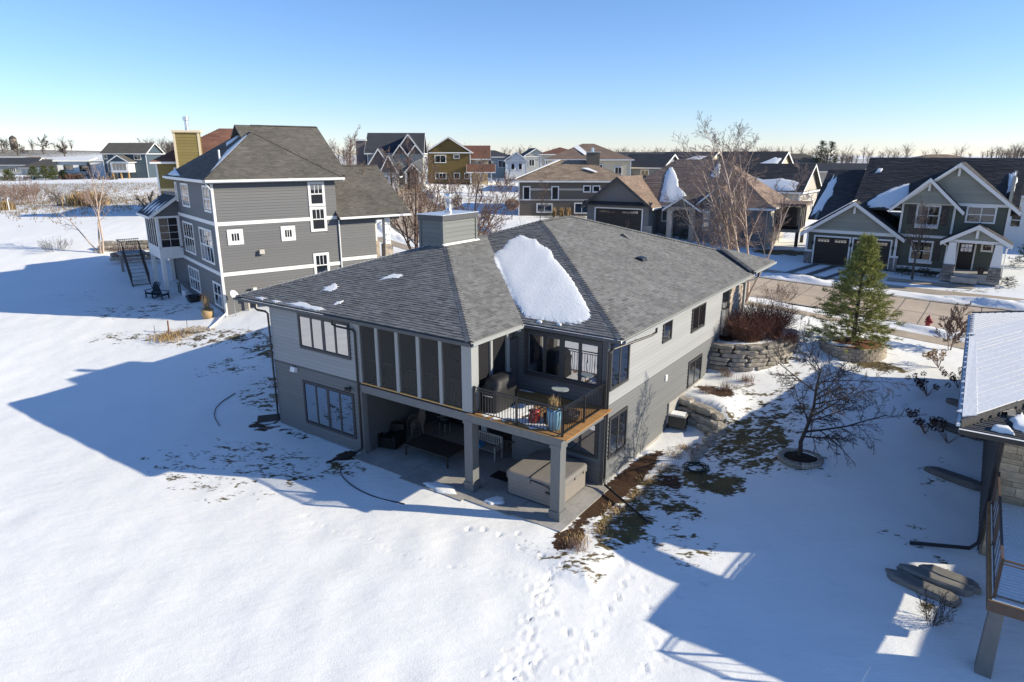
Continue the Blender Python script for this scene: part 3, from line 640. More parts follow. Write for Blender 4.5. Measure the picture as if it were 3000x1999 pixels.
downspout(H, [(-14.95,-.38,5.62),(-14.95,-.38,5.36),(-14.9,-.32,5.28),(-14.62,-.14,5.22),(-14.56,-.07,5.12),(-14.56,-.07,.2),(-14.7,-.3,.06),(-15.2,-1.1,.08)])
downspout(H, [(-10.1,-.38,5.62),(-10.1,-.38,5.36),(-10.0,-.3,5.28),(-9.25,-.12,5.2),(-9.2,-.07,5.1),(-9.2,-.07,.25),(-9.3,-.3,.12),(-9.7,-1.5,.06)])
downspout(H, [(.7,5.6,5.62),(.7,5.6,5.36),(.62,5.4,5.28),(.16,3.2,5.2),(.1,3.0,5.1),(.1,3.0,.35),(.2,2.85,.18),(2.4,1.6,.06)])
downspout(H, [(.72,19.3,5.7),(.72,19.3,5.4),(.6,19.0,5.3),(.0,17.2,5.2)])
# snow on the roof
p3 = lambda s, t: ZE+(t-2.85)/3; p1 = lambda s, t: ZE+(t+.3)/3
OUT = [(-8.14,7.61),(-8.19,7.93),(-8.13,8.21),(-8.33,9.09),(-8.14,9.69),(-7.35,9.39),(-7.08,9.43),(-6.56,8.96),(-5.62,8.45),(-5.15,7.9),(-3.8,6.72),(-3.01,6.0),(-2.28,5.22),(-1.74,4.65),(-1.23,4.12),(-1.06,3.75),(-1.19,3.36),(-1.53,3.2),(-2.33,3.18),(-2.86,3.14),(-3.48,3.16),(-3.77,3.38),(-4.42,3.9),(-5.06,4.47),(-5.77,5.17),(-6.67,6.01),(-7.57,6.81)]
def p3v(s, t): return max(p3(s, t), ZE+(-3.36-s)/3)
o = snow_patch('roof_snow', OUT, p3v, roof, .05, .011, 3, rings=18, sub=9, rise=7); o['label'] = 'large tongue of melting snow in the roof valley'
for i, o in enumerate(([(-12.36,1.06),(-12.46,1.43),(-12.25,1.76),(-11.84,1.57),(-11.76,1.25),(-11.92,1.1)],[(-10.31,2.47),(-10.29,2.76),(-10.08,3.1),(-9.5,3.04),(-9.57,2.8),(-10.03,2.65)],[(-10.71,.27),(-10.84,.5),(-10.53,.73),(-10.51,.48)],[(-13.13,-.16),(-12.72,.1),(-12.11,.12),(-11.74,0),(-10.72,.0),(-10.81,-.21),(-11.56,-.24),(-12.42,-.22)],[(-15.2,-.2),(-14.9,-.05),(-14.5,-.06),(-14.6,-.22)],[(-14.1,-.2),(-13.9,-.08),(-13.5,-.1),(-13.7,-.24)])):
    snow_patch('roof_snow', o, p1, roof, .014, .22, 20+i, rings=5, sub=7, rise=6)
b = MB(); b.prism([(-16.38,-.2,ZE+.06),(-9.98,6.2,ZE+6.42/3+.06),(-10.2,6.6,ZE+6.2/3+.04),(-16.38,.5,ZE+.03)], (0,0,-.05)); b.build('roof_snow', X['snow'], roof)
for (x0, x1, y) in ((-2.1,-1.9,3.02),(-2.95,-2.7,3.0)): snow_patch('roof_snow', [(x0,y),(x0+.1,y+.12),(x1,y+.1),(x1+.06,y-.03)], p3, roof, .04, .1, 9, rings=3)
# roof vent
b = MB(); z0 = q2(-2.9); b.prism([(-2.7,11.95,q2(-2.7)+.03),(-3.15,11.95,q2(-3.15)+.03),(-3.05,11.95,z0+.22),(-2.75,11.95,z0+.16)], (0,.5,0)); b.build('roof_vent', X['black'], roof)
# chimney
cx0, cx1, cy0, cy1, cz = -10.9,-9.55,5.7,8.1,8.86
wall(H, (cx0,cy0), 0, cx1-cx0, 7.3, cz, X['chim'], name='chimney_wall', expo=.2, thick=.1)
wall(H, (cx1,cy0), math.pi/2, cy1-cy0, 7.3, cz, X['chim'], name='chimney_wall', expo=.2, thick=.1)
b = MB(); b.box(cx0,cx1-.1,cy0+.1,cy1,6.5,cz); b.build('chimney_core', X['chim'], H)
for x, y in ((cx0+.03,cy0-.005),(cx1-.0,cy0-.0),(cx1+.005,cy1-.04)): ub('corner_trim', X['chim'], H, (x,y,8.1), (.12,.12,1.55))
b = MB(); b.box(cx0-.07,cx1+.07,cy0-.07,cy1+.07,cz-.02,cz+.22); b.build('chimney_band', X['trim_dark'], H)
b = MB(); b.box(cx0-.1,cx1+.1,cy0-.1,cy1+.1,cz+.222,cz+.25); b.build('chimney_cap', X['capmetal'], H)
b = MB(); b.lathe([(.22,0),(.12,.12),(.11,.45),(.16,.46),(.16,.8),(.15,.82)], (-10.35,7.1,cz+.25), 14); b.build('flue_pipe', X['galv'], H, smooth=True)
b = MB(); b.prism([(cx1+.02,cy0-.1,ZE+(-3.36-cx1)/3+.05),(cx1+.14,cy0-.1,ZE+(-3.36-cx1-.14)/3+.05),(cx1+.14,cy1+.1,ZE+(-3.36-cx1-.14)/3+.06),(cx1+.02,cy1+.1,ZE+(-3.36-cx1)/3+.06)], (0,0,.03)); b.build('roof_snow', X['snow'], roof)
# stone entrance pier: coursed stones
pr_ = MB(); pr_.box(-.85,.14,16.45,18.55,2.4,5.46); pier = pr_.build('stone_pier', X['stone3'], H); rp = random.Random(8)
for ang, O, Lw, mt in ((math.pi/2,(.14,16.45),2.1,'stone2'),(0,(-.85,16.45),.99,'stone3')):  # paler stone on the sunlit face, darker on the shaded: light put into colour
    z = 2.45; us = unit('box', X[mt])
    while z < 5.4:
        h = rp.uniform(.09,.17); u = 0
        while u < Lw-.02:
            l = min(rp.uniform(.18,.5), Lw-u); pdep = rp.uniform(.02,.06); c_, s_ = math.cos(ang), math.sin(ang)
            link('stone', us, pier, (O[0]+c_*(u+l/2)+s_*pdep/2, O[1]+s_*(u+l/2)-c_*pdep/2, z+h/2), ang, (l-.012, pdep, h-.012)); u += l
        z += h
b = MB(); b.box(-.05,.2,15.72,16.2,3.3,4.2); b.box(.0,.12,15.8,15.95,2.9,3.3); b.box(-.02,.14,15.75,16.1,4.3,4.55); b.build('gas_meter', X['galv'], H)
# small wall fittings
ub('wall_vent', X['white'], H, (.04,8.63,2.6), (.06,.2,.26)); b = MB(); b.prism([(-13.25,-.02,2.74),(-12.97,-.02,2.74),(-12.97,-.2,2.80),(-13.25,-.2,2.80)], (0,.06,.2)); b.build('dryer_vent', X['alum'], H)
b = MB(); b.tube([(-9.7,-.02,2.72),(-9.7,-.12,2.74)], .05, 8); b.lathe([(.03,0),(.06,.02),(.07,.14)], (-9.6,-.18,2.62), 8); b.lathe([(.03,0),(.06,.02),(.07,.14)], (-9.8,-.18,2.62), 8); b.build('flood_light', X['black'], H)
b = MB(); b.lathe([(.09,0),(.09,.04),(.05,.06)], (-3.45,2.7,5.42), 10); b.build('deck_light', X['white'], H)
# ------------------------------------------------------------------ deck
b = MB(); b.box(-9.1,.02,-.03,.2,2.68,2.98); b.build('deck_beam', X['beam'], H)
b = MB(); b.box(-.2,.02,.2,3.0,2.68,2.98); b.build('deck_beam', X['beam'], H)
dk = MB(); dk.box(-3.9,-.2,.2,3.0,2.8,2.97); deck = dk.build('deck', X['beam'], H)
for i in range(23):
    t = -.05+i*.1375; ub('deck_board', X['deck'], deck, (-1.74,t+.0,3.02), (4.0,.128,.03))
ub('deck_nosing', X['deck'], deck, (.18,1.5,3.01), (.16,3.2,.03)); 
for i, o in enumerate(([(-3.2,.1),(-3.25,1.2),(-2.6,1.9),(-2.0,1.6),(-1.9,.3),(-2.5,.02)],[(-1.9,.35),(-1.8,1.1),(-1.2,.9),(-.7,.25),(-1.2,.03)],[(-3.6,2.85),(-3.5,2.98),(-2.9,2.98),(-3.1,2.9)])):
    snow_patch('deck_snow', o, lambda s, t: 3.028+.009*math.sin(t*45.7), deck, .004, .12, 31+i, rings=12, sub=6, rise=6)
def railing(parent, p, q, zb, h, mat, n_post, gap=.115, name='railing', ends=True):
    p = Vector((*p, zb)); q = Vector((*q, zb)); d = q-p; L = d.length; rz = math.atan2(d.y, d.x)
    b = MB(); b.bar(p+Vector((0,0,h)), q+Vector((0,0,h)), .055, .035); b.bar(p+Vector((0,0,h-.09)), q+Vector((0,0,h-.09)), .03, .025); b.bar(p+Vector((0,0,.08)), q+Vector((0,0,.08)), .03, .025)
    r_ = b.build(name, mat, parent)
    for i in range(n_post+1): c = p+d*(i/n_post); ub('rail_post', mat, r_, (c.x, c.y, zb+h/2+.02), (.065,.065,h+.04), rz)
    n = int(L/gap)
    for i in range(1, n): c = p+d*(i/n); ub('baluster', mat, r_, (c.x, c.y, zb+(h)/2), (.018,.018,h-.16), rz)
railing(H, (-3.5,.04), (.0,.04), 3.035, .96, X['black'], 2); railing(H, (.0,.04), (.0,2.92), 3.035, .96, X['black'], 2)
for (x, y) in ((-3.77,.17),(-.2,.17),(-9.2,.1)):
    ub('column', X['beam'], H, (x,y,1.4), (.36,.36,2.6) if x > -9 else (.26,.26,2.6)); ub('column_base', X['beam'], H, (x,y,.17), (.43,.43,.34) if x > -9 else (.3,.3,.3))
    ub('column_cap', X['beam'], H, (x,y,2.64), (.42,.42,.12) if x > -9 else (.28,.28,.1))
tag(ub('patio', X['conc'], None, (0,0,0), (1,1,1)), 'pale concrete patio slab under porch and deck', kind='structure')
pt = bpy.data.objects['patio']; pt.data = pt.data.copy(); bm_ = MB()
for x0, x1, y0, y1 in ((-9.3,-6.55,-.55,4.3),(-6.53,-3.55,-.75,4.3),(-3.53,-1.6,-.6,3.1),(-1.58,.32,-.5,3.1)): bm_.box(x0,x1,y0,y1,-.2,.02)
pt.data = bm_.mesh('patio', X['conc']); pt.location = (KX,KY,0); pt.rotation_euler[2] = TH; pt.scale = (1,1,1)
# ------------------------------------------------------------------ things on deck and patio (placed in the house frame)
def at(s, t, z=0.): x, y = lw(s, t); return (x, y, z)
def tuft(name, label, loc, n, h, spread, mat, cat='grass', group=None, lean=.5, seed=1, parent=None, wdt=.006):
    r = random.Random(seed); b = MB()
    for i in range(n):
        a = r.uniform(0, 6.28); l = h*r.uniform(.5, 1.1); e = lean*r.random()**.8; px, py = r.gauss(0, spread*.35), r.gauss(0, spread*.35); d = Vector((math.cos(a), math.sin(a), 0)); x = Vector((-d.y, d.x, 0))*wdt
        p0 = Vector((px, py, 0)); p1 = p0+d*l*e*.35+Vector((0,0,l*.6)); p2 = p0+d*l*e*1.0+Vector((0,0,l*(1-.35*e)))
        b.faces([p0-x, p0+x, p1+x*.8, p1-x*.8, p2], [(0,1,2,3),(3,2,4)])
    o = b.build(name, mat, parent, loc=loc)
    if label: tag(o, label, cat, group)
    return o
# covered grill
g = thing('grill', 'gas grill under a black vinyl cover on the deck', 'grill', at(-3.15,1.05,3.035), TH+math.pi/2)
b = MB(); n = 28
for k, (zz, sx, sy) in enumerate(((0,.70,.36),(.25,.69,.345),(.55,.68,.34),(.82,.72,.36),(.87,.60,.35),(1.04,.56,.33),(1.17,.5,.24),(1.2,.3,.12))):
    for j in range(n):
        a = 2*math.pi*j/n; c, s_ = math.cos(a), math.sin(a); f = 1/max(abs(c), abs(s_))**.85; w_ = 1+.03*math.sin(7*a+k)*(1 if k < 4 else .3)
        b.v.append((c*f*sx*w_, s_*f*sy*w_, zz))
for k in range(7):
    for j in range(n): b.f.append((k*n+j, k*n+(j+1) % n, (k+1)*n+(j+1) % n, (k+1)*n+j)); b.m.append(0); b.a.append(0)
b.f.append(tuple(7*n+j for j in range(n))); b.m.append(0); b.a.append(0); b.build('cover', X['cover'], g, smooth=True)
ub('cover_label', X['white'], g, (-.1,-.31,1.02), (.12,.01,.05))
b = MB(); b.bar((-.72,-.2,.62),(-.72,.2,.62),.03,.03); b.build('side_handle', X['galv'], g)
def pot(name, label, loc, prof, mat, plants, pmat, hgt, seed, cat='planter', n=60, spread=.2):
    o = thing(name, label, cat, loc); b = MB(); b.lathe(prof, (0,0,0), 18); b.build('pot', mat, o, smooth=True)
    b = MB(); b.lathe([(prof[-1][0]*.9,0),(prof[-1][0]*.86,.02)], (0,0,prof[-1][1]-.03), 14); b.build('soil', X['soil'], o)
    if plants: t = tuft('dead_plant', None, (0,0,prof[-1][1]-.03), n, hgt, spread, pmat, seed=seed, parent=o)
    return o
pot('planter', 'glazed red pot with dead flower stems on the deck', at(-1.38,.55,3.035), [(.14,0),(.2,.1),(.2,.25),(.16,.36),(.2,.42)], X['potred'], 1, X['twig'], .22, 1, n=40)
pot('planter', 'tall pale blue textured pot with dry grass at deck corner', at(-.52,.42,3.035), [(.17,0),(.2,.06),(.25,.6),(.27,.68),(.25,.7)], X['potblue'], 1, X['drygrass'], .55, 2, n=130)
pot('planter', 'low dark bowl planter behind the blue pot on the deck', at(-.45,1.25,3.035), [(.2,0),(.32,.12),(.38,.32),(.36,.34)], X['potdark'], 1, X['twig'], .25, 3, n=120, spread=.5)
pot('planter', 'small dark pot beside the red pot on the deck', at(-.95,.8,3.035), [(.15,0),(.2,.1),(.22,.3)], X['potdark'], 1, X['bark_d'], .3, 5, n=60)
t = thing('side_table', 'small glass topped side table below the deck windows', 'table', at(-1.3,2.1,3.035), TH)
b = MB(); b.prism([(.32*math.cos(k*math.pi/8)*1.0, .26*math.sin(k*math.pi/8), .72) for k in range(16)], (0,0,.025)); b.build('table_top', M('frosted_glass',(.34,.38,.36),.2), t)
for a in range(3): b = MB(); b.tube([(.0+.2*math.cos(a*2.1),.2*math.sin(a*2.1),.0),(.04*math.cos(a*2.1),.04*math.sin(a*2.1),.4),(.2*math.cos(a*2.1),.2*math.sin(a*2.1),.72)], .012, 5); b.build('leg', X['black'], t)
# hot tub
ht = thing('hot_tub', 'square taupe hot tub with folded vinyl cover on the patio', 'hot tub', at(-1.5,1.63,.02), TH)
b = MB(); b.box(-1.02,1.02,-1.02,1.02,0,.05); b.build('base', X['black'], ht)
b = MB()
def rrect(hx, hy, r, n=5):
    o = []
    for cx, cy, a0 in ((hx-r,hy-r,0),(-hx+r,hy-r,90),(-hx+r,-hy+r,180),(hx-r,-hy+r,270)):
        for k in range(n+1): a = R(a0+90*k/n); o.append((cx+r*math.cos(a), cy+r*math.sin(a)))
    return o
b.prism([(x,y,.05) for x, y in rrect(1.05,1.05,.15)], (0,0,.68)); cab = b.build('cabinet', X['tub'], ht)
for s_, rz in ((0,0),(1,math.pi/2)):
    for k in range(5):
        p = (0,-1.055,.12+k*.125) if s_ == 0 else (1.055,0,.12+k*.125); ub('panel_slat', X['tub'], cab, p, (1.72,.014,.117), rz)
b = MB(); P = rrect(1.1,1.1,.2); n = len(P)
for sx, zz in ((1.0,.66),(1.0,.84),(.985,.88),(.93,.91)):
    b.v += [(x*sx,y*sx,zz+(.035*(1-abs(x)/1.1) if zz > .87 else 0)) for x, y in P]
for k in range(3):
    for j in range(n): b.f.append((k*n+j, k*n+(j+1) % n, (k+1)*n+(j+1) % n, (k+1)*n+j)); b.m.append(0); b.a.append(0)
b.f.append(tuple(3*n+j for j in range(n))); b.m.append(0); b.a.append(0); cv = b.build('cover', X['tubcover'], ht)
b = MB(); b.tube([(0,-1.12,.72),(0,-1.09,.885),(0,-1.0,.955),(0,0,.96),(0,1.0,.955),(0,1.09,.88)], .016, 6); b.build('cover_seam', X['strap'], cv)
b = MB(); b.tube([(.02,-1.13,.86),(.55,-1.15,.84),(.82,-1.16,.78),(.86,-1.16,.6),(.84,-1.16,.5)], .018, 6); b.bar((.62,-1.13,.58),(.86,-1.13,.56),.03,.06); b.build('cover_lifter', X['black'], ht)
for u in (-.35,.25): ub('latch', X['black'], ht, (1.11,u+.4,.72), (.02,.05,.08))
b = MB(); b.box(-.4,.4,-.3,.3,0,.015); tag(b.build('door_mat', X['cover'], loc=at(-3.4,1.55,.021), rz=TH), 'black rubber mat beside the hot tub', 'mat')
# bench with cushion
bn = thing('bench', 'weathered grey wooden bench under the porch', 'bench', at(-4.93,2.58,.02), TH)
for x in (-.6,.6):
    ub('leg', X['wood_g'], bn, (x,-.24,.3), (.06,.06,.6)); ub('leg', X['wood_g'], bn, (x,.24,.45), (.06,.06,.9)); ub('armrest', X['wood_g'], bn, (x,0,.62), (.07,.56,.03))
for k in range(5): ub('seat_slat', X['wood_g'], bn, (0,-.22+k*.105,.42), (1.2,.09,.025))
for z in (.52,.88): ub('back_rail', X['wood_g'], bn, (0,.25,z), (1.2,.04,.07))
for k in range(11): ub('back_slat', X['wood_g'], bn, (-.52+k*.104,.25,.7), (.055,.02,.3))
b = MB(); b.prism([(x,y,.435) for x, y in rrect(.2,.2,.08)], (0,0,.1)); tag(b.build('cushion', X['blue'], loc=at(-5.25,2.5,.02), rz=TH), 'bright blue seat cushion on the bench', 'cushion')
# bistro table and stools
bt = thing('bistro_table', 'dark square bistro table between bench and hot tub', 'table', at(-4.28,3.36,.02), TH)
b = MB(); b.box(-.4,.4,-.4,.4,.7,.74); b.build('table_top', X['tdark'], bt)
for x, y in ((-.33,-.33),(.33,-.33),(.33,.33),(-.33,.33)): b = MB(); b.tube([(x,y,0),(x*.6,y*.6,.35),(x*.9,y*.9,.7)], .014, 6); b.build('leg', X['black'], bt)
# long low table
tb = thing('patio_table', 'long dark slatted table in the porch shade', 'table', at(-6.6,1.4,.02), TH)
b = MB(); b.box(-1.15,1.15,-.6,.6,.455,.475); b.build('table_frame', X['tdark'], tb)
for k in range(11): ub('table_slat', X['tdark'], tb, (0,-.55+k*.11,.49), (2.28,.1,.022))
for x, y in ((-1.08,-.54),(1.08,-.54),(1.08,.54),(-1.08,.54)): ub('leg', X['tdark'], tb, (x,y,.23), (.06,.06,.46))
# armchair
ac = thing('armchair', 'black leather armchair at the left end of the patio', 'armchair', at(-8.85,1.2,.02), TH+.25)
b = MB(); b.prism([(x,y,.04) for x, y in rrect(.46,.44,.06)], (0,0,.3)); b.build('seat_base', X['leather'], ac)
b = MB(); b.prism([(x,y-.05,.34) for x, y in rrect(.3,.36,.08)], (0,0,.14)); b.build('seat_cushion', X['leather'], ac)
for x in (-.38,.38): b = MB(); b.prism([(x+q0,y,.34) for q0, y in rrect(.09,.44,.06)], (0,0,.26)); b.build('armrest', X['leather'], ac)
b = MB(); b.prism([(x,y+.36,.34) for x, y in rrect(.46,.11,.07)], (0,.05,.5)); b.build('backrest', X['leather'], ac)
# stacked sling chairs
for k in range(4):
    c = thing('patio_chair', ('lowest','second','third','topmost')[k]+' brown sling chair of the stack beside the armchair', 'chair', at(-8.5+.02*k,2.35-.03*k,.02+.12*k), TH-.5, 'stacked sling chairs')
    for x in (-.27,.27):
        b = MB(); b.tube([(x,-.28,0),(x,-.27,.42),(x,-.1,.62),(x,.24,.6)], .014, 6); b.build('arm_frame', X['sling'], c)
        b = MB(); b.tube([(x,.28,0),(x,.2,.38),(x,.36,.98)], .014, 6); b.build('back_frame', X['sling'], c)
    b = MB(); b.prism([(-.25,-.27,.40),(.25,-.27,.40),(.25,.2,.36),(-.25,.2,.36)], (0,0,.012)); b.build('seat', X['sling'], c)
    b = MB(); b.prism([(-.25,.2,.36),(.25,.2,.36),(.25,.36,.97),(-.25,.36,.97)], (0,.012,0)); b.build('backrest', X['sling'], c)
km = thing('smoker_grill', 'round black ceramic smoker by the patio doors', 'grill', at(-7.7,3.3,.02), TH)
b = MB(); b.lathe([(.16,.5),(.26,.6),(.3,.8),(.29,.86)], n=18); b.build('bowl', X['black'], km, smooth=True)
b = MB(); b.lathe([(.29,.865),(.29,.95),(.22,1.1),(.08,1.18),(.06,1.25)], n=18); b.build('lid', X['black'], km, smooth=True)
for a in range(4): b = MB(); b.tube([(.22*math.cos(a*1.57+.8),.22*math.sin(a*1.57+.8),0),(.22*math.cos(a*1.57+.8),.22*math.sin(a*1.57+.8),.62)], .02, 6); b.build('leg', X['galv'], km)
ub('handle', X['galv'], km, (0,-.32,.92), (.2,.03,.03))
# patio snow drift patches
for i, (o, lab) in enumerate((([(-2.9,-.35),(-2.7,.2),(-2.45,.25),(-2.2,-.1),(-2.5,-.45)],'thin drift of snow left on the patio by the hot tub'),([(-5.6,-.6),(-5.2,-.2),(-4.4,-.15),(-3.9,-.5),(-4.4,-.75)],'thin drift of snow at the patio edge beside the porch column'))):
    p = snow_patch('snow_drift', o, lambda s, t: .02, None, .05, .08, 60+i, rings=5); p.location = (KX,KY,0); p.rotation_euler[2] = TH; tag(p, lab, 'snow', kind='stuff')
# ------------------------------------------------------------------ right side yard
def stone_mesh(seed, mat, lx=1., ly=1., lz=1., n=12, m=6, rough=.12):
    r = random.Random(seed); b = MB(); pw = .36
    for i in range(m+1):
        ph = -math.pi/2+math.pi*i/m
        for j in range(n):
            a = 2*math.pi*j/n; f = lambda v: math.copysign(abs(v)**pw, v); jt = 1+r.uniform(-rough, rough)
            b.v.append((.5*lx*f(math.cos(a))*abs(math.cos(ph))**.32*jt, .5*ly*f(math.sin(a))*abs(math.cos(ph))**.32*jt, .5*lz*f(math.sin(ph))*(1+r.uniform(-rough, rough)*.6)))
    for i in range(m):
        for j in range(n): b.f.append((i*n+j, i*n+(j+1) % n, (i+1)*n+(j+1) % n, (i+1)*n+j)); b.m.append(0); b.a.append(0)
    return b.mesh('stone', mat, smooth=True)
SM = [stone_mesh(i, X['stone']) for i in range(8)]
for me_ in SM:
    try: me_.set_sharp_from_angle(angle=R(22))
    except Exception: pass
def slab_mesh(seed):
    r = random.Random(seed); b = MB(); n = 14; o = []
    for k in range(n):
        a = 2*math.pi*k/n; f = 1/max(abs(math.cos(a)), abs(math.sin(a)))**.8; o.append((.5*math.cos(a)*f*r.uniform(.82,1.), .5*math.sin(a)*f*r.uniform(.7,1.)))
    for z, s_ in ((-.5,.95),(.1,1.0),(.38,.97),(.5,.84)): b.v += [(x*s_+r.uniform(-.012,.012), y*s_+r.uniform(-.03,.03), z+r.uniform(-.06,.06)) for x, y in o]
    for k in range(3):
        for j in range(n): b.f.append((k*n+j, k*n+(j+1) % n, (k+1)*n+(j+1) % n, (k+1)*n+j)); b.m.append(0); b.a.append(0)
    b.f.append(tuple(3*n+j for j in range(n))); b.m.append(0); b.a.append(0); return b.mesh('slab', X['stone3'])
SLAB = [slab_mesh(50+i) for i in range(4)]
rw = thing('retaining_wall', 'curved limestone retaining wall holding the red shrub bed', 'wall', (KX,KY,0), TH); r1 = random.Random(11)
cu = [(.2+2.75*math.sin(a), 18.0-3.3*math.cos(a)) for a in [R(x) for x in range(-4,118,2)]]
cum = [0]
for p, q_ in zip(cu, cu[1:]): cum.append(cum[-1]+math.hypot(q_[0]-p[0], q_[1]-p[1]))
def on(u):
    u = min(max(u, 0), cum[-1]-1e-4); i = next(k for k in range(len(cum)-1) if cum[k+1] > u); f = (u-cum[i])/(cum[i+1]-cum[i]); p, q_ = cu[i], cu[i+1]
    return p[0]+(q_[0]-p[0])*f, p[1]+(q_[1]-p[1])*f, math.atan2(q_[1]-p[1], q_[0]-p[0])
for c in range(7):
    u = r1.uniform(-.3, 0); h = .205
    while u < cum[-1]-.3:
        l = r1.uniform(.55, 1.35); s_, t_, a = on(u+l/2); z = 1.30+c*h
        base = gl(s_+.5*math.sin(a), t_-.5*math.cos(a))
        if z+h > base-.05 and s_ > -.05: link('stone', r1.choice(SM), rw, (s_+.03*math.sin(a)*(6-c)*.6, t_-.03*math.cos(a)*(6-c)*.6, z+h/2), a+r1.gauss(0,.03), (l*1.02, r1.uniform(.45,.6), h*r1.uniform(.97,1.06)))
        u += l
# boulder steps beside the wall
bw = thing('boulder_wall', 'stepped limestone boulder wall below the mulch bed by the house', 'wall', (KX,KY,0), TH)
for i, (s_, t_, z, l, wd, h, a) in enumerate(((.35,10.35,1.1,.7,.5,.3,-.2),(1.15,10.15,.98,1.3,.5,.32,-.35),(.5,10.2,.72,.9,.45,.3,-.1),(1.35,9.95,.62,1.1,.5,.3,-.3),(.7,10.05,.36,1.0,.5,.34,-.15),(1.6,9.75,.3,.9,.5,.34,-.4),(1.85,10.05,.85,.6,.45,.3,-.6),(2.05,9.7,.55,.6,.5,.3,-.6),(2.2,9.5,.28,.7,.5,.3,-.3),(2.05,9.3,.2,.5,.4,.25,.5))):
    link('stone', SM[i % 8], bw, (s_, t_, z), a, (l, wd, h))
for i, (s_, t_) in enumerate(((2.0,8.9),(2.2,8.5),(2.0,8.1),(1.95,7.7),(2.05,7.3),(2.1,6.95))):
    o = link('edging_stone', SM[(i*3) % 8], None, at(s_, t_, gl(s_, t_)+.03), i*.9, (.55,.35,.2)); tag(o, ('first','second','third','fourth','fifth','sixth')[i]+' rough stone edging the snow path, counted from the boulder wall', 'stone', 'edging stones of the side path')
# wagon / cart box
ct = thing('garden_cart', 'dark box cart with wheels parked against the boulder wall', 'cart', at(.45,9.35,gl(.45,9.35)+.02), TH+.1)
b = MB(); b.box(-.35,.35,-.3,.3,.12,.6); b.build('bin', X['black'], ct); ub('lid', X['wood_g'], ct, (0,0,.62), (.74,.64,.04))
ub('lid_snow', X['snow'], ct, (-.02,.02,.655), (.6,.5,.03))
for x in (-.38,.38):
    b = MB(); b.tube([(x,-.2,.12),(x+.04*(1 if x > 0 else -1),-.2,.12)], .12, 14); wl = b.build('wheel', X['black'], ct)
b = MB(); b.tube([(.3,.3,.5),(.55,.25,.8),(.7,.2,.85)], .018, 6); b.build('handle', X['black'], ct)
hs = MB(); pts = []
for k in range(120): a = k*.32; rr_ = .25+.2*(k/120)+.03*math.sin(k*1.7); pts.append((rr_*1.15*math.cos(a), rr_*math.sin(a), .03+.02*math.sin(k*.9)+.012*(k//20)))
hs.tube(pts, .017, 5); tag(hs.build('garden_hose', X['hose'], loc=at(2.35,6.3,gl(2.35,6.3)), smooth=True), 'coiled dark green garden hose lying on the grass', 'hose')
dg = random.Random(5)
GRASS = [(.9,.7,'front'),(1.2,-.6,'')]
sp = [(1.0,-.55,'dry tan grass clump at the mulch corner nearest the deck column'),(1.35,.35,'dry tan grass clump below the downspout end'),(1.15,1.75,'dry tan grass clump beside the black downspout'),(1.45,3.1,'dry tan grass clump beside the lower corner window'),(1.35,4.4,'dry tan grass clump in the middle of the wall bed'),(1.4,5.7,'dry tan grass clump near the coiled hose'),(1.25,7.0,'dry tan grass clump short of the snowy path'),(1.3,7.9,'dry tan grass clump nearest the cart')]
for i, (s_, t_, lab) in enumerate(sp): tuft('ornamental_grass', lab, at(s_, t_, gl(s_, t_)-.01), 240, .14, .62, X['drygrass'], 'grass', 'cut grass clumps along the wall', 1.0, 70+i, wdt=.008)
sp = [(1.2,-1.0,'small bare twiggy shrub in the snow by the deck column'),(.9,11.6,'brown twiggy shrub in the mulch bed above the boulders'),(1.5,12.5,'low brown shrub in the mulch bed near the lower window'),(2.0,13.9,'small reddish shrub at the foot of the retaining wall'),(1.0,14.1,'small pale shrub at the foot of the retaining wall by the house')]
for i, (s_, t_, lab) in enumerate(sp): tuft('twiggy_shrub', lab, at(s_, t_, gl(s_, t_)-.01), 140, .5 if i else .4, .45, X['twig'] if i != 3 else X['redtwig'], 'shrub', None, .9, 90+i, wdt=.005)
# landscape edging strips
for pts, lab in (([(-13.62,30.59),(-14.03,29.5),(-13.77,28.38),(-13.0,27.27)],'dark plastic edging curving round the left flower bed'),([(-6.61,23.36),(-6.55,22.79),(-5.83,21.8),(-4.88,21.02),(-3.73,20.55)],'dark plastic edging curving along the patio bed')):
    p = resample(smooth(pts, 2), .2); b = MB(); b.tube([(x, y, gz(x, y)+.015) for x, y in p], .022, 6); tag(b.build('bed_edging', X['black']), lab, 'edging')
lw_ = thing('rubble_wall', 'short broken stone wall at the left house corner', 'wall', (KX,KY,0), TH)
for i, (s_, t_, z, l, h, a) in enumerate(((-14.9,1.1,.25,.8,.25,.1),(-15.6,1.3,.28,.8,.25,.3),(-16.3,1.4,.3,.7,.22,.2),(-15.0,1.5,.5,.8,.24,.1),(-15.7,1.7,.52,.7,.24,-.1),(-15.1,2.0,.75,.7,.24,.2),(-15.8,2.3,.78,.7,.22,.1),(-15.2,2.6,.98,.7,.24,0),(-16.9,1.6,.32,.6,.2,.5))):
    link('stone', SM[(i*5) % 8], lw_, (s_, t_, z), a, (l,.4,h))
b = MB()
for k in range(6): b.box(-.5,.5,-.3+k*.11,-.21+k*.11,.0+.01*k,.03+.01*k)
tag(b.build('wood_pallet', X['bark_g'], loc=at(-15.2,-.1,gl(-15.2,-.1)+.02), rz=.3), 'flat stack of grey boards by the left house corner', 'boards')
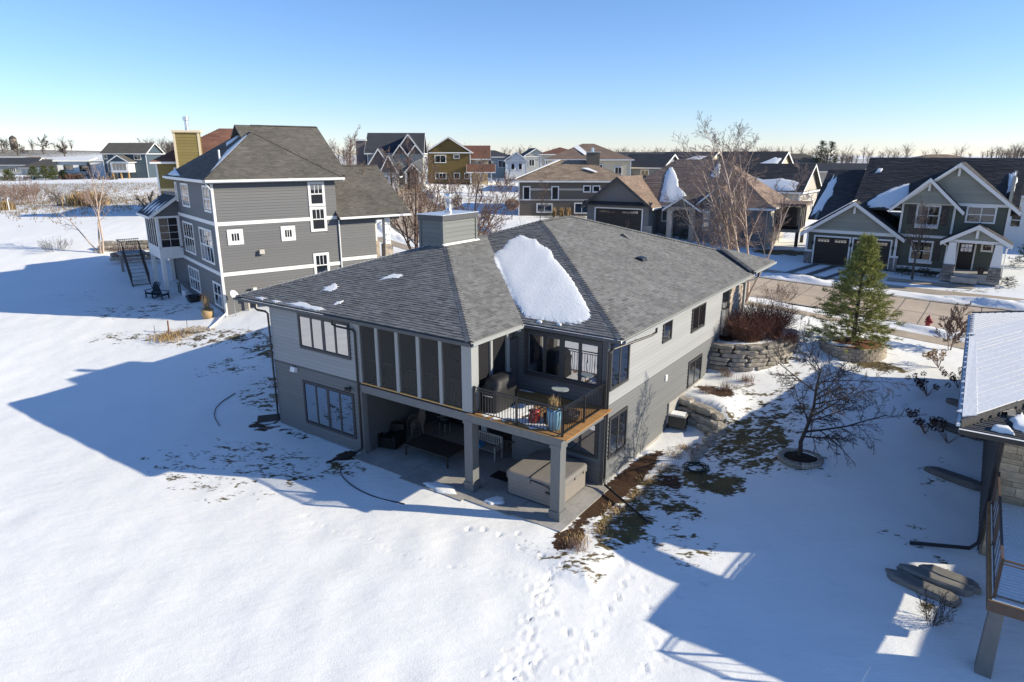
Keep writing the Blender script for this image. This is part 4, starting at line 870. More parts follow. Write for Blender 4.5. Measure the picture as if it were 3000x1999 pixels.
# ------------------------------------------------------------------ grey three storey house on the left
GX, GY, GA = -18.095, 40.879, .66
GH = thing('house', 'tall grey clapboard house with white trim left of the middle house', 'house', (GX,GY,0), GA)
cw = X['white']; gs = X['gray_side']
Wr = [(5.9,7.03,8.37,9.97),(5.9,7.03,6.71,8.33),(.54,1.49,6.24,7.2),(3.88,4.82,6.24,7.2),(5.9,7.0,3.6,5.26)]
B1 = (0,7.8,7.45,7.68); B2 = (0,7.8,4.32,4.56)
wall(GH, (0,0), 0, 7.8, 1.6, 10.1, gs, Wr, expo=.178, label='sunlit clapboard side wall')
window(GH, (0,0), 0, *Wr[0], cols=1, rows=2, tmat=cw, trim=.17, pmat=X['glass'], mull=.07)
window(GH, (0,0), 0, *Wr[1], cols=1, rows=2, tmat=cw, trim=.17, pmat=X['glass'], mull=.07)
window(GH, (0,0), 0, *Wr[4], cols=1, rows=2, tmat=cw, trim=.17, pmat=X['glass'], mull=.07)
for i in (0,1,4):
    o = Wr[i]; h = (o[3]-o[2])
    for f in (1/3,2/3): ub('muntin', cw, GH, (o[0]+.17+f*(o[1]-o[0]-.34),-.058,o[2]+.17+(h-.34)*.75), (.035,.03,(h-.34)*.5))
for i in (2,3): window(GH, (0,0), 0, *Wr[i], cols=3, tmat=cw, trim=.25, pmat=X['glass'], mull=.04, label='small square window with three panes and wide white trim')
for z0, z1 in ((7.45,7.68),(4.32,4.56)):
    for u0, u1 in ((0,5.9),(7.03,7.8)): trim_box(GH, 'band_trim', cw, (0,0), 0, u0, u1, z0, z1, .06)
b = MB(); b.prism([(2.35,-.02,5.5),(2.65,-.02,5.5),(2.65,-.3,5.56),(2.35,-.3,5.56)], (0,.06,.28)); b.build('wall_vent', X['meter'], GH)
AL = -math.pi/2          # left face, u measured from the far end: point = (0, 10-u)
Wl = [(.05,.62,8.45,9.82),(1.9,4.0,8.2,9.8),(7.8,9.45,8.2,9.84),(1.0,3.95,4.95,7.15),(5.6,8.75,4.88,7.1),(1.0,4.0,2.25,3.95),(7.6,9.5,2.15,3.76)]
wall(GH, (0,10), AL, 10, 1.6, 10.1, gs, Wl, expo=.178)
for o, c in zip(Wl, (1,3,2,4,4,4,2)):
    wd = window(GH, (0,10), AL, *o, cols=c, rows=2, tmat=cw, trim=.13, pmat=X['glass_m'], mull=.09)
for z0, z1 in ((7.45,7.68),(4.32,4.56)): trim_box(GH, 'band_trim', cw, (0,10), AL, 0, 10, z0, z1, .06)
ub('corner_board', cw, GH, (-.02,-.0,5.9), (.12,.12,8.2)); downspout(GH, [(-.4,-.35,10.1),(-.4,-.35,9.95),(-.1,-.1,9.6),(-.1,-.1,1.9)], .05, cw)
downspout(GH, [(7.86,-.1,7.4),(7.86,-.1,4.0)], .05, cw)
b = MB(); b.box(.2,7.8,9.8,10,1.6,10.1); b.box(7.6,7.8,.2,9.8,1.6,10.1); b.build('wall', gs, GH)
# garage wing to the right
wall(GH, (7.8,.0), 0, 2.8, 3.6, 7.4, gs, expo=.178, name='garage_wall'); trim_box(GH, 'band_trim', cw, (7.8,0), 0, .05, 2.8, 4.55, 4.78, .045)
b = MB(); b.box(7.8,10.6,.2,9,3.6,7.4); b.build('garage_wall', gs, GH)
for y in (.25,2.4): ub('porch_column', cw, GH, (11.6,y,6.4), (.42,.42,1.9)); ub('stone_base', X['stone2'], GH, (11.6,y,4.7), (.62,.62,1.5))
ub('porch_beam', X['beam'], GH, (11.5,.25,7.32), (2.2,.3,.22))
b = MB(); b.box(10.6,12.2,-.1,6,3.9,4.1); b.build('porch_slab', X['conc'], GH)
gr = Roof(X['shing_gr'], 17); ze = 10.22; mh = .67
a0, a1, c0, c1 = (-.5,-.5,ze), (8.28,-.5,ze), (3.89,3.89,ze+4.39*mh), None
RL_, RR_ = (4.3,5.3,ze+5.2*mh-.08), (9.0,5.3,ze+5.2*mh-.08)
gr.face([a0, a1, c0]); gr.face([(-.5,10.6,ze),(-.5,-.5,ze),c0,(3.89,6.2,ze+4.39*mh)], tabs=True)
gr.face([(3.2,.5,RR_[2]-4.8*mh),(9.0,.5,RR_[2]-4.8*mh),RR_,(3.2,5.3,RR_[2])], lift=.0)
gr.face([(9.0,11,ze-.55),(3.2,11,ze-.55),(3.2,5.3,RR_[2]),RR_], tabs=False); gr.face([(3.9,10.6,ze),(-.5,10.6,ze),(3.89,6.2,ze+4.39*mh)], tabs=False)
gr.face([(7.7,-.55,7.62),(13.2,-.55,7.62),(13.2,4.4,10.9),(7.7,4.4,10.9)]); gr.face([(13.2,9.4,7.62),(7.7,9.4,7.62),(7.7,4.4,10.9),(13.2,4.4,10.9)], tabs=False)
gro = gr.build(GH, label='steep weathered grey shingle roof')
for i, (p, q_) in enumerate(((a0,c0),(a1,c0),((4.3,5.3,RR_[2]),RR_),((7.7,4.4,10.9),(13.2,4.4,10.9)))): ridge_cap(gro, p, q_, X['shing_gr'], seed=i)
b = MB(); b.prism([(8.9,.6,ze-.0),(8.9,10,ze-.0),(8.9,5.3,RR_[2]-.08)], (-.15,0,0)); b.build('gable_wall', gs, GH)
b = MB(); b.prism([(12.9,-.3,7.5),(12.9,9.2,7.5),(12.9,4.4,10.8)], (-.15,0,0)); b.build('gable_wall', gs, GH)
for p, q_, o in (((-.5,-.52,ze-.0),(8.28,-.52,ze-.0),(0,-1,0)),((-.52,10.6,ze-.0),(-.52,-.5,ze-.0),(-1,0,0)),((7.75,-.57,7.6),(13.2,-.57,7.6),(0,-1,0))): gutter(GH, p, q_, o, cw, h=.14)
for p, q_ in (((-.5,-.48),(8.28,-.48)),((-.48,-.5),(-.48,10.6))): b = MB(); b.bar((p[0],p[1],ze-.12),(q_[0],q_[1],ze-.12),.04,.16); b.build('fascia', cw, GH)
b = MB(); b.box(-.5,8.28,-.5,.0,ze-.22,ze-.19); b.box(-.5,0,0,10.6,ze-.22,ze-.19); b.box(7.8,13.1,-.5,0,7.42,7.45); b.build('soffit', X['trim_dark'], GH)
for p in ((1.7,.4),): b = MB(); b.tube([(1.2,2.2,ze+1.0),(1.2,2.2,ze+1.75)], .06, 8); b.build('vent_pipe', cw, gro)
# snow on the shaded left slope of this roof
pg = lambda s, t: ze+(s+.5)*mh
for i, o in enumerate(([(-.4,-.3),(3.7,3.7),(3.55,4.1),(2.0,3.4),(.6,1.2)],[(2.4,5.0),(3.5,5.2),(3.6,6.0),(2.8,6.2)],[(-.4,6.0),(-.1,8.0),(.2,10.2),(-.4,10.3)])): snow_patch('roof_snow', o, pg, gro, .06, .06, 40+i, rings=5)
# screened porch on posts
b = MB(); b.box(-1.6,0,10.0,14.2,4.35,5.2); b.build('porch_rim', cw, GH)
wall(GH, (-1.6,10.02), 0, 1.6, 7.3, 8.0, gs, expo=.178, name='porch_gable', top=[(1.6,7.3),(1.6,8.7),(0,7.45)])
for x, y, w_ in ((-1.5,10.1,.2),(-.1,10.1,.2),(-1.5,14.1,.2)): ub('porch_post', cw, GH, (x,y,6.2), (w_,w_,2.2))
ub('screen_panel', X['screen_d'], GH, (-.8,10.06,6.25), (1.3,.01,2.1))
for z in (5.75,6.25,6.75): ub('screen_bar', cw, GH, (-.8,10.04,z), (1.2,.02,.025))
ub('screen_bar', cw, GH, (-.8,10.035,6.25), (.025,.02,2.05))
for k in range(5):
    y = 10.2+k*.8; ub('screen_panel', X['screen_d'], GH, (-1.56,y+.4,6.25), (.01,.72,2.1)); ub('porch_post', cw, GH, (-1.57,y,6.25), (.08,.08,2.1))
b = MB(); b.box(-1.7,0,9.95,14.3,7.28,7.42); b.build('porch_header', cw, GH)
pr = Roof(X['shing_bl'], 3); pr.face([(-2.0,14.6,7.42),(-2.0,9.8,7.42),(.1,9.8,8.85),(.1,14.6,8.85)]); pro = pr.build(GH, 'porch_roof')
for k in range(4): snow_patch('roof_snow', [(-1.9,10.2+k*1.1),(-1.5,10.1+k*1.1),(-.6,10.8+k*1.1),(-1.2,11.1+k*1.1)], lambda s, t: 7.42+(s+2)*.68, pro, .02, .25, 50+k, rings=4, rise=8)
b = MB(); b.bar((-2.02,9.78,7.36),(.08,9.78,8.8),.05,.2); b.bar((-2.03,9.8,7.36),(-2.03,14.6,7.36),.05,.18); b.build('rake_board', cw, GH)
for x, y in ((-1.45,10.15),(-1.45,13.9),(-.2,13.9)): ub('post', cw, GH, (x,y,3.1), (.26,.26,2.6))
b = MB(); b.box(0,.2,10,14.2,1.6,9); b.box(.2,5,14.0,14.2,1.6,9); b.build('wall', gs, GH)
# deck stairs
stp = thing('deck_stairs', 'snowy grey deck stairs with dark railing beside the tall grey house', 'stairs', (GX,GY,0), GA)
for k in range(9):
    ub('tread', X['wood_g'], stp, (-2.3-.0*k,15.2,4.1-k*.24), (1.2,.001,.001)) if 0 else ub('tread', X['wood_g'], stp, (-2.55,16.1-k*.28,4.1-k*.25), (1.2,.3,.04)); ub('tread_snow', X['snow'], stp, (-2.55,16.1-k*.28,4.135-k*.25), (1.1,.2,.03))
ub('landing', X['wood_g'], stp, (-2.4,17.2,4.1), (1.8,2.0,.2)); ub('landing_post', X['wood_g'], stp, (-3.1,17.9,3.0), (.2,.2,2.2))
b = MB(); b.bar((-3.2,16.2,5.1),(-1.7,16.2,5.1),.06,.05)
for k in range(12): b.bar((-3.15+k*.13,18.2,4.2),(-3.15+k*.13,18.2,5.1),.03,.03)
b.bar((-3.2,18.2,5.1),(-1.6,18.2,5.1),.06,.05); b.bar((-3.2,16.2,5.1),(-3.2,18.2,5.1),.06,.05); b.build('landing_railing', X['bark_d'], stp)
for y in (-3.15,-1.95):
    b = MB(); b.bar((y,16.3,4.2),(y,13.5,1.85),.05,.28); b.bar((y,16.3,5.1),(y,13.5,2.75),.06,.05)
    for k in range(16): b.bar((y,16.2-k*.172,4.15-k*.146),(y,16.2-k*.172,5.05-k*.146),.03,.03)
    b.build('stair_railing', X['bark_d'], stp)
def gat(s, t, z=None):
    x = GX+math.cos(GA)*s-math.sin(GA)*t; y = GY+math.sin(GA)*s+math.cos(GA)*t; return (x, y, gz(x, y) if z is None else z)
def adirondack(x, y, rz, label):
    c = thing('adirondack_chair', label, 'chair', (x, y, gz(x, y)), rz, 'navy adirondack chairs'); m = X['adir']
    for s_ in (-.3,.3): ub('leg', m, c, (s_,-.35,.25), (.04,.1,.5)); ub('armrest', m, c, (s_*1.15,-.05,.55), (.14,.75,.025)); b = MB(); b.bar((s_,-.4,.36),(s_,.45,.08),.04,.1); b.build('seat_rail', m, c)
    for k in range(5): ub('seat_slat', m, c, (0,-.36+k*.13,.40-k*.04), (.58,.11,.022))
    for k in range(5): b = MB(); x0 = -.22+k*.11; b.bar((x0,.15,.24),(x0*1.25,.5,1.0+.05*(2-abs(k-2))),.09,.02); b.build('back_slat', m, c)
adirondack(-26.1,47.2,GA-1.0,'navy adirondack chair nearest the porch post'); adirondack(-25.2,46.6,GA+.6,'navy adirondack chair turned towards the fire pit')
t = thing('outdoor_table', 'small wooden table under the raised porch of the grey house', 'table', (-24.3,48.6,gz(-24.3,48.6)), GA)
b = MB(); b.box(-.6,.6,-.4,.4,.7,.75); b.build('table_top', X['wood_g'], t)
for x, y in ((-.5,-.3),(.5,-.3),(.5,.3),(-.5,.3)): ub('leg', X['bark_d'], t, (x,y,.35), (.07,.07,.7))
b = MB(); b.lathe([(.2,0),(.26,.45),(.24,.46)], n=4); tag(b.build('bucket', X['alum'], loc=(-23.7,47.1,gz(-23.7,47.1)), rz=.4), 'white square tapered bucket beside the porch table', 'bucket')
b = MB(); b.lathe([(.38,0),(.55,.42),(.52,.44),(.36,.08)], n=6); tag(b.build('fire_pit', X['black'], loc=(-22.1,45.0,gz(-22.1,45.)), rz=.3), 'black hexagonal fire pit on the snow', 'fire pit')
pot('planter', 'tan barrel planter with feathery grass at the grey house corner', (-19.35,40.9,gz(-19.35,40.9)), [(.28,0),(.36,.25),(.38,.55)], X['potwood'], 1, X['drygrass'], 1.3, 9, n=160, spread=.35)
dsh = thing('satellite_dish', 'white satellite dish on a post at the grey house corner', 'dish', gat(.35,-.6), GA)
b = MB(); b.tube([(0,0,0),(0,0,1.25)], .03, 6); b.build('mast', X['galv'], dsh)
b = MB(); b.lathe([(.02,0),(.2,.03),(.32,.09)], n=16); d_ = b.build('reflector', X['alum'], dsh, loc=(0,-.05,1.35)); d_.rotation_euler = (R(60),0,.6)
b = MB(); b.tube([(0,-.05,1.3),(.1,-.4,1.25)], .012, 5); b.build('feed_arm', X['galv'], dsh)
for i, (s_, h, w_, lab) in enumerate(((1.3,1.15,.3,'beige utility pedestal beside the grey house wall'),(1.75,1.3,.25,'tall narrow electric meter box on the grey house wall'))):
    p = gat(s_, -.35); u_ = thing('utility_box', lab, 'box', p, GA); ub('cabinet', X['meter'], u_, (0,0,h-.2), (w_,.2,.5)); ub('post', X['meter'], u_, (0,.02,(h-.4)/2), (.1,.1,h-.4)); ub('door', X['alum'], u_, (0,-.105,h-.2), (w_*.8,.01,.38))
p = gat(2.7,-.7); u_ = thing('air_conditioner', 'round dark air conditioner unit by the grey house wall', 'air conditioner', p, GA); b = MB(); b.lathe([(.38,0),(.4,.1),(.4,.75),(.35,.8)], n=16); b.build('case', X['trim_dark'], u_); b = MB(); b.lathe([(.3,.8),(.3,.83),(.1,.86)], n=16); b.build('fan_grille', X['black'], u_)
b = MB(); b.tube([gat(-.1,-.2,gat(-.1,-.2)[2]+.25), gat(-1.0,-1.0,gat(-1.,-1.)[2]+.08), gat(-1.5,-1.5,gat(-1.5,-1.5)[2]+.06)], .06, 8); tag(b.build('drain_pipe', cw), 'white drain pipe running out over the gravel', 'pipe')
b = MB(); rg = random.Random(2)
for k in range(700):
    a = rg.uniform(0, 6.28); q_ = math.sqrt(rg.random()); x, y = -18.9+1.1*q_*math.cos(a), 38.9+.65*q_*math.sin(a); s_ = rg.uniform(.02,.05); z = gz(x, y) if k % 40 == 0 else z
    b.faces([(x-s_,y-s_,z),(x+s_,y-s_*.6,z),(x+s_*.8,y+s_,z),(x-s_,y+s_*.7,z),(x,y,z+s_*1.3)], [(0,1,4),(1,2,4),(2,3,4),(3,0,4)], 0)
tag(b.build('gravel', X['block']), 'patch of tan gravel at the grey house corner', 'gravel', kind='stuff')
# small garden plot on the left lawn
for i, (x, y, lab) in enumerate(((-21.6,38.6,'thin dark stake in the frozen garden plot'),(-20.9,38.9,'thicker brown stake in the frozen garden plot'),(-19.9,39.2,'short stake at the right of the garden plot'))):
    b = MB(); b.tube([(0,0,0),(.02,0,.55 if i != 1 else .7)], .015 if i != 1 else .045, 6); tag(b.build('garden_stake', X['bark_d'] if i != 1 else X['brick'], loc=(x,y,gz(x,y))), lab, 'stake')
for i, (x, y) in enumerate(((-20.7,38.1),(-19.8,38.4),(-20.2,37.7))): tuft('garden_grass', ('flattened tan grass in front of the garden stakes','tan grass clump at the right of the garden stakes','low straw clump nearest the camera at the garden plot')[i], (x,y,gz(x,y)), 300, .3, 1.3, X['drygrass'], 'grass', None, 1., 120+i, wdt=.012)
# ------------------------------------------------------------------ neighbour on the right edge (same frame as the main house)
N = thing('house', 'dark house with limestone end wall and snowy roof at the right edge', 'house', (KX,KY,0), TH); fn = X['fasc_nb']
mn = .15; nz_ = 4.5
nr = Roof(X['shing_bl'], 23); pn = lambda s_, t_: nz_+(s_-10.3)*mn
POLY = [(10.3,20.1),(10.3,4.5),(14.3,11.1),(22,11.1),(22,20.9)]
nr.face([(x_, y_, pn(x_, y_)) for x_, y_ in POLY]); nro = nr.build(N, label='low slate roof almost covered by thin snow')
# thin snow broken into long streaks that follow the roof
def streaks(poly, ang, gapf, z_of, th, seed):
    r = random.Random(seed); c_, s_ = math.cos(ang), math.sin(ang); q_ = [(x*c_+y*s_, -x*s_+y*c_) for x, y in poly]; v = min(p[1] for p in q_); vm = max(p[1] for p in q_); b = MB()
    while v < vm:
        w_, gp = gapf(v, v/(vm-min(p[1] for p in q_)), r); m_ = v+w_/2; xs = []
        for (xa, ya), (xb, yb) in zip(q_, q_[1:]+q_[:1]):
            if (ya-m_)*(yb-m_) < 0: xs.append(xa+(xb-xa)*(m_-ya)/(yb-ya))
        xs.sort()
        for k in range(0, len(xs)-1, 2):
            a_, e_ = xs[k]+.06, xs[k+1]-.03; n_ = max(1, int((e_-a_)/.9))
            for j_ in range(n_):
                u0, u1 = a_+(e_-a_)*j_/n_, a_+(e_-a_)*(j_+1)/n_; P4 = [(u0,v+r.uniform(0,.02)),(u1,v+r.uniform(0,.02)),(u1,v+w_-r.uniform(0,.02)),(u0,v+w_-r.uniform(0,.02))]
                W4 = [(x*c_-y*s_, x*s_+y*c_) for x, y in P4]; b.prism([(x, y, z_of(x, y)+.03) for x, y in W4], (0,0,th))
        v += w_+gp
    return b
vfar = -10.3*math.sin(R(57))+15.4*math.cos(R(57))
b = streaks(POLY, R(57), lambda v, f, r: (.19, r.uniform(.03,.05)) if v > vfar else ((r.uniform(.25,.5), r.uniform(.0,.008)) if r.random() > .16 else (.3, .035)), pn, .03, 5); b.build('roof_snow', X['snow'], nro)
b = MB(); b.prism([(10.28,4.7,nz_+.035),(10.28,15,nz_+.035),(10.5,15,nz_+.06),(10.62,4.9,nz_+.09)], (0,0,.03)); b.build('roof_snow', X['snow'], nro)
b = MB(); b.bar((10.3,20.13,pn(10.3,0)+.06),(22,20.95,pn(22,0)+.06),.14,.07); b.build('ridge_cap', X['black'], nro)
b = MB(); b.bar((10.27,4.44,nz_-.14),(14.3,11.06,pn(14.3,0)-.14),.06,.32); b.build('rake_board', fn, N)
gutter(N, (10.28,4.3,nz_-.03), (10.28,20.1,nz_-.03), (-1,0,0), fn, True); gutter(N, (10.25,4.2,nz_-.12), (13.45,4.2,nz_-.12), (0,-1,0), X['black'], True, w=.16, h=.14)
ns = lambda s_, t_: nz_-.14+(t_-4.22)*.03
sk = Roof(X['shing_bl'], 5); sk.face([(10.3,4.22,ns(0,4.22)),(13.45,4.22,ns(0,4.22)),(13.45,4.92,ns(0,4.92)),(11.9,4.98,ns(0,4.98)),(11.9,7.0,ns(0,7.0))]); sk.build(N, 'skirt_roof')  # outer arm lies out of view, cut to leave a sunlit gap
b = MB(); b.box(13.46,17.4,2.24,4.92,4.28,4.42); b.box(14.6,18.2,4.93,9.0,4.28,4.42); b.box(18.6,22,1.9,4.3,4.28,4.42); b.box(19.4,22,4.31,9.0,4.28,4.42); b.build('porch_roof', X['shing_bl'], N)  # unseen roof pieces, added with gaps to shape shadow and sunlit patches on the yard
for x_, y_ in ((13.6,2.4),(17.2,2.4),(21.8,2.1)): ub('porch_post', X['brownbeam'], N, (x_,y_,3.1), (.2,.2,2.4))  # posts for the added roof pieces, also out of view
for i, o in enumerate(([(11.5,4.9),(11.4,5.6),(11.7,6.3),(11.85,5.6),(11.85,4.7)],[(10.95,4.45),(11.0,4.75),(11.4,4.8),(11.5,4.4)])): snow_patch('roof_snow', o, ns, N, .12, .08, 80+i, rings=5)
gw = MB(); gw.prism([(10.75,5.2,ns(0,5)),(14.3,11.1,ns(0,11)),(14.3,11.1,pn(14.3,0)-.1),(10.75,5.2,nz_-.05)], (-.1,.06,0)); gw = gw.build('clerestory_wall', X['slatdark'], N)
for k in range(18):
    f = k/18; x_, y_ = 10.75+3.55*f+.03, 5.2+5.9*f-.02; h0, h1 = ns(0,y_), pn(x_,0)-.12; ub('batten', X['slatdark'], gw, (x_,y_,(h0+h1)/2), (.05,.05,max(.05,h1-h0)), 1.03)
for f in (.16,.34): x_, y_ = 10.75+3.55*f, 5.2+5.9*f; ub('clerestory_window', X['glass_m'], N, (x_+.06,y_-.05,(ns(0,y_)+pn(x_,0)-.12)/2), (.5,.03,max(.1,pn(x_,0)-.16-ns(0,y_))), 1.03)
# walls
b = MB(); b.box(11.35,12.5,5.5,5.7,-.6,nz_-.15); b.box(12.3,12.5,5.7,9.0,-.6,nz_-.15); b.box(12.5,22,8.8,9.0,-.6,nz_-.2); b.box(11.35,11.55,5.7,19.4,-.6,nz_); b.box(11.55,22,19.2,19.4,0,nz_); b.box(21.8,22,9,19.2,-.5,nz_); nw = b.build('wall', X['stone3'], N)
rp = random.Random(41); z = .15
while z < 4.0:
    h = rp.choice((.16,.22,.3)); u = 0
    while u < 1.1:
        l = min(rp.uniform(.3,.8), 1.12-u); link('stone', unit('box', X['stone4']), nw, (11.4+u+l/2,5.5-.02,z+h/2), 0, (l-.012,.05,h-.012)); u += l
    z += h
ub('frieze', X['post_light'], N, (11.95,5.46,4.12), (1.1,.06,.3))
for k in range(46): ub('batten', X['slatdark'], nw, (11.335,5.75+k*.3,2.2), (.03,.13,4.4))
b = MB(); b.box(11.34,11.352,5.7,19.3,.0,4.45); b.build('side_cladding', X['slatdark'], N)
downspout(N, [(10.5,4.15,4.3),(11.0,5.0,4.15),(11.3,5.42,4.0),(11.3,5.42,.5),(11.1,5.3,.3),(9.6,5.0,.1)], .06)
# deck
nd = MB(); nd.box(11.3,13.1,.0,5.4,1.6,1.86); ndk = nd.build('deck', X['brownbeam'], N)
for k in range(40):
    ub('deck_board', X['deck'], ndk, (12.2,.06+k*.1375,1.885), (1.8,.125,.03)); ub('deck_snow', X['snow'], ndk, (12.22,.06+k*.1375,1.91), (1.7,.112,.025))
railing(N, (11.4,.1), (11.4,5.2), 1.9, 1.0, X['brownbeam'], 2, gap=.5); railing(N, (11.4,.1), (13.0,.1), 1.9, 1.0, X['brownbeam'], 1, gap=.5)
b = MB(); b.prism([(11.36,.3,-1.2),(11.72,.3,-1.2),(11.68,.33,1.6),(11.4,.33,1.6)], (0,.36,0)); b.build('deck_pier', X['beam'], N)
b = MB(); b.box(11.4,13.0,2.2,2.5,1.3,1.6); b.box(11.4,11.7,.6,5.4,1.3,1.6); b.build('deck_beam', X['brownbeam'], N)
for i, (s_, t_, l, h, a) in enumerate(((10.4,13.4,2.2,.3,-.35),(10.55,9.6,2.0,.3,-.3),(10.4,15.9,1.2,.28,-.3),(10.35,3.4,2.0,.3,-.1),(10.1,2.9,2.1,.26,-.25),(10.7,3.7,1.6,.3,-.15))):
    z = gl(s_, t_); o = link('ledge_stone', SLAB[i % 4], None, at(s_, t_, z+h*.15), TH+a, (l,.55,h))
    tag(o, ('long flat stone ledge under the hydrangea seed heads','long flat stone ledge half way along the dark house','stone ledge showing behind the snowy eave','upper stone step beside the limestone wall base','lower stone step beside the limestone wall base','rear stone step against the dark house corner')[i], 'stone', 'stone ledges along the dark house')
# ------------------------------------------------------------------ green house across the street
PX, PY, PA = 25.475, 55.657, R(-36.5)
G = thing('house', 'dark green two storey house with white trim and two garage doors', 'house', (PX,PY,0), PA)
gm, sh = X['green_side'], X['green_shake']
def gable_front(parent, u0, u1, v, ze, za, mat, depth, roofmat, over=.55, fr=.5, bargew=.3, expo=.2, tabs=True, seed=1, kname='gable_wall', brace=True, roofname='gable_roof'):
    """front facing gable: shingled wall triangle, roof slopes running back `depth`, white barge boards, king brace"""
    um = (u0+u1)/2; m = (za-ze)/(um-u0)
    wall(parent, (u0,v), 0, u1-u0, ze, ze, mat, expo=expo, name=kname, top=[(u1-u0,ze),((u1-u0)/2,za)], thick=.15)
    r = Roof(roofmat, seed); e0, e1 = u0-over, u1+over; zl = ze-m*over+.12; zt = za+.12
    r.face([(e0,v+depth,zl),(e0,v-fr,zl),(um,v-fr,zt),(um,v+depth,zt)], expo=.16, wid=(.3,.7), tabs=tabs, thick=.08); r.face([(e1,v-fr,zl),(e1,v+depth,zl),(um,v+depth,zt),(um,v-fr,zt)], expo=.16, wid=(.3,.7), tabs=tabs, thick=.08)
    ro = r.build(parent, roofname)
    for e in (e0, e1):
        b = MB(); b.prism([(e,v-fr-.04,zl-bargew),(um,v-fr-.04,zt-bargew),(um,v-fr-.04,zt-.01),(e,v-fr-.04,zl-.01)], (0,.06,0)); b.build('barge_board', X['white'], parent)
        b = MB(); b.bar((e,v-fr,zl-.12),(e,v+depth,zl-.12),.04,.18); b.build('fascia', X['white'], parent)
        b = MB(); b.poly([(e,v-fr,zl-.1),(um,v-fr,zt-.1),(um,v,zt-.1),(e,v,zl-.1)]); b.build('soffit', X['white'], parent)
    if brace: ub('gable_brace', X['white'], parent, (um,v-.12,za-.45), (.16,.22,.8))
    return ro
def garage_door(parent, O, ang, u0, u1, z0, z1, mat, lites=True, n=4, groups=2, frame=None, fw=.12):
    frame = frame or X['white']; b = MB(); wd, ht = u1-u0, z1-z0
    b.box(-fw,0,-.06,0,0,ht+fw); b.box(wd,wd+fw,-.06,0,0,ht+fw); b.box(0,wd,-.06,0,ht,ht+fw)
    o = b.build('garage_door', frame, parent, loc=(O[0]+math.cos(ang)*u0, O[1]+math.sin(ang)*u0, z0), rz=ang)
    for k in range(n): ub('panel', mat, o, (wd/2,-.012,(k+.5)*ht/n), (wd-.02,.03,ht/n-.015))
    if lites:
        for gI in range(groups):
            for k in range(4):
                cwid = wd/groups*.68/4; ub('pane', X['glass'], o, (wd*(gI+.5)/groups+(k-1.5)*cwid,-.03,ht*(n-.5)/n), (cwid-.03,.012,ht/n*.42))
    return o
wall(G, (-.65,0), 0, 6.6, 2.8, 5.63, gm, [(.5,3.35,2.8,5.3),(3.36,6.4,2.8,5.3)], expo=.17, name='garage_wall')
garage_door(G, (0,0), 0, -.03,2.57,2.9,5.1, X['doorblk']); garage_door(G, (0,0), 0, 2.9,5.55,2.9,5.1, X['doorblk'])
for u in (-.75,5.62):
    sb = ub('stone_base', X['stone3'], G, (u+.28,-.03,3.32), (.56,.14,1.0)); ub('base_cap', X['white'], G, (u+.28,-.04,3.9), (.6,.18,.14))
    for k in range(12):
        ub('stone', X['stone3'], sb, ((-.3,.05,.33)[k % 3],-.55,-.42+.25*(k//3)), (.3,.2,.2))
trim_box(G, 'frieze', X['white'], (-.65,0), 0, 0, 6.6, 5.45, 5.70, .06)
for u in (-.65,5.9): ub('corner_board', X['white'], G, (u,-.03,4.7), (.14,.08,1.5))
gable_front(G, -.6, 5.95, 0, 5.65, 7.95, sh, 6.0, X['shing_dk'], seed=2)
b = MB(); b.box(-.6,5.95,.2,6,2.6,5.65); b.build('garage_wall', gm, G)
for u in (-.2,2.73,5.75): b = MB(); b.lathe([(.05,0),(.09,.05),(.09,.22),(.05,.28)], (u,-.14,4.45), 6); b.build('wall_lamp', X['black'], G)
# two storey block
Wg = [(.95,2.55,6.42,7.98),(.95,2.45,3.72,5.28),(4.15,6.0,6.8,8.05)]
wall(G, (5.95,.3), 0, 6.75, 2.9, 8.1, gm, [Wg[0],Wg[1],Wg[2],(4.0,5.1,2.9,5.5)], expo=.17)
window(G, (5.95,.3), 0, *Wg[0], cols=2, rows=2, tmat=X['white'], trim=.12, mull=.06, pmat=X['glass_far']); window(G, (5.95,.3), 0, *Wg[1], cols=1, rows=2, tmat=X['white'], trim=.12, mull=.06, pmat=X['glass_far']); window(G, (5.95,.3), 0, *Wg[2], cols=2, rows=2, tmat=X['white'], trim=.12, mull=.06, pmat=X['glass_far'])
for u0 in (.42,2.6): trim_box(G, 'shutter', X['black'], (5.95,.3), 0, u0, u0+.45, 6.5, 7.95, .05)
trim_box(G, 'shutter', X['black'], (5.95,.3), 0, 2.55, 2.95, 3.8, 5.25, .05)
for z in (6.25,3.55): b = MB(); b.box(6.95,8.5,.0,.28,z,z+.2); bx = b.build('window_box', X['white'], G)
trim_box(G, 'belt_trim', X['white'], (5.95,.3), 0, .05, 3.5, 5.52, 5.72, .05); trim_box(G, 'base_trim', X['white'], (5.95,.3), 0, .05, 3.8, 3.0, 3.25, .05); trim_box(G, 'frieze', X['white'], (5.95,.3), 0, 0, 6.75, 8.0, 8.2, .06)
for u, z0 in ((5.97,5.7),(9.38,5.9),(12.68,5.9)): ub('corner_board', X['white'], G, (u,.25,(z0+8.1)/2), (.15,.1,8.1-z0))
b = MB(); b.box(5.95,12.7,.5,11,2.6,8.1); b.box(-.6,5.95,6,11,2.6,6.6); b.build('wall', gm, G)
gable_front(G, 5.75, 9.4, -.1, 8.12, 9.9, sh, 3.5, X['shing_dk'], over=.6, seed=3); gable_front(G, 5.75, 12.75, .32, 8.12, 11.0, sh, 6.0, X['shing_dk'], over=.6, fr=.45, seed=4)
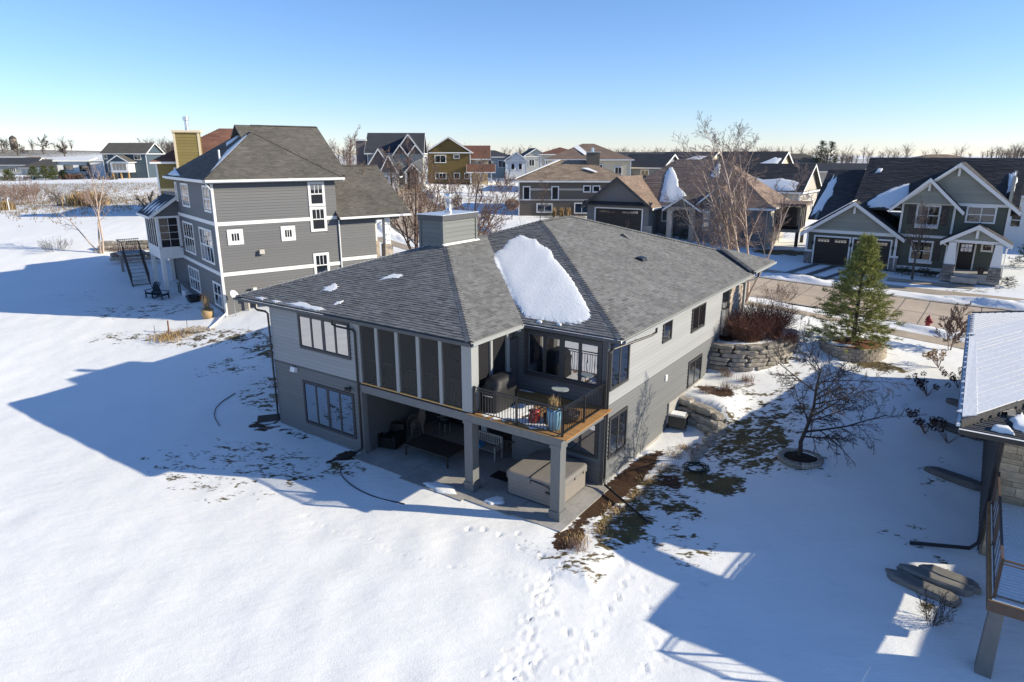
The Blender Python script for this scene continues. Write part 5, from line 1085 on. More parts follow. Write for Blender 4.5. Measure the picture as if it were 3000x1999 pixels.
mr = Roof(X['shing_dk'], 6); mr.face([(-1.0,-.1,6.75),(13.2,-.1,7.9),(13.2,6,11.45),(2.4,6,11.45)] if 0 else [(2.3,.4,7.54),(6.2,.4,7.54),(6.2,6,11.45),(2.3,6,11.45)], expo=.16, wid=(.3,.7)); mr.face([(13.2,11.8,8.0),(2.3,11.8,8.0),(2.3,6,11.45),(13.2,6,11.45)], tabs=False)
mr.face([(6.2,.35,7.5),(13.2,.35,7.5),(13.2,6,11.45),(6.2,6,11.45)], expo=.16, wid=(.3,.7)); mr.face([(-.9,.4,6.51),(2.6,.4,6.51),(2.6,6,10.42),(-.9,6,10.42)], expo=.16, wid=(.3,.7)); mr.face([(3.4,11.8,6.7),(-.9,11.8,6.7),(-.9,6,10.42),(3.4,6,10.42)], tabs=False)
mro = mr.build(G, label='black shingle main roof with snow left in the valleys')
b = MB(); b.prism([(12.7,.3,8.0),(12.7,11.5,8.0),(12.7,6,11.3)], (-.2,0,0)); b.prism([(-.4,.3,6.5),(-.4,11.5,6.5),(-.4,6,10.3)], (.2,0,0)); b.build('gable_wall', sh, G)
f1 = lambda s, t: 6.02+(t+.3)*.6984; f2 = lambda s, t: 7.05+(t+.3)*.6984
for i, (o, f) in enumerate((([(-.8,.5),(-.7,2),(-.5,4),(-.3,5.2),(.1,5),(.2,3),(-.1,1.4)],f1),([(.5,.5),(1.0,1.2),(1.9,1.7),(2.3,1.9),(2.2,.9),(1.5,.5)],f1),([(2.5,1.3),(2.9,2.0),(3.3,2.1),(3.3,1.2)],f1),([(12.3,2.5),(12.2,4.3),(12.6,4.6),(12.8,3.8),(12.7,2.4)],lambda s, t: 7.5+(t-.35)*.699),([(4.2,.6),(4.6,1.4),(5.2,1.8),(5.7,2.4),(5.8,1.0),(5.2,.4)],f2),([(3.1,4.2),(3.2,4.7),(3.6,4.7),(3.5,4.3)],f2))):
    snow_patch('roof_snow', o, f, mro, .08, .09, 140+i, rings=5)
snow_patch('roof_snow', [(3.6,.5),(3.3,.9),(4.0,1.9),(4.8,2.6),(5.9,3.2),(5.9,.5)], f2, mro, .14, .06, 150, rings=6)
b = MB(); b.prism([(9.0,-.5,10.75),(5.6,-.5,8.05),(5.6,2.5,8.1),(9.0,2.5,10.8)], (0,0,.1)); b.build('roof_snow', X['snow'], mro)
b = MB(); b.prism([(2.5,-.5,8.05),(-1.0,-.5,5.65),(-1.0,3,5.7),(2.5,3,8.1)], (0,0,.08)); b.build('roof_snow', X['snow'], mro)
# entry porch
gable_front(G, 9.35, 12.85, -1.5, 5.68, 6.72, sh, 1.8, X['shing_dk'], over=.4, fr=.35, seed=5, roofname='porch_roof')
ub('porch_beam', X['white'], G, (11.1,-1.45,5.6), (3.5,.25,.2))
for u in (9.72,12.5):
    b = MB(); b.prism([(u-.33,-1.8,3.9),(u+.33,-1.8,3.9),(u+.22,-1.7,5.5),(u-.22,-1.7,5.5)], (0,.5,0)); b.build('porch_column', X['white'], G)
    sb = ub('stone_base', X['stone3'], G, (u,-1.55,3.4), (.75,.7,1.0))
    for k in range(15): ub('stone', X['stone3'], sb, ((-.33,0,.33)[k % 3],-.5,-.42+.2*(k//3)), (.3,.12,.17))
b = MB(); b.box(9.3,12.9,-1.9,.3,2.7,3.35); b.box(10.0,11.6,-2.4,-1.9,2.7,3.1); b.build('porch_step', X['conc'], G)
d = ub('front_door', X['doorblk'], G, (10.53,.22,4.4), (.95,.08,2.05)); d['label'] = 'black front door with six small panes'
for k in range(6): ub('pane', X['glass_m'], d, (-.25+.25*(k % 3),-.55,.2+.14*(k//3)), (.22,.1,.12))
b = MB(); b.box(9.95,10.05,.15,.28,3.35,5.5); b.box(11.02,11.12,.15,.28,3.35,5.5); b.box(10.05,11.02,.15,.28,5.43,5.55); b.build('door_frame', X['white'], G)
window(G, (5.95,.3), 0, 5.45, 6.2, 4.75, 5.4, tmat=X['white'], trim=.12, cols=1)
for p in ([(5.97,-.55,5.5),(5.97,-.1,5.2),(5.97,-.08,3.0)],[(9.0,-1.85,5.5),(9.4,-1.5,5.2),(9.35,-1.3,3.2),(9.1,-1.9,2.95)],[(13.2,-1.85,5.5),(12.95,-1.2,5.2),(12.95,-1.1,3.0),(13.4,-1.6,2.85)]): downspout(G, p, .05, X['white'])
def pat(u, v, z=None):
    x = PX+math.cos(PA)*u-math.sin(PA)*v; y = PY+math.sin(PA)*u+math.cos(PA)*v; return (x, y, gz(x, y) if z is None else z)
def drive(name, label, quad, mat, off, n=14):
    b = MB(); k1 = n+1; xs = []; ys = []
    for i in range(k1):
        for j in range(k1):
            u, v = i/n, j/n; (ax, ay), (bx_, by), (cx_, cy_), (dx, dy) = quad
            xs.append((ax*(1-u)+bx_*u)*(1-v)+(dx*(1-u)+cx_*u)*v); ys.append((ay*(1-u)+by*u)*(1-v)+(dy*(1-u)+cy_*u)*v)
    z = ground(xs, ys)+off; b.v = [(x, y, q_) for x, y, q_ in zip(xs, ys, z)]
    for i in range(n):
        for j in range(n): b.f.append((i*k1+j, i*k1+j+1, (i+1)*k1+j+1, (i+1)*k1+j)); b.m.append(0); b.a.append(0)
    o = b.build(name, mat, smooth=True); return tag(o, label, kind='structure')
for i, (u0, u1) in enumerate(((.15,.65),(1.55,2.05),(3.1,3.5),(4.4,4.9))):
    drive('tyre_track', 'dark wet tyre track on the snowy driveway, '+('leftmost','second from left','third from left','rightmost')[i], [pat(u0,-.1)[:2],pat(u1,-.1)[:2],pat(u1-1.5,-6.2)[:2],pat(u0-1.5,-6.2)[:2]], X['drive'], .06)
drive('front_walk', 'short concrete walk to the green house porch', [pat(6.0,-2.3)[:2],pat(6.0,-3.3)[:2],pat(11.5,-3.3)[:2],pat(11.5,-2.3)[:2]], X['walk'], .05)
b = MB(); b.lathe([(.16,0),(.22,.4),(.2,.42)], n=10); tag(b.build('flower_pot', X['potdark'], loc=pat(11.7,-1.7,3.36)), 'dark pot on the green house porch', 'pot')
# ------------------------------------------------------------------ generic background houses
def slope_roof(parent, w_, d, ze, kind, pitch, mat, over=.5, tabs=False, seed=1, name='roof', x0=0., y0=0., wallmat=None, expo=.3):
    r = Roof(mat, seed); a, c, e, f = x0-over, x0+w_+over, y0-over, y0+d+over; zl = ze; kw = dict(expo=expo, wid=(.5,1.1), tabs=tabs, thick=.1)
    if kind == 'u':
        h = zl+(f-e)/2*pitch; ym = (e+f)/2; r.face([(a,e,zl),(c,e,zl),(c,ym,h),(a,ym,h)], **kw); r.face([(c,f,zl),(a,f,zl),(a,ym,h),(c,ym,h)], **{**kw, 'tabs': False})
    elif kind == 'v':
        h = zl+(c-a)/2*pitch; xm = (a+c)/2; r.face([(a,f,zl),(a,e,zl),(xm,e,h),(xm,f,h)], **kw); r.face([(c,e,zl),(c,f,zl),(xm,f,h),(xm,e,h)], **kw)
    else:
        if w_ >= d: k = (f-e)/2; ym = (e+f)/2; h = zl+k*pitch; p, q_ = (a+k,ym,h), (c-k,ym,h); r.face([(a,e,zl),(c,e,zl),q_,p], **kw); r.face([(c,f,zl),(a,f,zl),p,q_], **{**kw, 'tabs': False}); r.face([(a,f,zl),(a,e,zl),p], **kw); r.face([(c,e,zl),(c,f,zl),q_], **kw)
        else: k = (c-a)/2; xm = (a+c)/2; h = zl+k*pitch; p, q_ = (xm,e+k,h), (xm,f-k,h); r.face([(a,e,zl),(c,e,zl),p], **kw); r.face([(c,f,zl),(a,f,zl),q_], **kw); r.face([(a,f,zl),(a,e,zl),p,q_], **kw); r.face([(c,e,zl),(c,f,zl),q_,p], **kw)
    ro = r.build(parent, name)
    if kind == 'u' and wallmat: b = MB(); [b.prism([(x,y0,ze-.3),(x,y0+d,ze-.3),(x,y0+d/2,h-.12)], (.12 if x == x0 else -.12,0,0)) for x in (x0, x0+w_)]; b.build('gable_wall', wallmat, parent)
    if kind == 'v' and wallmat: b = MB(); [b.prism([(x0,y,ze-.3),(x0+w_,y,ze-.3),(x0+w_/2,y,h-.12)], (0,.12 if y == y0 else -.12,0)) for y in (y0, y0+d)]; b.build('gable_wall', wallmat, parent)
    if kind == 'v':
        b = MB()
        for x in (a, c): b.prism([(x,e-.03,zl-.28),((a+c)/2,e-.03,h-.28),((a+c)/2,e-.03,h),(x,e-.03,zl)], (0,.05,0))
        b.build('barge_board', X['white'], parent)
    if kind == 'u':
        b = MB()
        for x in (a, c): b.prism([(x,e,zl-.28),(x,ym,h-.28),(x,ym,h),(x,e,zl)], (-.03 if x == a else .03,0,0)); b.prism([(x,f,zl-.28),(x,ym,h-.28),(x,ym,h),(x,f,zl)], (-.03 if x == a else .03,0,0))
        b.build('barge_board', X['white'], parent)
    b = MB(); b.bar((a,e,zl-.12),(c,e,zl-.12),.05,.2); b.bar((a,e,zl-.12),(a,f,zl-.12),.05,.2); b.bar((c,e,zl-.12),(c,f,zl-.12),.05,.2); b.build('fascia', X['white'], parent)
    return ro
def bhouse(label, x, y, rot, w_, d, z0, ze, wm, rm, kind, pitch, wins=(), tabs=False, seed=1, trim=None, over=.5, boards=0, wing=None, name='house', zb=None):
    h = thing(name, label, 'house', (x,y,0), R(rot)); zb = z0-1.5 if zb is None else zb
    fo = [q_[1:5] for q_ in wins if q_[0] == 'f']
    if boards: wall(h, (0,0), 0, w_, z0, ze-.1, wm, fo, expo=boards, thick=.2); b = MB(); b.box(0,w_,.2,d,zb,ze); b.box(0,w_,.05,.2,zb,z0); b.build('wall', wm, h)
    else: b = MB(); b.box(0,w_,0,d,zb,ze); b.build('wall', wm, h)
    ro = slope_roof(h, w_, d, ze, kind, pitch, rm, over, tabs, seed, wallmat=wm)
    tm = trim or X['white']
    for q_ in wins:
        O, an = {'f': ((0,0),0), 'r': ((w_,0),math.pi/2), 'l': ((0,d),-math.pi/2)}[q_[0]]; c, r_ = (q_[5:7] if len(q_) > 6 else (2,1))
        window(h, O, an, *q_[1:5], cols=c, rows=r_, tmat=tm, trim=.14, mull=.07, proud=.09, pmat=X['glass_far'])
    for u in (0, w_): ub('corner_board', tm, h, (u,-.0,(z0+ze)/2), (.16,.08,ze-z0))
    return h, ro
def snow_on(ro, pts3, n=1):   # thin snow sheet over a roof part
    b = MB(); b.prism(pts3, (0,0,.08)); b.build('roof_snow', X['snow'], ro)
# brown roofed house with dark garage
Q, qr = bhouse('brown roofed ranch house with wide dark garage door', 10.0,70.6,-30, 16.0,11,2.9,6.9, X['taupe_gray'], X['shing_br'], 'hip', .72, (), tabs=True, seed=61, trim=X['taupe_gray'])
Q.location[0] -= .0
def qw(*a, **k): return wall(Q, *a, **k)
qw((-.95,-3.0), 0, 6.5, 4.0, 6.95, X['taupe_gray'], [(.95,5.85,4.3,6.65)], expo=.17, name='garage_wall'); garage_door(Q, (0,-3.0), 0, .0,4.85,4.3,6.5, X['doorblk'], groups=2)
b = MB(); b.box(-.95,5.55,-2.8,2,3,6.95); b.build('garage_wall', X['taupe_gray'], Q)
r = gable_front(Q, -.95, 5.55, -3.0, 7.0, 9.5, X['taupe_gray'], 7.5, X['shing_br'], over=.5, fr=.5, expo=.17, seed=62, brace=False)
for o in Q.children:
    if o.name.startswith('barge_board'): o.data.materials[0] = X['frame_dark']
b = MB(); b.prism([(-1.3,-3.6,6.85),(5.9,-3.6,6.85),(5.9,-3.0,7.15),(-1.3,-3.0,7.15)], (0,0,.08)); b.build('pent_roof', X['shing_dk'], Q)
for u in (-.9,5.5): ub('stone_base', X['stone3'], Q, (u,-3.03,4.6), (.9,.12,.8))
snow_patch('roof_snow', [(5.7,-.3),(8.8,-.35),(8.0,.8),(7.0,1.6),(6.6,2.6),(6.0,3.6),(5.4,4.3),(4.9,4.4),(5.0,3.0),(5.3,1.5)], lambda s, t: 6.9+(t+.5)*.72, qr, .12, .05, 310, rings=9)
snow_patch('roof_snow', [(9.6,3.2),(10.6,3.0),(10.3,4.6),(9.9,5.2)], lambda s, t: 6.9+(t+.5)*.72, qr, .12, .06, 311, rings=6)
gable_front(Q, 7.0, 9.9, -1.6, 6.75, 7.7, X['taupe_gray'], 4.5, X['shing_dk'], over=.4, expo=.17, seed=63, brace=False, bargew=.2); gable_front(Q, 9.6, 13.6, -.9, 7.0, 8.7, X['taupe_gray'], 5.0, X['shing_br'], over=.4, expo=.17, seed=64, brace=False, bargew=.2)
for u in (7.3,9.5): ub('arch_pier', X['stone2'], Q, (u,-1.7,5.1), (.5,.5,2.9))
b = MB(); b.prism([(7.05,-1.92,6.3)]+[(8.4+1.0*math.cos(R(a)),-1.92,6.2+.4*math.sin(R(a))) for a in range(180,-1,-20)][::1]+[(9.75,-1.92,6.3),(9.75,-1.92,6.85),(7.05,-1.92,6.85)], (0,.3,0)); b.build('arch', X['stone2'], Q)
window(Q, (0,0), 0, 5.9, 7.0, 5.2, 6.35, cols=2, tmat=X['white'], trim=.1); window(Q, (9.6,-.9), 0, .7, 1.3, 4.6, 6.5, tmat=X['white'], trim=.08); window(Q, (9.6,-.9), 0, 2.4, 3.2, 4.6, 6.5, tmat=X['white'], trim=.08)
b = MB(); b.box(9.6,13.6,-.75,0,3,7.0); b.build('bay_wall', X['taupe_gray'], Q)
b = MB(); b.box(15.98,16.06,-.2,11,2.2,6.9); b.build('side_wall', X['beige'], Q); window(Q, (16.06,0), math.pi/2, 2.0,2.9,4.6,6.4, cols=2, tmat=X['white'])
b = MB(); b.box(16.06,18.4,4.4,9,4.3,4.6); b.build('porch_deck', X['beige'], Q)
for v in (4.5,5.8,7.1,8.9): ub('porch_post', X['beige'], Q, (18.3,v,5.7), (.12,.12,2.3))
for v0, v1 in ((4.55,5.75),(5.85,7.05),(7.15,8.85)): ub('screen_panel', X['screen_d'], Q, (18.3,(v0+v1)/2,5.7), (.02,v1-v0,2.2))
ub('screen_panel', X['screen_d'], Q, (17.2,4.45,5.7), (2.1,.02,2.2)); b = MB(); b.prism([(16,4.0,6.85),(18.8,4.0,6.85),(18.8,9.4,6.85),(16,9.4,6.85)], (0,0,.25)); b.build('porch_roof', X['shing_br'], Q)
for u, v in ((18.2,4.6),(18.2,8.8)): ub('porch_stilt', X['bark_g'], Q, (u,v,3.3), (.3,.3,2.6))
drive('driveway', 'snow dusted driveway of the brown roofed house', [(9.5,67.5),(14.2,64.8),(11.0,56.5),(7.0,59.0)], X['snow'], .04)
# taupe house
T, tr_ = bhouse('long low taupe house with tan hip roof and pale bands', .9,88,-3, 14.2,11,4.1,8.5, X['taupe'], X['shing_tan'], 'hip', .42, [('f',.5,1.5,6.0,7.8,1,1),('f',4.2,5.2,6.0,7.8,1,1),('f',8.3,9.3,7.0,7.9,1,1),('f',9.5,10.5,7.0,7.9,1,1),('f',7.2,9.2,4.3,5.7,2,1),('f',2.3,4.4,4.4,5.6,2,1)], tabs=True, seed=70, boards=.3)
trim_box(T, 'band_trim', X['beige'], (0,0), 0, 0, 14.2, 5.95, 6.15, .07); 
for u0, u1 in ((1.5,4.2),(5.2,8.3),(10.5,14.2)): trim_box(T, 'band_trim', X['beige'], (0,0), 0, u0, u1, 7.25, 7.5, .065)
b = MB(); b.box(8.9,10.6,4.0,5.6,9,12.0); b.build('chimney', X['taupe'], T); b = MB(); b.box(8.8,10.7,3.9,5.7,12.0,12.1); b.lathe([(.2,0),(.18,.5)], (9.7,4.8,12.1), 8); b.build('chimney_cap', X['galv'], T)
snow_on(tr_, [(-.4,0,8.75),(0.2,.6,8.95),(5.4,5.2,11.0),(5.0,5.6,11.0),(-.4,1.2,8.75)]); snow_on(tr_, [(8.2,2.5,9.95),(9.8,1.4,9.5),(10.2,1.5,9.5),(9.0,2.7,9.98)])
# yellow house with tall chimney
Y, yr = bhouse('olive yellow house with red brown roof behind the grey house', -37.2,71.5,18, 16,12,5.2,11.0, X['olive'], X['shing_red'], 'hip', .55, [('f',1.6,3.1,8.6,10.4,2,2),('f',2.0,3.6,5.6,7.2,3,2)], tabs=True, seed=80, boards=.19)
wall(Y, (2.2,-1.2), 0, 2.3, 5.0, 13.9, X['olive'], expo=.3, name='chimney_wall'); b = MB(); b.box(2.2,4.5,-1.0,.6,5,13.9); b.build('chimney_core', X['olive'], Y)
wall(Y, (4.5,-1.2), math.pi/2, 1.8, 5.0, 13.9, X['olive'], expo=.3, name='chimney_wall')
for u in (2.2,4.5): ub('corner_board', X['cream'], Y, (u,-1.2,9.5), (.22,.14,8.9))
b = MB(); b.box(2.0,4.75,-1.4,.8,13.9,14.12); b.build('chimney_cap', X['cream'], Y); b = MB(); b.lathe([(.22,0),(.2,.3),(.2,1.0),(.32,1.02),(.32,1.4)], (3.4,-.3,14.1), 10); b.build('flue_pipe', X['galv'], Y)
trim_box(Y, 'band_trim', X['cream'], (0,0), 0, 0, 16, 8.0, 8.25, .05); trim_box(Y, 'frieze', X['cream'], (0,0), 0, 0, 16, 10.75, 11, .05)
b = MB(); b.prism([(4.2,2.0,12.2),(12.0,2.0,12.2),(8.0,6.5,15.2)], (0,4,0)) if 0 else None
slope_roof(Y, 9.0, 9.0, 11.6, 'hip', .62, X['shing_red'], over=.4, tabs=True, seed=81, name='upper_roof', x0=5.5, y0=2.0)
# grey multi gable house
W, wr = bhouse('pale grey house with three steep white trimmed gables by the street', -24.4,116,4, 9.0,10,6.2,12.0, X['lgray'], X['shing_bl'], 'u', .62, [('f',5.0,6.2,9.7,11.5,2,2),('f',7.2,8.2,9.7,11.5,2,2),('f',7.4,8.6,7.3,9.0,3,2)], tabs=False, seed=90, boards=.25)
gable_front(W, 4.6, 9.2, -.2, 12.0, 15.0, X['mauve'], 6, X['shing_bl'], over=.4, expo=.25, tabs=False, brace=True); gable_front(W, 4.5, 6.6, -1.0, 11.9, 13.3, X['mauve'], 4, X['shing_bl'], over=.3, expo=.25, tabs=False, brace=False); gable_front(W, 7.0, 9.3, -1.0, 11.9, 13.3, X['mauve'], 4, X['shing_bl'], over=.3, expo=.25, tabs=False, brace=False)
b = MB(); b.box(4.5,6.6,-.85,0,6,11.9); b.box(7.0,9.3,-.85,0,6,11.9); b.build('bay_wall', X['lgray'], W)
b = MB(); b.box(.5,4.6,-6,0,6,9.6); b.build('garage_wall', X['lgray'], W); gable_front(W, .5, 4.6, -6, 9.6, 12.6, X['mauve'], 7, X['shing_bl'], over=.4, expo=.25, tabs=False, brace=False); garage_door(W, (.5,-6.0), 0, .6,3.5,6.2,8.5, X['doorwht'])
b = MB(); b.box(2.8,5.6,-7,-6.0,6,9.0); b.build('bay_wall', X['lgray'], W); gable_front(W, 2.8, 5.6, -7, 9.0, 11.6, X['mauve'], 5, X['shing_bl'], over=.4, expo=.25, tabs=False, brace=False); garage_door(W, (2.8,-7.0), 0, .4,2.4,6.2,8.4, X['doorwht'])
gable_front(W, 6.4, 9.0, -3.5, 8.9, 10.3, X['mauve'], 3.5, X['shing_bl'], over=.3, expo=.25, tabs=False)
for u in (6.6,8.8): ub('porch_column', X['white'], W, (u,-3.4,7.9), (.3,.3,2.0)); ub('stone_base', X['stone2'], W, (u,-3.4,6.6), (.5,.5,.9))
b = MB(); b.box(-2.2,-.6,2,3.6,6,14.0); b.build('chimney', X['mauve'], W); b = MB(); b.box(-2.4,-.4,1.8,3.8,14,14.25); b.build('chimney_cap', X['white'], W)
# olive gable house
O7, _ = bhouse('olive brown gable house with red brown roof far along the street', -16.2,131,2, 8.2,9,6.4,12.2, X['olive_dk'], X['shing_red'], 'v', .62, [('f',1.4,3.6,10.2,11.7,2,1),('f',5.0,6.2,11.0,11.8,1,1),('f',1.4,3.6,7.2,8.4,3,1),('f',5.0,6.2,7.2,8.4,1,1),('f',7.0,8.0,7.2,8.4,1,1)], seed=95)
slope_roof(O7, 6, 7, 11.0, 'u', .62, X['shing_red'], x0=5.6, y0=1.0, name='wing_roof', wallmat=X['cream']); b = MB(); b.box(8.2,11.6,1,8,5,11.2); b.build('wing_wall', X['cream'], O7); window(O7, (8.2,1), 0, .8, 2.2, 10.0, 11.0, tmat=X['white'])
slope_roof(O7, 4.5, 3, 8.6, 'u', .7, X['shing_red'], x0=8.0, y0=-2.0, name='porch_roof', wallmat=X['olive_dk'])
for u in (8.3,10.2,12.2): ub('porch_column', X['white'], O7, (u,-1.8,7.6), (.25,.25,2.2))
# cream house
K9, kr = bhouse('cream house with broad brown hip roof behind the taupe house', 6.0,116,-4, 14.0,12,5.0,11.0, X['cream'], X['shing_br'], 'hip', .40, [('f',8.2,9.4,8.5,10.2,2,1),('f',11.3,12.6,7.4,9.8,2,2)], seed=99)
snow_on(kr, [(4.4,4.6,13.0),(5.2,5.2,13.3),(7.0,1.3,11.8),(6.2,1.0,11.7)])
BG = [('slate blue two storey house with porch on cedar posts across the marsh',-111,186,2,11.5,10,5.6,12.1,'slate_blue','shing_gr','u',.52,[('f',.3,1.3,10.6,11.8,1,1),('f',3.0,3.9,10.6,11.8,1,1),('f',8.3,10.2,10.4,11.8,2,1),('f',1.0,3.0,7.4,9.6,1,1),('f',1.4,3.4,5.8,7.0,1,1)]),
 ('low house with tan hip roof at the far left',-177,240,0,13,9,6.2,8.6,'beige','shing_tan','hip',.5,[('f',2,4,6.8,8.2,2,1)]),
 ('grey roofed ranch house at the far left edge',-172,225,4,14,9,5.8,8.6,'lgray','shing_bl','u',.45,[('f',6,8,6.4,8,3,1),('f',10,12,6.4,8,2,1)]),
 ('brown roofed ranch house left of the white flat roofed house',-154,214,-6,12,9,5.4,7.9,'lgray','shing_gr','hip',.5,[('f',2,4,5.8,7.3,2,1),('f',6,9,5.8,7.3,3,1)]),
 ('dark hipped roof house behind the white flat roofed house',-143,250,0,13,9,6.8,9.6,'mauve','shing_bl','hip',.5,[('f',2,4,7,8.6,2,1)]),
 ('pale house with shallow dark hip roof right of the olive house',-9.0,172,6,9,8,6.2,11.3,'lgray','shing_bl','hip',.35,[('f',2,4,8.6,10.4,2,1),('f',5.5,7.5,8.6,10.4,2,1)]),
 ('small white gabled house beyond the bare street trees',-1.5,165,0,5.0,8,6.1,10.4,'white','shing_bl','v',.7,[('f',1.2,2.2,8.2,9.8,1,1),('f',3,4,8.2,9.8,1,1)]),
 ('narrow white house with slate gable far down the street',3.4,180,8,6.0,9,6,11.4,'lgray','shing_bl','v',.6,[('f',1,2.6,8.8,10.6,2,1)]),
 ('distant house showing only its red brown roof',6.4,152,0,9,9,6,11.9,'beige','shing_red','hip',.3,[('f',1,2.6,8.8,10.6,2,1)]),
 ('blue grey house with dark roof and white gable end beside the cream house',19.5,122.7,-36,8,8,5.2,9.6,'paleblue','shing_bl','u',.5,[('f',4.0,5.6,7.4,9.2,2,1)]),
 ('dark roofed house with two white gables beyond the brown roof',28.4,133.9,-36,10,9,5.2,10.2,'cream','shing_bl','u',.42,[('r',3,5,7.5,9.5,2,1)]),
 ('long slate roofed house far behind the dark roofs',21.0,200,-4,24,10,6,10.6,'paleblue','shing_bl','u',.35,[('f',4,6,7,9,2,1)]),
 ('cream gable house with dark roof behind the birch',31.3,105.3,-36,9,9,4.2,9.7,'cream','shing_dk','u',.5,[('r',3,5,7,9,2,1)]),
 ('beige gable house with snowy black roof right of the birch',25.6,88.8,-36,11.5,9.5,3.2,7.35,'beige','shing_dk','u',.62,[('r',1.2,2.2,4.6,6.2,1,2),('r',4.2,5.2,6.2,6.9,1,1),('r',6.6,7.6,4.6,6.2,1,2)]),
 ('tan hipped roof house with chimney far right of the birch',57.5,152,-5,13,9,4,9.5,'mauve','shing_gr','hip',.5,[('f',3,5,6,8,2,1)]),
 ('dark roofed house with white gable above the green garage roof',47.4,116.5,-36,11,8,4.2,9.1,'beige','shing_bl','u',.28,[('r',3,5,6,8,2,1)]),
 ('second dark gable roof just behind the green house ridge',58.0,114,-10,9,8,4.2,8.9,'beige','shing_dk','v',.3,[('f',3,5,6,8,2,1)]),
 ('distant tan roof behind the right end of the green house',95,160,-6,13,9,4,10.6,'lgray','shing_tan','hip',.25,[('f',3,5,6,8,2,1)]),
 ('white house cut by the right edge behind the green house',47.2,65,-36,12,9,2.8,8.0,'white','shing_dk','hip',.5,[('f',.9,1.9,4.9,6.4,1,2),('f',3.2,4.4,4.9,6.4,1,2)]),
 ('tan house with red brick band at the far right edge',74,98,-30,14,9,3.4,9.3,'beige','shing_dk','hip',.35,[('f',2,4,6,8,2,1)])]
BH = {}
for i, q_ in enumerate(BG): BH[i] = bhouse(q_[0], q_[1], q_[2], q_[3], q_[4], q_[5], q_[6], q_[7], X[q_[8]], X[q_[9]], q_[10], q_[11], q_[12], tabs=(q_[2] < 90), seed=200+i)
BL = BH[0][0]   # porch of the blue house
b = MB(); b.box(3.6,8.2,-3.5,0,7.2,10.0); b.build('sunroom', X['white'], BL); gable_front(BL, 3.5, 8.3, -3.5, 10.1, 11.6, X['slate_blue'], 4, X['shing_gr'], over=.5, expo=.4, tabs=False, brace=False)
window(BL, (3.6,-3.5), 0, .4, 4.2, 7.7, 9.6, cols=4, tmat=X['white'])
for u in (3.9,6,8): ub('porch_post', X['cedar'], BL, (u,-3.3,6.3), (.3,.3,1.9))
h = thing('house', 'white flat roofed modern house across the marsh', 'house', (-128.5,193,0), R(20))
b = MB(); b.box(0,12,0,9,5,10.0); b.build('wall', X['white'], h); b = MB(); b.prism([(-.6,-1,9.9),(8.4,-1,9.9),(8.4,9.5,10.6),(-.6,9.5,10.6)], (0,0,.45)); b.build('roof', X['white'], h); b = MB(); b.box(8.4,12.4,-.4,9.5,10.0,10.3); b.build('roof', X['white'], h)
b = MB(); b.box(-.4,.1,-.9,0,6.5,9.9); b.box(7.6,8.2,-.9,0,6.5,9.9); b.build('fin_wall', X['trim_dark'], h)
window(h, (0,0), 0, 1.6, 3.9, 7.4, 9.0, cols=2); window(h, (0,0), 0, 5.4, 7.4, 7.2, 8.9, cols=2); b = MB(); b.box(.5,8,-1.6,0,6.6,6.9); b.build('balcony', X['lgray'], h)
snow_patch('roof_snow', [(3.0,-.3),(11.2,-.35),(11.0,1.2),(9.0,1.9),(6.5,1.5),(4.8,2.2),(3.6,1.6)], lambda s, t: 7.35+(t+.5)*.62, BH[13][1], .12, .05, 300, rings=6); snow_patch('roof_snow', [(5.5,0),(8.9,-.2),(9,2.5),(8,2.8)], lambda s, t: 9.7+(t+.5)*.5, BH[12][1], .1, .05, 301); snow_patch('roof_snow', [(4,0),(7.5,-.2),(9,2.5),(7,2.8)], lambda s, t: 10.2+(t+.5)*.42, BH[10][1], .1, .05, 302)
si = thing('silo', 'old grey brown concrete silo on the far hill', 'silo', (-318,440,13.2)); b = MB(); b.lathe([(2.1,0),(2.1,8.5)], n=16); b.build('barrel', X['silo'], si, smooth=True); b = MB(); b.lathe([(2.2,8.5),(1.6,9.6),(.2,10.6)], n=16); b.build('dome', X['bark_g'], si, smooth=True)
# ------------------------------------------------------------------ vegetation
def grow(b, tw, p, d, L, r, lev, rng, P, tm=.012):
    """one limb and its children; thick wood goes to mesh b, fine twigs to tw"""
    nseg = 5 if lev == 0 else (4 if lev == 1 else (3 if L > .35 else 2)); pts = [p]; q_ = p.copy(); dd = d.copy(); g = P['gnarl']
    for i in range(nseg):
        dd = (dd+Vector((rng.gauss(0, g), rng.gauss(0, g), rng.gauss(0, g)*.6+P['up'][min(lev, len(P['up'])-1)]/nseg))).normalized(); q_ = q_+dd*L/nseg; pts.append(q_)
    tip = P.get('tip', .3); rad = [max(P['rmin'], r*(1-(1-tip)*i/nseg)) for i in range(nseg+1)]
    tgt = b if r > tm else tw; tgt.tube(pts, rad, 7 if r > .06 else (5 if r > .025 else 3), cap=False)
    if lev >= P['lev']: return
    n = P['n'][lev]; n = max(1, int(n*rng.uniform(.75, 1.25))); s0 = P['start'][lev]
    for k in range(n):
        f = s0+(1-s0)*((k+rng.random())/n); f = min(f, .999); i = int(f*nseg); t = f*nseg-i; pt = pts[i].lerp(pts[min(i+1, nseg)], t)
        ax = (pts[min(i+1, nseg)]-pts[i]).normalized(); az = rng.uniform(0, 6.283); o = ax.orthogonal().normalized(); o.rotate(Matrix.Rotation(az, 3, ax)); an = R(P['ang'][lev]*rng.uniform(.7, 1.3))
        nd = ax*math.cos(an)+o*math.sin(an); rl = P['ratio'][lev]*rng.uniform(.6, 1.2)*(1-.45*f*P.get('taper', 1)); grow(b, tw, pt, nd.normalized(), L*rl, max(P['rmin'], rad[min(i, nseg)]*P['rr']), lev+1, rng, P, tm)
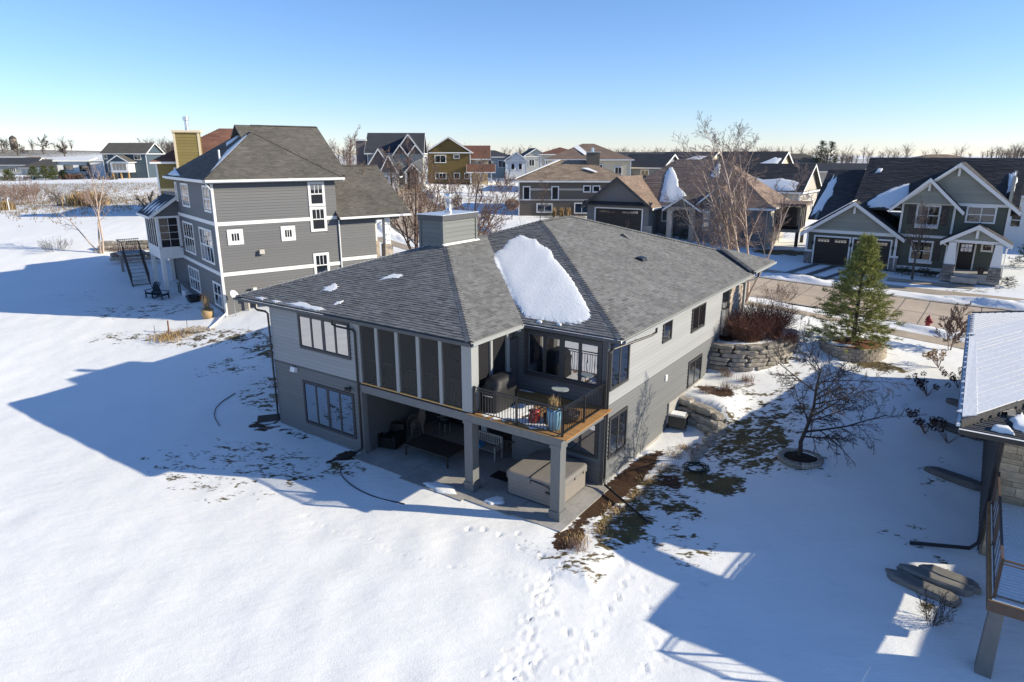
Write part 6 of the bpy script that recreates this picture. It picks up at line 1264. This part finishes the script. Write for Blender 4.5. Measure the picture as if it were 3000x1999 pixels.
def bare_tree(name, label, loc, trunks, P, bark, twig, seed, cat='tree', group=None, tm=.012, parts=('trunk','twigs')):
    rng = random.Random(seed); t = thing(name, label, cat, loc, 0, group); b = MB(); tw = MB()
    for (dx, dy, ln, rad, lean, az) in trunks: grow(b, tw, Vector((dx, dy, -.1)), Vector((math.cos(az)*lean, math.sin(az)*lean, 1)).normalized(), ln, rad, 0, rng, P, tm)
    b.build(parts[0], bark, t, smooth=True)
    if tw.f: b2 = tw.build(parts[1], twig, t)
    return t
BIRCH = dict(lev=4, n=(12,9,7,6), start=(.35,.2,.15,.2), ang=(32,38,38,35), ratio=(.42,.5,.5,.5), rr=.5, gnarl=.10, up=(.10,.16,.1,.05,.0), rmin=.006, tip=.22)
x, y = lw(-.6,26.0)
bare_tree('birch_tree', 'tall multi stem river birch behind the right end of the roof', (14.7,41.4,gz(14.7,41.4)), [(0,0,9.9,.12,.03,.5),(.4,.2,9.2,.10,.13,.2),(-.4,.1,9.4,.10,.12,2.8),(.1,-.3,7.6,.08,.22,-1.2),(-.15,.35,8.8,.085,.16,1.9),(-.3,-.1,6.8,.07,.34,2.9)], BIRCH, X['birch'], X['twig_birch'], 5, group='river birches')
bare_tree('birch_tree', 'thin two stem birch left of the tall birch', (12.9,41.6,gz(12.9,41.6)), [(0,0,6.8,.08,.1,2.8),(.5,.2,6.2,.075,.12,.6),(-.3,-.2,4.8,.06,.25,3.4)], BIRCH, X['birch'], X['twig_birch'], 12, group='river birches')
ST_TREE = dict(lev=4, n=(11,8,6,4), start=(.15,.2,.2,.2), ang=(34,36,36,34), ratio=(.55,.55,.5,.5), rr=.55, gnarl=.08, up=(.1,.18,.12,.1,.0), rmin=.009, tip=.25)
bare_tree('street_tree', 'bare multi stem tree just right of the chimney', (-3.4,50.5,gz(-3.4,50.5)), [(0,0,6.6,.12,.03,0),(.3,.1,6.2,.09,.3,.3),(-.3,0,6.2,.09,.32,3.0),(0,.3,5.6,.08,.35,1.6),(.1,-.2,5.6,.08,.4,-1.3),(.1,.1,5.4,.08,.5,.9)], ST_TREE, X['twig'], X['twig'], 8, group='bare trees behind the chimney')
bare_tree('street_tree', 'bare spreading tree behind the left of the chimney', (-7.6,53,gz(-7.6,53)), [(0,0,7.2,.12,.08,2.0),(.3,.1,6.4,.09,.35,.3),(-.3,0,7.0,.09,.45,3.0),(0,.3,6.2,.08,.35,1.6),(-.2,-.2,6.3,.08,.55,-2.6)], ST_TREE, X['twig'], X['twig'], 9, group='bare trees behind the chimney')
bare_tree('bare_tree', 'tall pale bare tree between the grey house and the gabled house', (-21.5,88,gz(-21.5,88)), [(0,0,8.5,.14,.05,0),(.3,.1,8,.1,.18,.6),(-.3,0,7.6,.1,.18,3.0)], BIRCH, X['twig'], X['twig'], 21)
bare_tree('bare_tree', 'reddish bare shrub tree left of the white garage', (-21.5,103,gz(-21.5,103)), [(0,0,3.6,.07,.1,0),(.3,.1,3.4,.06,.4,.6),(-.3,0,3.4,.06,.4,3.0),(0,.3,3,.06,.5,1.6)], ST_TREE, X['redtwig'], X['redtwig'], 22)
bare_tree('birch_tree', 'slender three stem birch on the snow left of the grey house', (-35.8,57.5,gz(-35.8,57.5)), [(0,0,6.8,.09,.10,2.4),(.15,.05,6.6,.09,.05,.4),(-.1,.05,6.4,.07,.5,3.2)], dict(BIRCH, n=(9,5,4,3), start=(.4,.2,.2,.2)), X['birch'], X['twig_birch'], 31)
APPLE = dict(lev=4, n=(13,10,8,5), start=(.25,.15,.12,.1), ang=(60,48,42,38), ratio=(.72,.55,.5,.45), rr=.6, gnarl=.12, up=(.05,.15,.04,-.02,-.02), rmin=.0058, tip=.3, taper=.8)
bare_tree('crabapple_tree', 'bare spreading crabapple in the mulch ring on the side lawn', (11.1,23.3,gz(11.1,23.3)), [(0,0,3.9,.09,.05,.6)], APPLE, X['bark_d'], X['bark_d'], 41)
OVAL = dict(lev=4, n=(16,7,5,3), start=(.3,.2,.2,.2), ang=(36,36,36,34), ratio=(.5,.5,.5,.5), rr=.5, gnarl=.07, up=(.0,.3,.15,.1,.0), rmin=.006, tip=.2)
bare_tree('street_tree', 'upright oval bare tree in front of the green house', (30.4,49.6,gz(30.4,49.6)), [(0,0,4.9,.1,0,0)], OVAL, X['bark_g'], X['twig'], 51)
bare_tree('sapling', 'small bare maple sapling near the hydrant', (22.8,33.0,gz(22.8,33.)), [(0,0,2.1,.03,.05,0),(.05,0,1.8,.025,.3,1),(-.05,0,1.8,.025,.3,3.6)], ST_TREE, X['twig'], X['twig'], 55)
bare_tree('sapling', 'thin bare sapling in front of the taupe house', (3.1,76,gz(3.1,76)), [(0,0,4.6,.05,.02,0)], OVAL, X['bark_g'], X['twig'], 56)
bare_tree('sapling', 'whip thin sapling on the snow behind the roof ridge', (.6,66,gz(.6,66)), [(0,0,2.6,.02,.0,0)], dict(OVAL, lev=2, n=(5,3,2,2)), X['bark_g'], X['bark_g'], 57)
bare_tree('sapling', 'small bare tree in front of the dark garage door', (10.3,57.2,gz(10.3,57.2)), [(0,0,2.7,.035,.03,0)], dict(OVAL, lev=3, n=(12,4,3,2)), X['twig'], X['twig'], 58)
for i, (xx_, yy_, hh, lab) in enumerate(((-41,76,2.0,'small bare tree on the snow left of the yellow house'),(-24,76,3.5,'bare shrub tree behind the yellow chimney house'),(14.5,125,3.5,'bare tree beyond the olive house'),(-6,112,3.6,'reddish bare tree in front of the olive house'),(-1,108,3.4,'bare tree right of the olive house'),(-10,108,3.4,'bare shrub left front of the olive house'),(4,100,3.,'bare street tree left of the taupe roof'))):
    bare_tree('bare_tree', lab, (xx_,yy_,gz(xx_,yy_)), [(0,0,hh,.07,.1,0),(.2,.1,hh*.9,.05,.4,.6),(-.2,0,hh*.9,.05,.4,3.0)], dict(ST_TREE, lev=3, rmin=.012), X['twig'], X['twig'], 60+i, group='bare trees along the far street')
OAK = dict(lev=4, n=(12,9,7,5), start=(.25,.2,.2,.2), ang=(50,44,40,38), ratio=(.75,.55,.5,.5), rr=.55, gnarl=.1, up=(.0,.2,.1,.05,.0), rmin=.04, tip=.35)
for i, (px_, D_, hh, lab) in enumerate(((20,330,9,'bare oak at the far left edge of the hill'),(95,370,10.5,'bare oak left of the silo on the hill'),(133,335,8,'bare oak in front of the silo'),(207,360,10.5,'broad bare oak right of the silo'),(264,340,7,'smaller bare oak behind the white flat roofed house'))):
    xx_ = (px_-1500)/1936*D_*1.02; bare_tree('oak_tree', lab, (xx_,D_,gz(xx_,D_)-.5), [(0,0,hh*.72,.36,.03,i)], OAK, X['bark_g'], X['bark_g'], 80+i, group='oaks on the hill', tm=.1)
# far woods and hedgerow trees: one mass
def wood(name, label, spots, mat, seed, h=(6,11)):
    r = random.Random(seed); b = MB()
    for (xx_, yy_, n, sx, sy) in spots:
        for k in range(n):
            X_, Y_ = xx_+r.uniform(-sx, sx), yy_+r.uniform(-sy, sy); z = gz(X_, Y_); H_ = r.uniform(*h); b.tube([(X_,Y_,z-.5),(X_+r.gauss(0,.2),Y_,z+H_*.6)], [.18,.08], 3, cap=False)
            for j in range(34):
                a = r.uniform(0, 6.28); z0 = z+H_*r.uniform(.15, .65); l = H_*r.uniform(.2, .42); e = r.uniform(.3, 1.2); dx, dy, dz = math.cos(a)*math.cos(e)*l, math.sin(a)*math.cos(e)*l, math.sin(e)*l
                w1 = .035+.00012*Y_; b.faces([(X_-w1,Y_,z0),(X_+w1,Y_,z0),(X_+dx,Y_+dy,z0+dz)], [(0,1,2)])
                for q in range(3):
                    f = r.uniform(.3, .9); px_, py_, pz_ = X_+dx*f, Y_+dy*f, z0+dz*f; l2 = l*.45; a2 = a+r.uniform(-1.2, 1.2); b.faces([(px_-w1*.6,py_,pz_),(px_+w1*.6,py_,pz_),(px_+math.cos(a2)*l2*.6,py_+math.sin(a2)*l2*.6,pz_+l2*r.uniform(.3, 1))], [(0,1,2)])
    return tag(b.build(name, mat), label, 'woodland', kind='stuff')
wood('woodland', 'distant bare brown woods along the right horizon', [(200,310,120,110,30),(110,335,90,70,30),(305,335,230,65,30),(30,380,70,60,30),(250,235,90,60,16),(150,200,40,40,10)], X['wood_far'], 3, (4,11))
wood('woodland', 'bare wood on the rise behind the yellow house', [(-150,320,80,26,12),(-60,360,70,40,20),(-260,380,10,20,10)], X['wood_far'], 4, (7,12))
wood('woodland', 'reddish bare hedge trees between the distant roofs', [(10,230,26,25,10),(70,190,40,30,12),(45,160,16,12,6)], X['twig'], 5, (4,7))
# conifers
def conifer(name, label, loc, h, rad, mat, seed, n=420, cat='tree', group=None, needle=.16, dens=26, base=.05, shape=1.0, trunkm=None):
    t = thing(name, label, cat, loc, 0, group); r = random.Random(seed); b = MB(); b.tube([(0,0,0),(0,0,h*.5),(0,0,h*.97)], [h*.022,h*.013,.008], 7); tr = MB()
    nb = MB()
    for i in range(n):
        f = base+(1-base)*(r.random()**1.15)*.97; R_ = rad*(1-f)**shape*r.uniform(.55, 1.12)+.06; a = r.uniform(0, 6.28); z = h*f; e = R(r.uniform(-14, 26)+30*f); tip = Vector((math.cos(a)*R_, math.sin(a)*R_, z+math.tan(e)*R_*.45)); st = Vector((0,0,z)); fr = r.uniform(.35, 1.0) if r.random() < .5 else 1.0; c = st.lerp(tip, fr)
        if i % 4 == 0: b.tube([st, st.lerp(tip, .5)-Vector((0,0,.03*R_)), tip], [.012+.012*(1-f),.009,.004], 4, cap=False)
        ax = (tip-st).normalized()
        for k in range(dens):
            d = Vector((r.gauss(0, 1), r.gauss(0, 1), r.gauss(0, 1)+.35)).normalized(); d = (d+ax*.8).normalized(); o = c+ax*r.uniform(-.14, .1)*needle/.16; l = needle*r.uniform(.6, 1.1); s_ = d.orthogonal().normalized(); s_.rotate(Matrix.Rotation(r.uniform(0,6.28), 3, d)); s_ *= .006*needle/.16*1.5
            nb.faces([o-s_, o+s_, o+d*l], [(0,1,2)])
    b.build('trunk', trunkm or X['bark_g'], t, smooth=True); nb.build('crown', mat, t); return t
conifer('pine_tree', 'young white pine standing in the round stone planter', (17.55,32.75,gz(17.55,32.75)+.35), 5.5, 2.2, X['needle'], 5, n=900, needle=.25, dens=34, shape=1.0, base=.005)
for i, (px_, D_, h, rr_, lab, mt) in enumerate(((5,176,2.6,1.5,'dark arborvitae at the far left edge','needle_g'),(46,178,2.9,1.6,'second arborvitae from the far left edge','needle_g'),(120,182,3.6,1.7,'tall arborvitae left of the white flat roofed house','needle_g'),(152,184,3.6,1.8,'arborvitae at the corner of the white flat roofed house','needle_g'),(175,180,3.4,1.4,'narrow arborvitae below the white flat roofed house','needle_g'),(205,182,2.4,1.2,'small dark spruce left of the blue house','needle_d'),(2385,152,6.8,2.4,'left of two dark spruces on the right skyline','needle_d'),(2412,152,6.6,2.4,'right of two dark spruces on the right skyline','needle_d'))):
    xx_ = (px_-1500)/1936*D_*(.985 if px_ < 1000 else .985); conifer('evergreen_tree', lab, (xx_,D_,gz(xx_,D_)+(3.6 if mt == 'needle_d' and px_ > 1000 else 0)), h, rr_, X[mt], 100+i, n=170, group='far evergreens', needle=.55, dens=14, shape=.7)
conifer('evergreen_shrub', 'dark evergreen at the corner behind the green house', (31.5,66,gz(31.5,66)), 1.8, 1.0, X['needle_d'], 120, n=120, cat='shrub', needle=.25, dens=16)
conifer('evergreen_tree', 'dark evergreen at the right edge beside the white house', (41.5,52.6,gz(41.5,52.6)), 3.0, 1.6, X['needle_d'], 121, n=200, needle=.25, dens=18)
for i, (u, v, lab) in enumerate(((6.9,-.6,'low dark boxwood under the green house window'),(8.2,-.7,'low boxwood right of the small oval tree'),(13.4,-1.4,'small boxwood beyond the porch column'))):
    conifer('boxwood', lab, pat(u,v), .6, .7, X['needle_d'], 130+i, n=80, cat='shrub', needle=.14, dens=16, shape=.5, group='boxwoods by the green house')
for i, (x_, y_, lab) in enumerate(((15.6,66.0,'round dark boxwood left of the stone arch'),(16.9,65.2,'round dark boxwood beside the stone arch'))): conifer('boxwood', lab, (x_,y_,gz(x_,y_)), .9, .8, X['needle_d'], 140+i, n=90, cat='shrub', needle=.16, dens=16, shape=.5, group='boxwoods by the stone arch')
# twiggy shrubs
def shrub(name, label, loc, n, h, rad, mat, seed, cat='shrub', group=None, lev=2, rmin=.004, lean=.55):
    r = random.Random(seed); b = MB(); P = dict(lev=lev, n=(5,3,2), start=(.25,.2,.2), ang=(30,32,30), ratio=(.5,.5,.5), rr=.6, gnarl=.13, up=(.15,.1,.05), rmin=rmin, tip=.35)
    for i in range(n):
        a = r.uniform(0, 6.28); q_ = math.sqrt(r.random())*rad; d = Vector((math.cos(a)*lean*r.random()+.3*math.cos(a)*q_/rad, math.sin(a)*lean*r.random()+.3*math.sin(a)*q_/rad, 1)).normalized(); grow(b, b, Vector((math.cos(a)*q_*.6, math.sin(a)*q_*.6, -.03)), d, h*r.uniform(.6, 1.1), rmin*2, 0, r, P)
    return tag(b.build(name, mat, loc=loc), label, cat, group)
shrub('red_shrub', 'dense red brown twiggy shrub in front on the retaining wall', at(1.2,16.3,2.66), 380, 1.35, .9, X['redtwig'], 7, group='red shrubs on the wall'); shrub('red_shrub', 'large red brown twiggy shrub behind on the retaining wall', at(1.7,18.0,2.66), 420, 1.6, 1.2, X['redtwig'], 8, group='red shrubs on the wall')
shrub('red_shrub', 'reddish shrub trailing over the right end of the retaining wall', at(2.7,17.4,2.3), 170, .9, .8, X['redtwig'], 9, group='red shrubs on the wall')
shrub('red_shrub', 'bright red dogwood beside the far stone terraces', (-32.5,55.5,gz(-32.5,55.5)), 60, 1.4, .6, X['redtwig2'], 10)
for i, (x_, y_, n, h, rd, mt, lab) in enumerate(((-66,90,60,3.2,3,'twig','broad brown thicket in the marsh at the left'),(-58,87,40,2.0,1.6,'bark_g','low grey thicket in the marsh'),(-52,84,40,2.2,1.4,'twig','brown thicket behind the slender birch'),(-72,100,60,2.4,4,'twig','brown thicket at the far left of the marsh'),(-40,58,50,1.1,1.4,'bark_d','low dark shrub above the stone terraces'),(11.8,55,20,1.2,.5,'bark_d','dark twiggy shrub beside the dark garage'),(41,47,40,1.2,.7,'twig','bare brown shrub at the right end of the green house'),(-13,58,40,1.0,.9,'twig','low bare shrub beside the far street corner'),(17.8,43.2,60,1.0,1.4,'twig','tangled bare shrubs under the tall birch'))):
    shrub('bare_shrub', lab, (x_,y_,gz(x_,y_)), n, h, rd, X[mt], 20+i, rmin=.004 if y_ < 70 else .012)
for i, (px_, D_, n, h, lab) in enumerate(((70,178,40,1.3,'red brown thicket below the ranch houses'),(225,183,70,1.5,'purple brown thicket between the white and blue houses'),(262,184,60,1.5,'brown thicket at the foot of the blue house'),(330,176,50,1.0,'low tan thicket in front of the blue house'),(15,184,40,1.3,'brown thicket at the left edge below the ranch'))): xx_ = (px_-1500)/1936*D_*.985; shrub('bare_shrub', lab, (xx_,D_,gz(xx_,D_)), n, h, 4.0, X['redtwig' if i == 1 else 'bark_g'], 40+i, rmin=.03, group='thickets across the marsh')
# tan grasses in the marsh
for i, (x_, y_, n, h, sp_, lab) in enumerate(((-55,87,900,1.9,2.4,'large tan feather grass clump in the marsh'),(-61.5,82,200,1.2,1.0,'small tan grass clump left of the feather grass'),(-74,88,200,1.2,1.2,'small tan grass clump at the left edge of the marsh'))): tuft('feather_grass', lab, (x_,y_,gz(x_,y_)), n, h, sp_, X['drygrass'], 'grass', 'marsh grasses', .35, 150+i, wdt=.05)
for i, (u, lab) in enumerate(((4.6,'left tan grass by the taupe house wall'),(5.5,'middle tan grass by the taupe house wall'),(6.4,'right tan grass by the taupe house wall'))): tuft('feather_grass', lab, (.9+u,87,gz(.9+u,87)), 90, 1.3, .35, X['drygrass'], 'grass', 'tan grasses by the taupe house', .2, 160+i, wdt=.03)
b = MB(); r = random.Random(77)
for k in range(5200):
    x_ = r.uniform(-120,-34); y_ = r.uniform(68,150)
    if r.random() > .5: x_ = -60+r.gauss(0,22); y_ = 96+r.gauss(0,16)
    if y_ < 66 or (x_ > -44 and y_ < 84): continue
    z = 0; b.v and None
    b.v += [(x_,y_,0)]
pz = ground([v[0] for v in b.v], [v[1] for v in b.v]); seeds = [(v[0], v[1], z) for v, z in zip(b.v, pz)]; b = MB()
for x_, y_, z in seeds:
    for k in range(3):
        a = r.uniform(0, 6.28); h = r.uniform(.15,.5); w1 = .04; lx, ly = r.gauss(0,.25), r.gauss(0,.15); b.faces([(x_+lx-w1,y_+ly,z-.02),(x_+lx+w1,y_+ly,z-.02),(x_+lx+math.cos(a)*h*.7,y_+ly+math.sin(a)*h*.5,z+h)], [(0,1,2)])
tag(b.build('marsh_grass', X['drygrass']), 'dead tan grass tufts poking through the snow of the marsh', 'grass', kind='stuff')
# round clipped tree on a stem
tp = thing('topiary_tree', 'round clipped brown tree on a thin stem by the taupe house', 'tree', (.0,83,gz(0,83))); b = MB(); b.tube([(0,0,0),(0,0,1.6)], .05, 6); b.build('trunk', X['bark_g'], tp); b = MB(); r = random.Random(9)
for k in range(2600):
    v = Vector((r.gauss(0,1), r.gauss(0,1), r.gauss(0,1))).normalized(); c = Vector((v.x*.85,v.y*.85,v.z*.6))*r.random()**.25+Vector((0,0,1.9)); s_ = v.orthogonal().normalized()*.02; b.faces([c-s_, c+s_, c+v*.16+Vector((r.gauss(0,.1),r.gauss(0,.1),r.gauss(0,.1)))], [(0,1,2)])
b.build('crown', X['twig'], tp)
# hydrangea seed heads beside the dark house
for i, (s_, t_, n, mt, lab) in enumerate(((9.4,20.0,16,'seedhead_l','hydrangea with golden seed heads at the far end of the dark house'),(9.2,16.2,15,'seedhead','hydrangea with dark seed heads opposite the crabapple'),(9.4,12.6,14,'seedhead','hydrangea with dark seed heads by the long stone ledge'),(10.3,17.8,9,'seedhead','hydrangea with dark seed heads tucked under the eave'),(10.2,12.2,8,'seedhead','small hydrangea against the dark battens'))):
    hy = thing('hydrangea', lab, 'shrub', at(s_, t_, gl(s_, t_)-.02), TH, 'hydrangeas along the dark house'); r = random.Random(30+i); st = MB()
    for k in range(n):
        a = r.uniform(2.2, 4.2) if k % 3 else r.uniform(0, 6.28); l = r.uniform(.5,1.05); q_ = r.uniform(.3,.9); p2 = Vector((math.cos(a)*q_*l, math.sin(a)*q_*l, l*.8)); st.tube([(0,0,0),p2*.55+Vector((0,0,.1)),p2], [.012,.009,.006], 4, cap=False)
        hd = MB()
        for j in range(46):
            v = Vector((r.gauss(0,1), r.gauss(0,1), r.gauss(0,1))).normalized()*.10*r.random()**.3; c = p2+v; s2 = v.orthogonal().normalized()*.028; hd.faces([c-s2, c+s2, c+v.normalized()*.05], [(0,1,2)])
        hd.build('seed_head', X[mt], hy)
    st.build('stems', X['twig'], hy)
shrub('bare_shrub', 'small bare shrub at the corner of the limestone wall', at(10.4,1.6,gl(10.4,1.6)), 26, .8, .3, X['bark_d'], 99)
# round stone planter below the pine
pl = thing('stone_planter', 'round raised planter of tan concrete blocks under the pine', 'planter', (17.45,32.5,gz(17.45,32.5)-.25)); r = random.Random(13); bl = unit('box', X['block'])
for c in range(4):
    n = 30
    for k in range(n):
        a = (k+.5*(c % 2))*2*math.pi/n; rx, ry = 1.5-.02*c, 1.3-.02*c; link('block', bl, pl, (rx*math.cos(a), ry*math.sin(a), .08+c*.16), math.atan2(ry*math.cos(a), -rx*math.sin(a)), (.30,.24,.15))
b = MB(); b.lathe([(1.33,.45),(1.28,.62),(.9,.7),(.1,.74)], n=24); o = b.build('litter', X['pineneedle_litter'], pl, smooth=True); o.scale = (1.02,.84,1)
b = MB(); b.lathe([(1.28,0),(1.24,.07),(.9,.09),(.85,0)], n=24); o = b.build('snow_ring', X['snow'], pl, loc=(-.25,.1,.62)); o.scale = (.85,.7,1)
# mulch ring round the crabapple
mrg = thing('tree_ring', 'ring of rough stones and dark mulch round the crabapple trunk', 'tree ring', (11.1,23.25,gz(11.1,23.25)))
b = MB(); b.lathe([(.66,-.1),(.62,.06),(.3,.1),(.05,.12)], n=20); b.build('mulch', X['soil'], mrg, smooth=True)
for k in range(15): a = k*2*math.pi/15; link('stone', SM[k % 8], mrg, (.72*math.cos(a), .64*math.sin(a), .03), a+math.pi/2, (.34,.22,.2))
# far stone terraces beside the grey house
tw_ = thing('terrace_wall', 'dark stone terrace walls beyond the tall grey house', 'wall', (-32,57.5,gz(-32,57.5)), .2)
for c in range(3):
    for k in range(9): link('stone', SM[(k+c) % 8], tw_, (-4+k*1.0+.3*c, 1.5+.15*c, .2+c*.35), 0, (1.05,.5,.36)); 
for c in range(2):
    for k in range(6): link('stone', SM[(k+c) % 8], tw_, (-1.5+k*.9, -2.2+.15*c, .05+c*.32), -.1, (.95,.5,.33))
# ------------------------------------------------------------------ street furniture
hd = thing('fire_hydrant', 'dark red fire hydrant on the snowy verge', 'hydrant', (23.88,36.8,gz(23.88,36.8)), .4)
b = MB(); b.lathe([(.17,0),(.17,.06),(.12,.07),(.12,.5),(.16,.51),(.16,.57),(.13,.58)], n=14); b.build('barrel', X['red'], hd, smooth=False)
b = MB(); b.lathe([(.14,.58),(.14,.64),(.1,.72),(.04,.76),(.04,.82)], n=14); b.build('bonnet', X['red'], hd)
for a in (0,math.pi,-math.pi/2): b = MB(); b.tube([(.1*math.cos(a),.1*math.sin(a),.45),(.24*math.cos(a),.24*math.sin(a),.45)], .06 if a >= 0 else .08, 8); b.build('nozzle', X['red'], hd)
b = MB(); b.tube([(.16,.1,.55),(.22,.14,1.1),(.26,.16,1.45)], .008, 5); b.build('snow_marker', X['alum'], hd)
z_ = gz(-14.2,80); lp = thing('street_lamp', 'black street lamp with bell shade beyond the grey roof', 'street lamp', (-14.2,80,z_))
b = MB(); b.tube([(0,0,0),(0,0,11.0-z_)], [.12,.09], 8); b.build('pole', X['black'], lp); b = MB(); b.tube([(0,0,10.2-z_),(.5,0,10.35-z_),(1.3,0,10.3-z_)], .035, 6); b.build('arm', X['black'], lp); b = MB(); b.lathe([(.5,0),(.42,.12),(.25,.4),(.1,.7),(.05,.9)], (1.25,0,9.35-z_), 14); b.build('lamp_shade', X['black'], lp)
for i, (x_, y_, lab) in enumerate(((-61,79.5,'left white marker stake in the marsh'),(-59.5,79.5,'right white marker stake in the marsh'))): b = MB(); b.tube([(0,0,0),(0,0,1.5)], .06, 6); tag(b.build('marker_stake', X['white'], loc=(x_,y_,gz(x_,y_))), lab, 'stake')
drive('driveway', 'tan concrete driveway of the gabled house by the street', [(-22.5,108.5),(-17.5,108.5),(-14.0,97.5),(-18.0,95.5)], X['road'], .08)
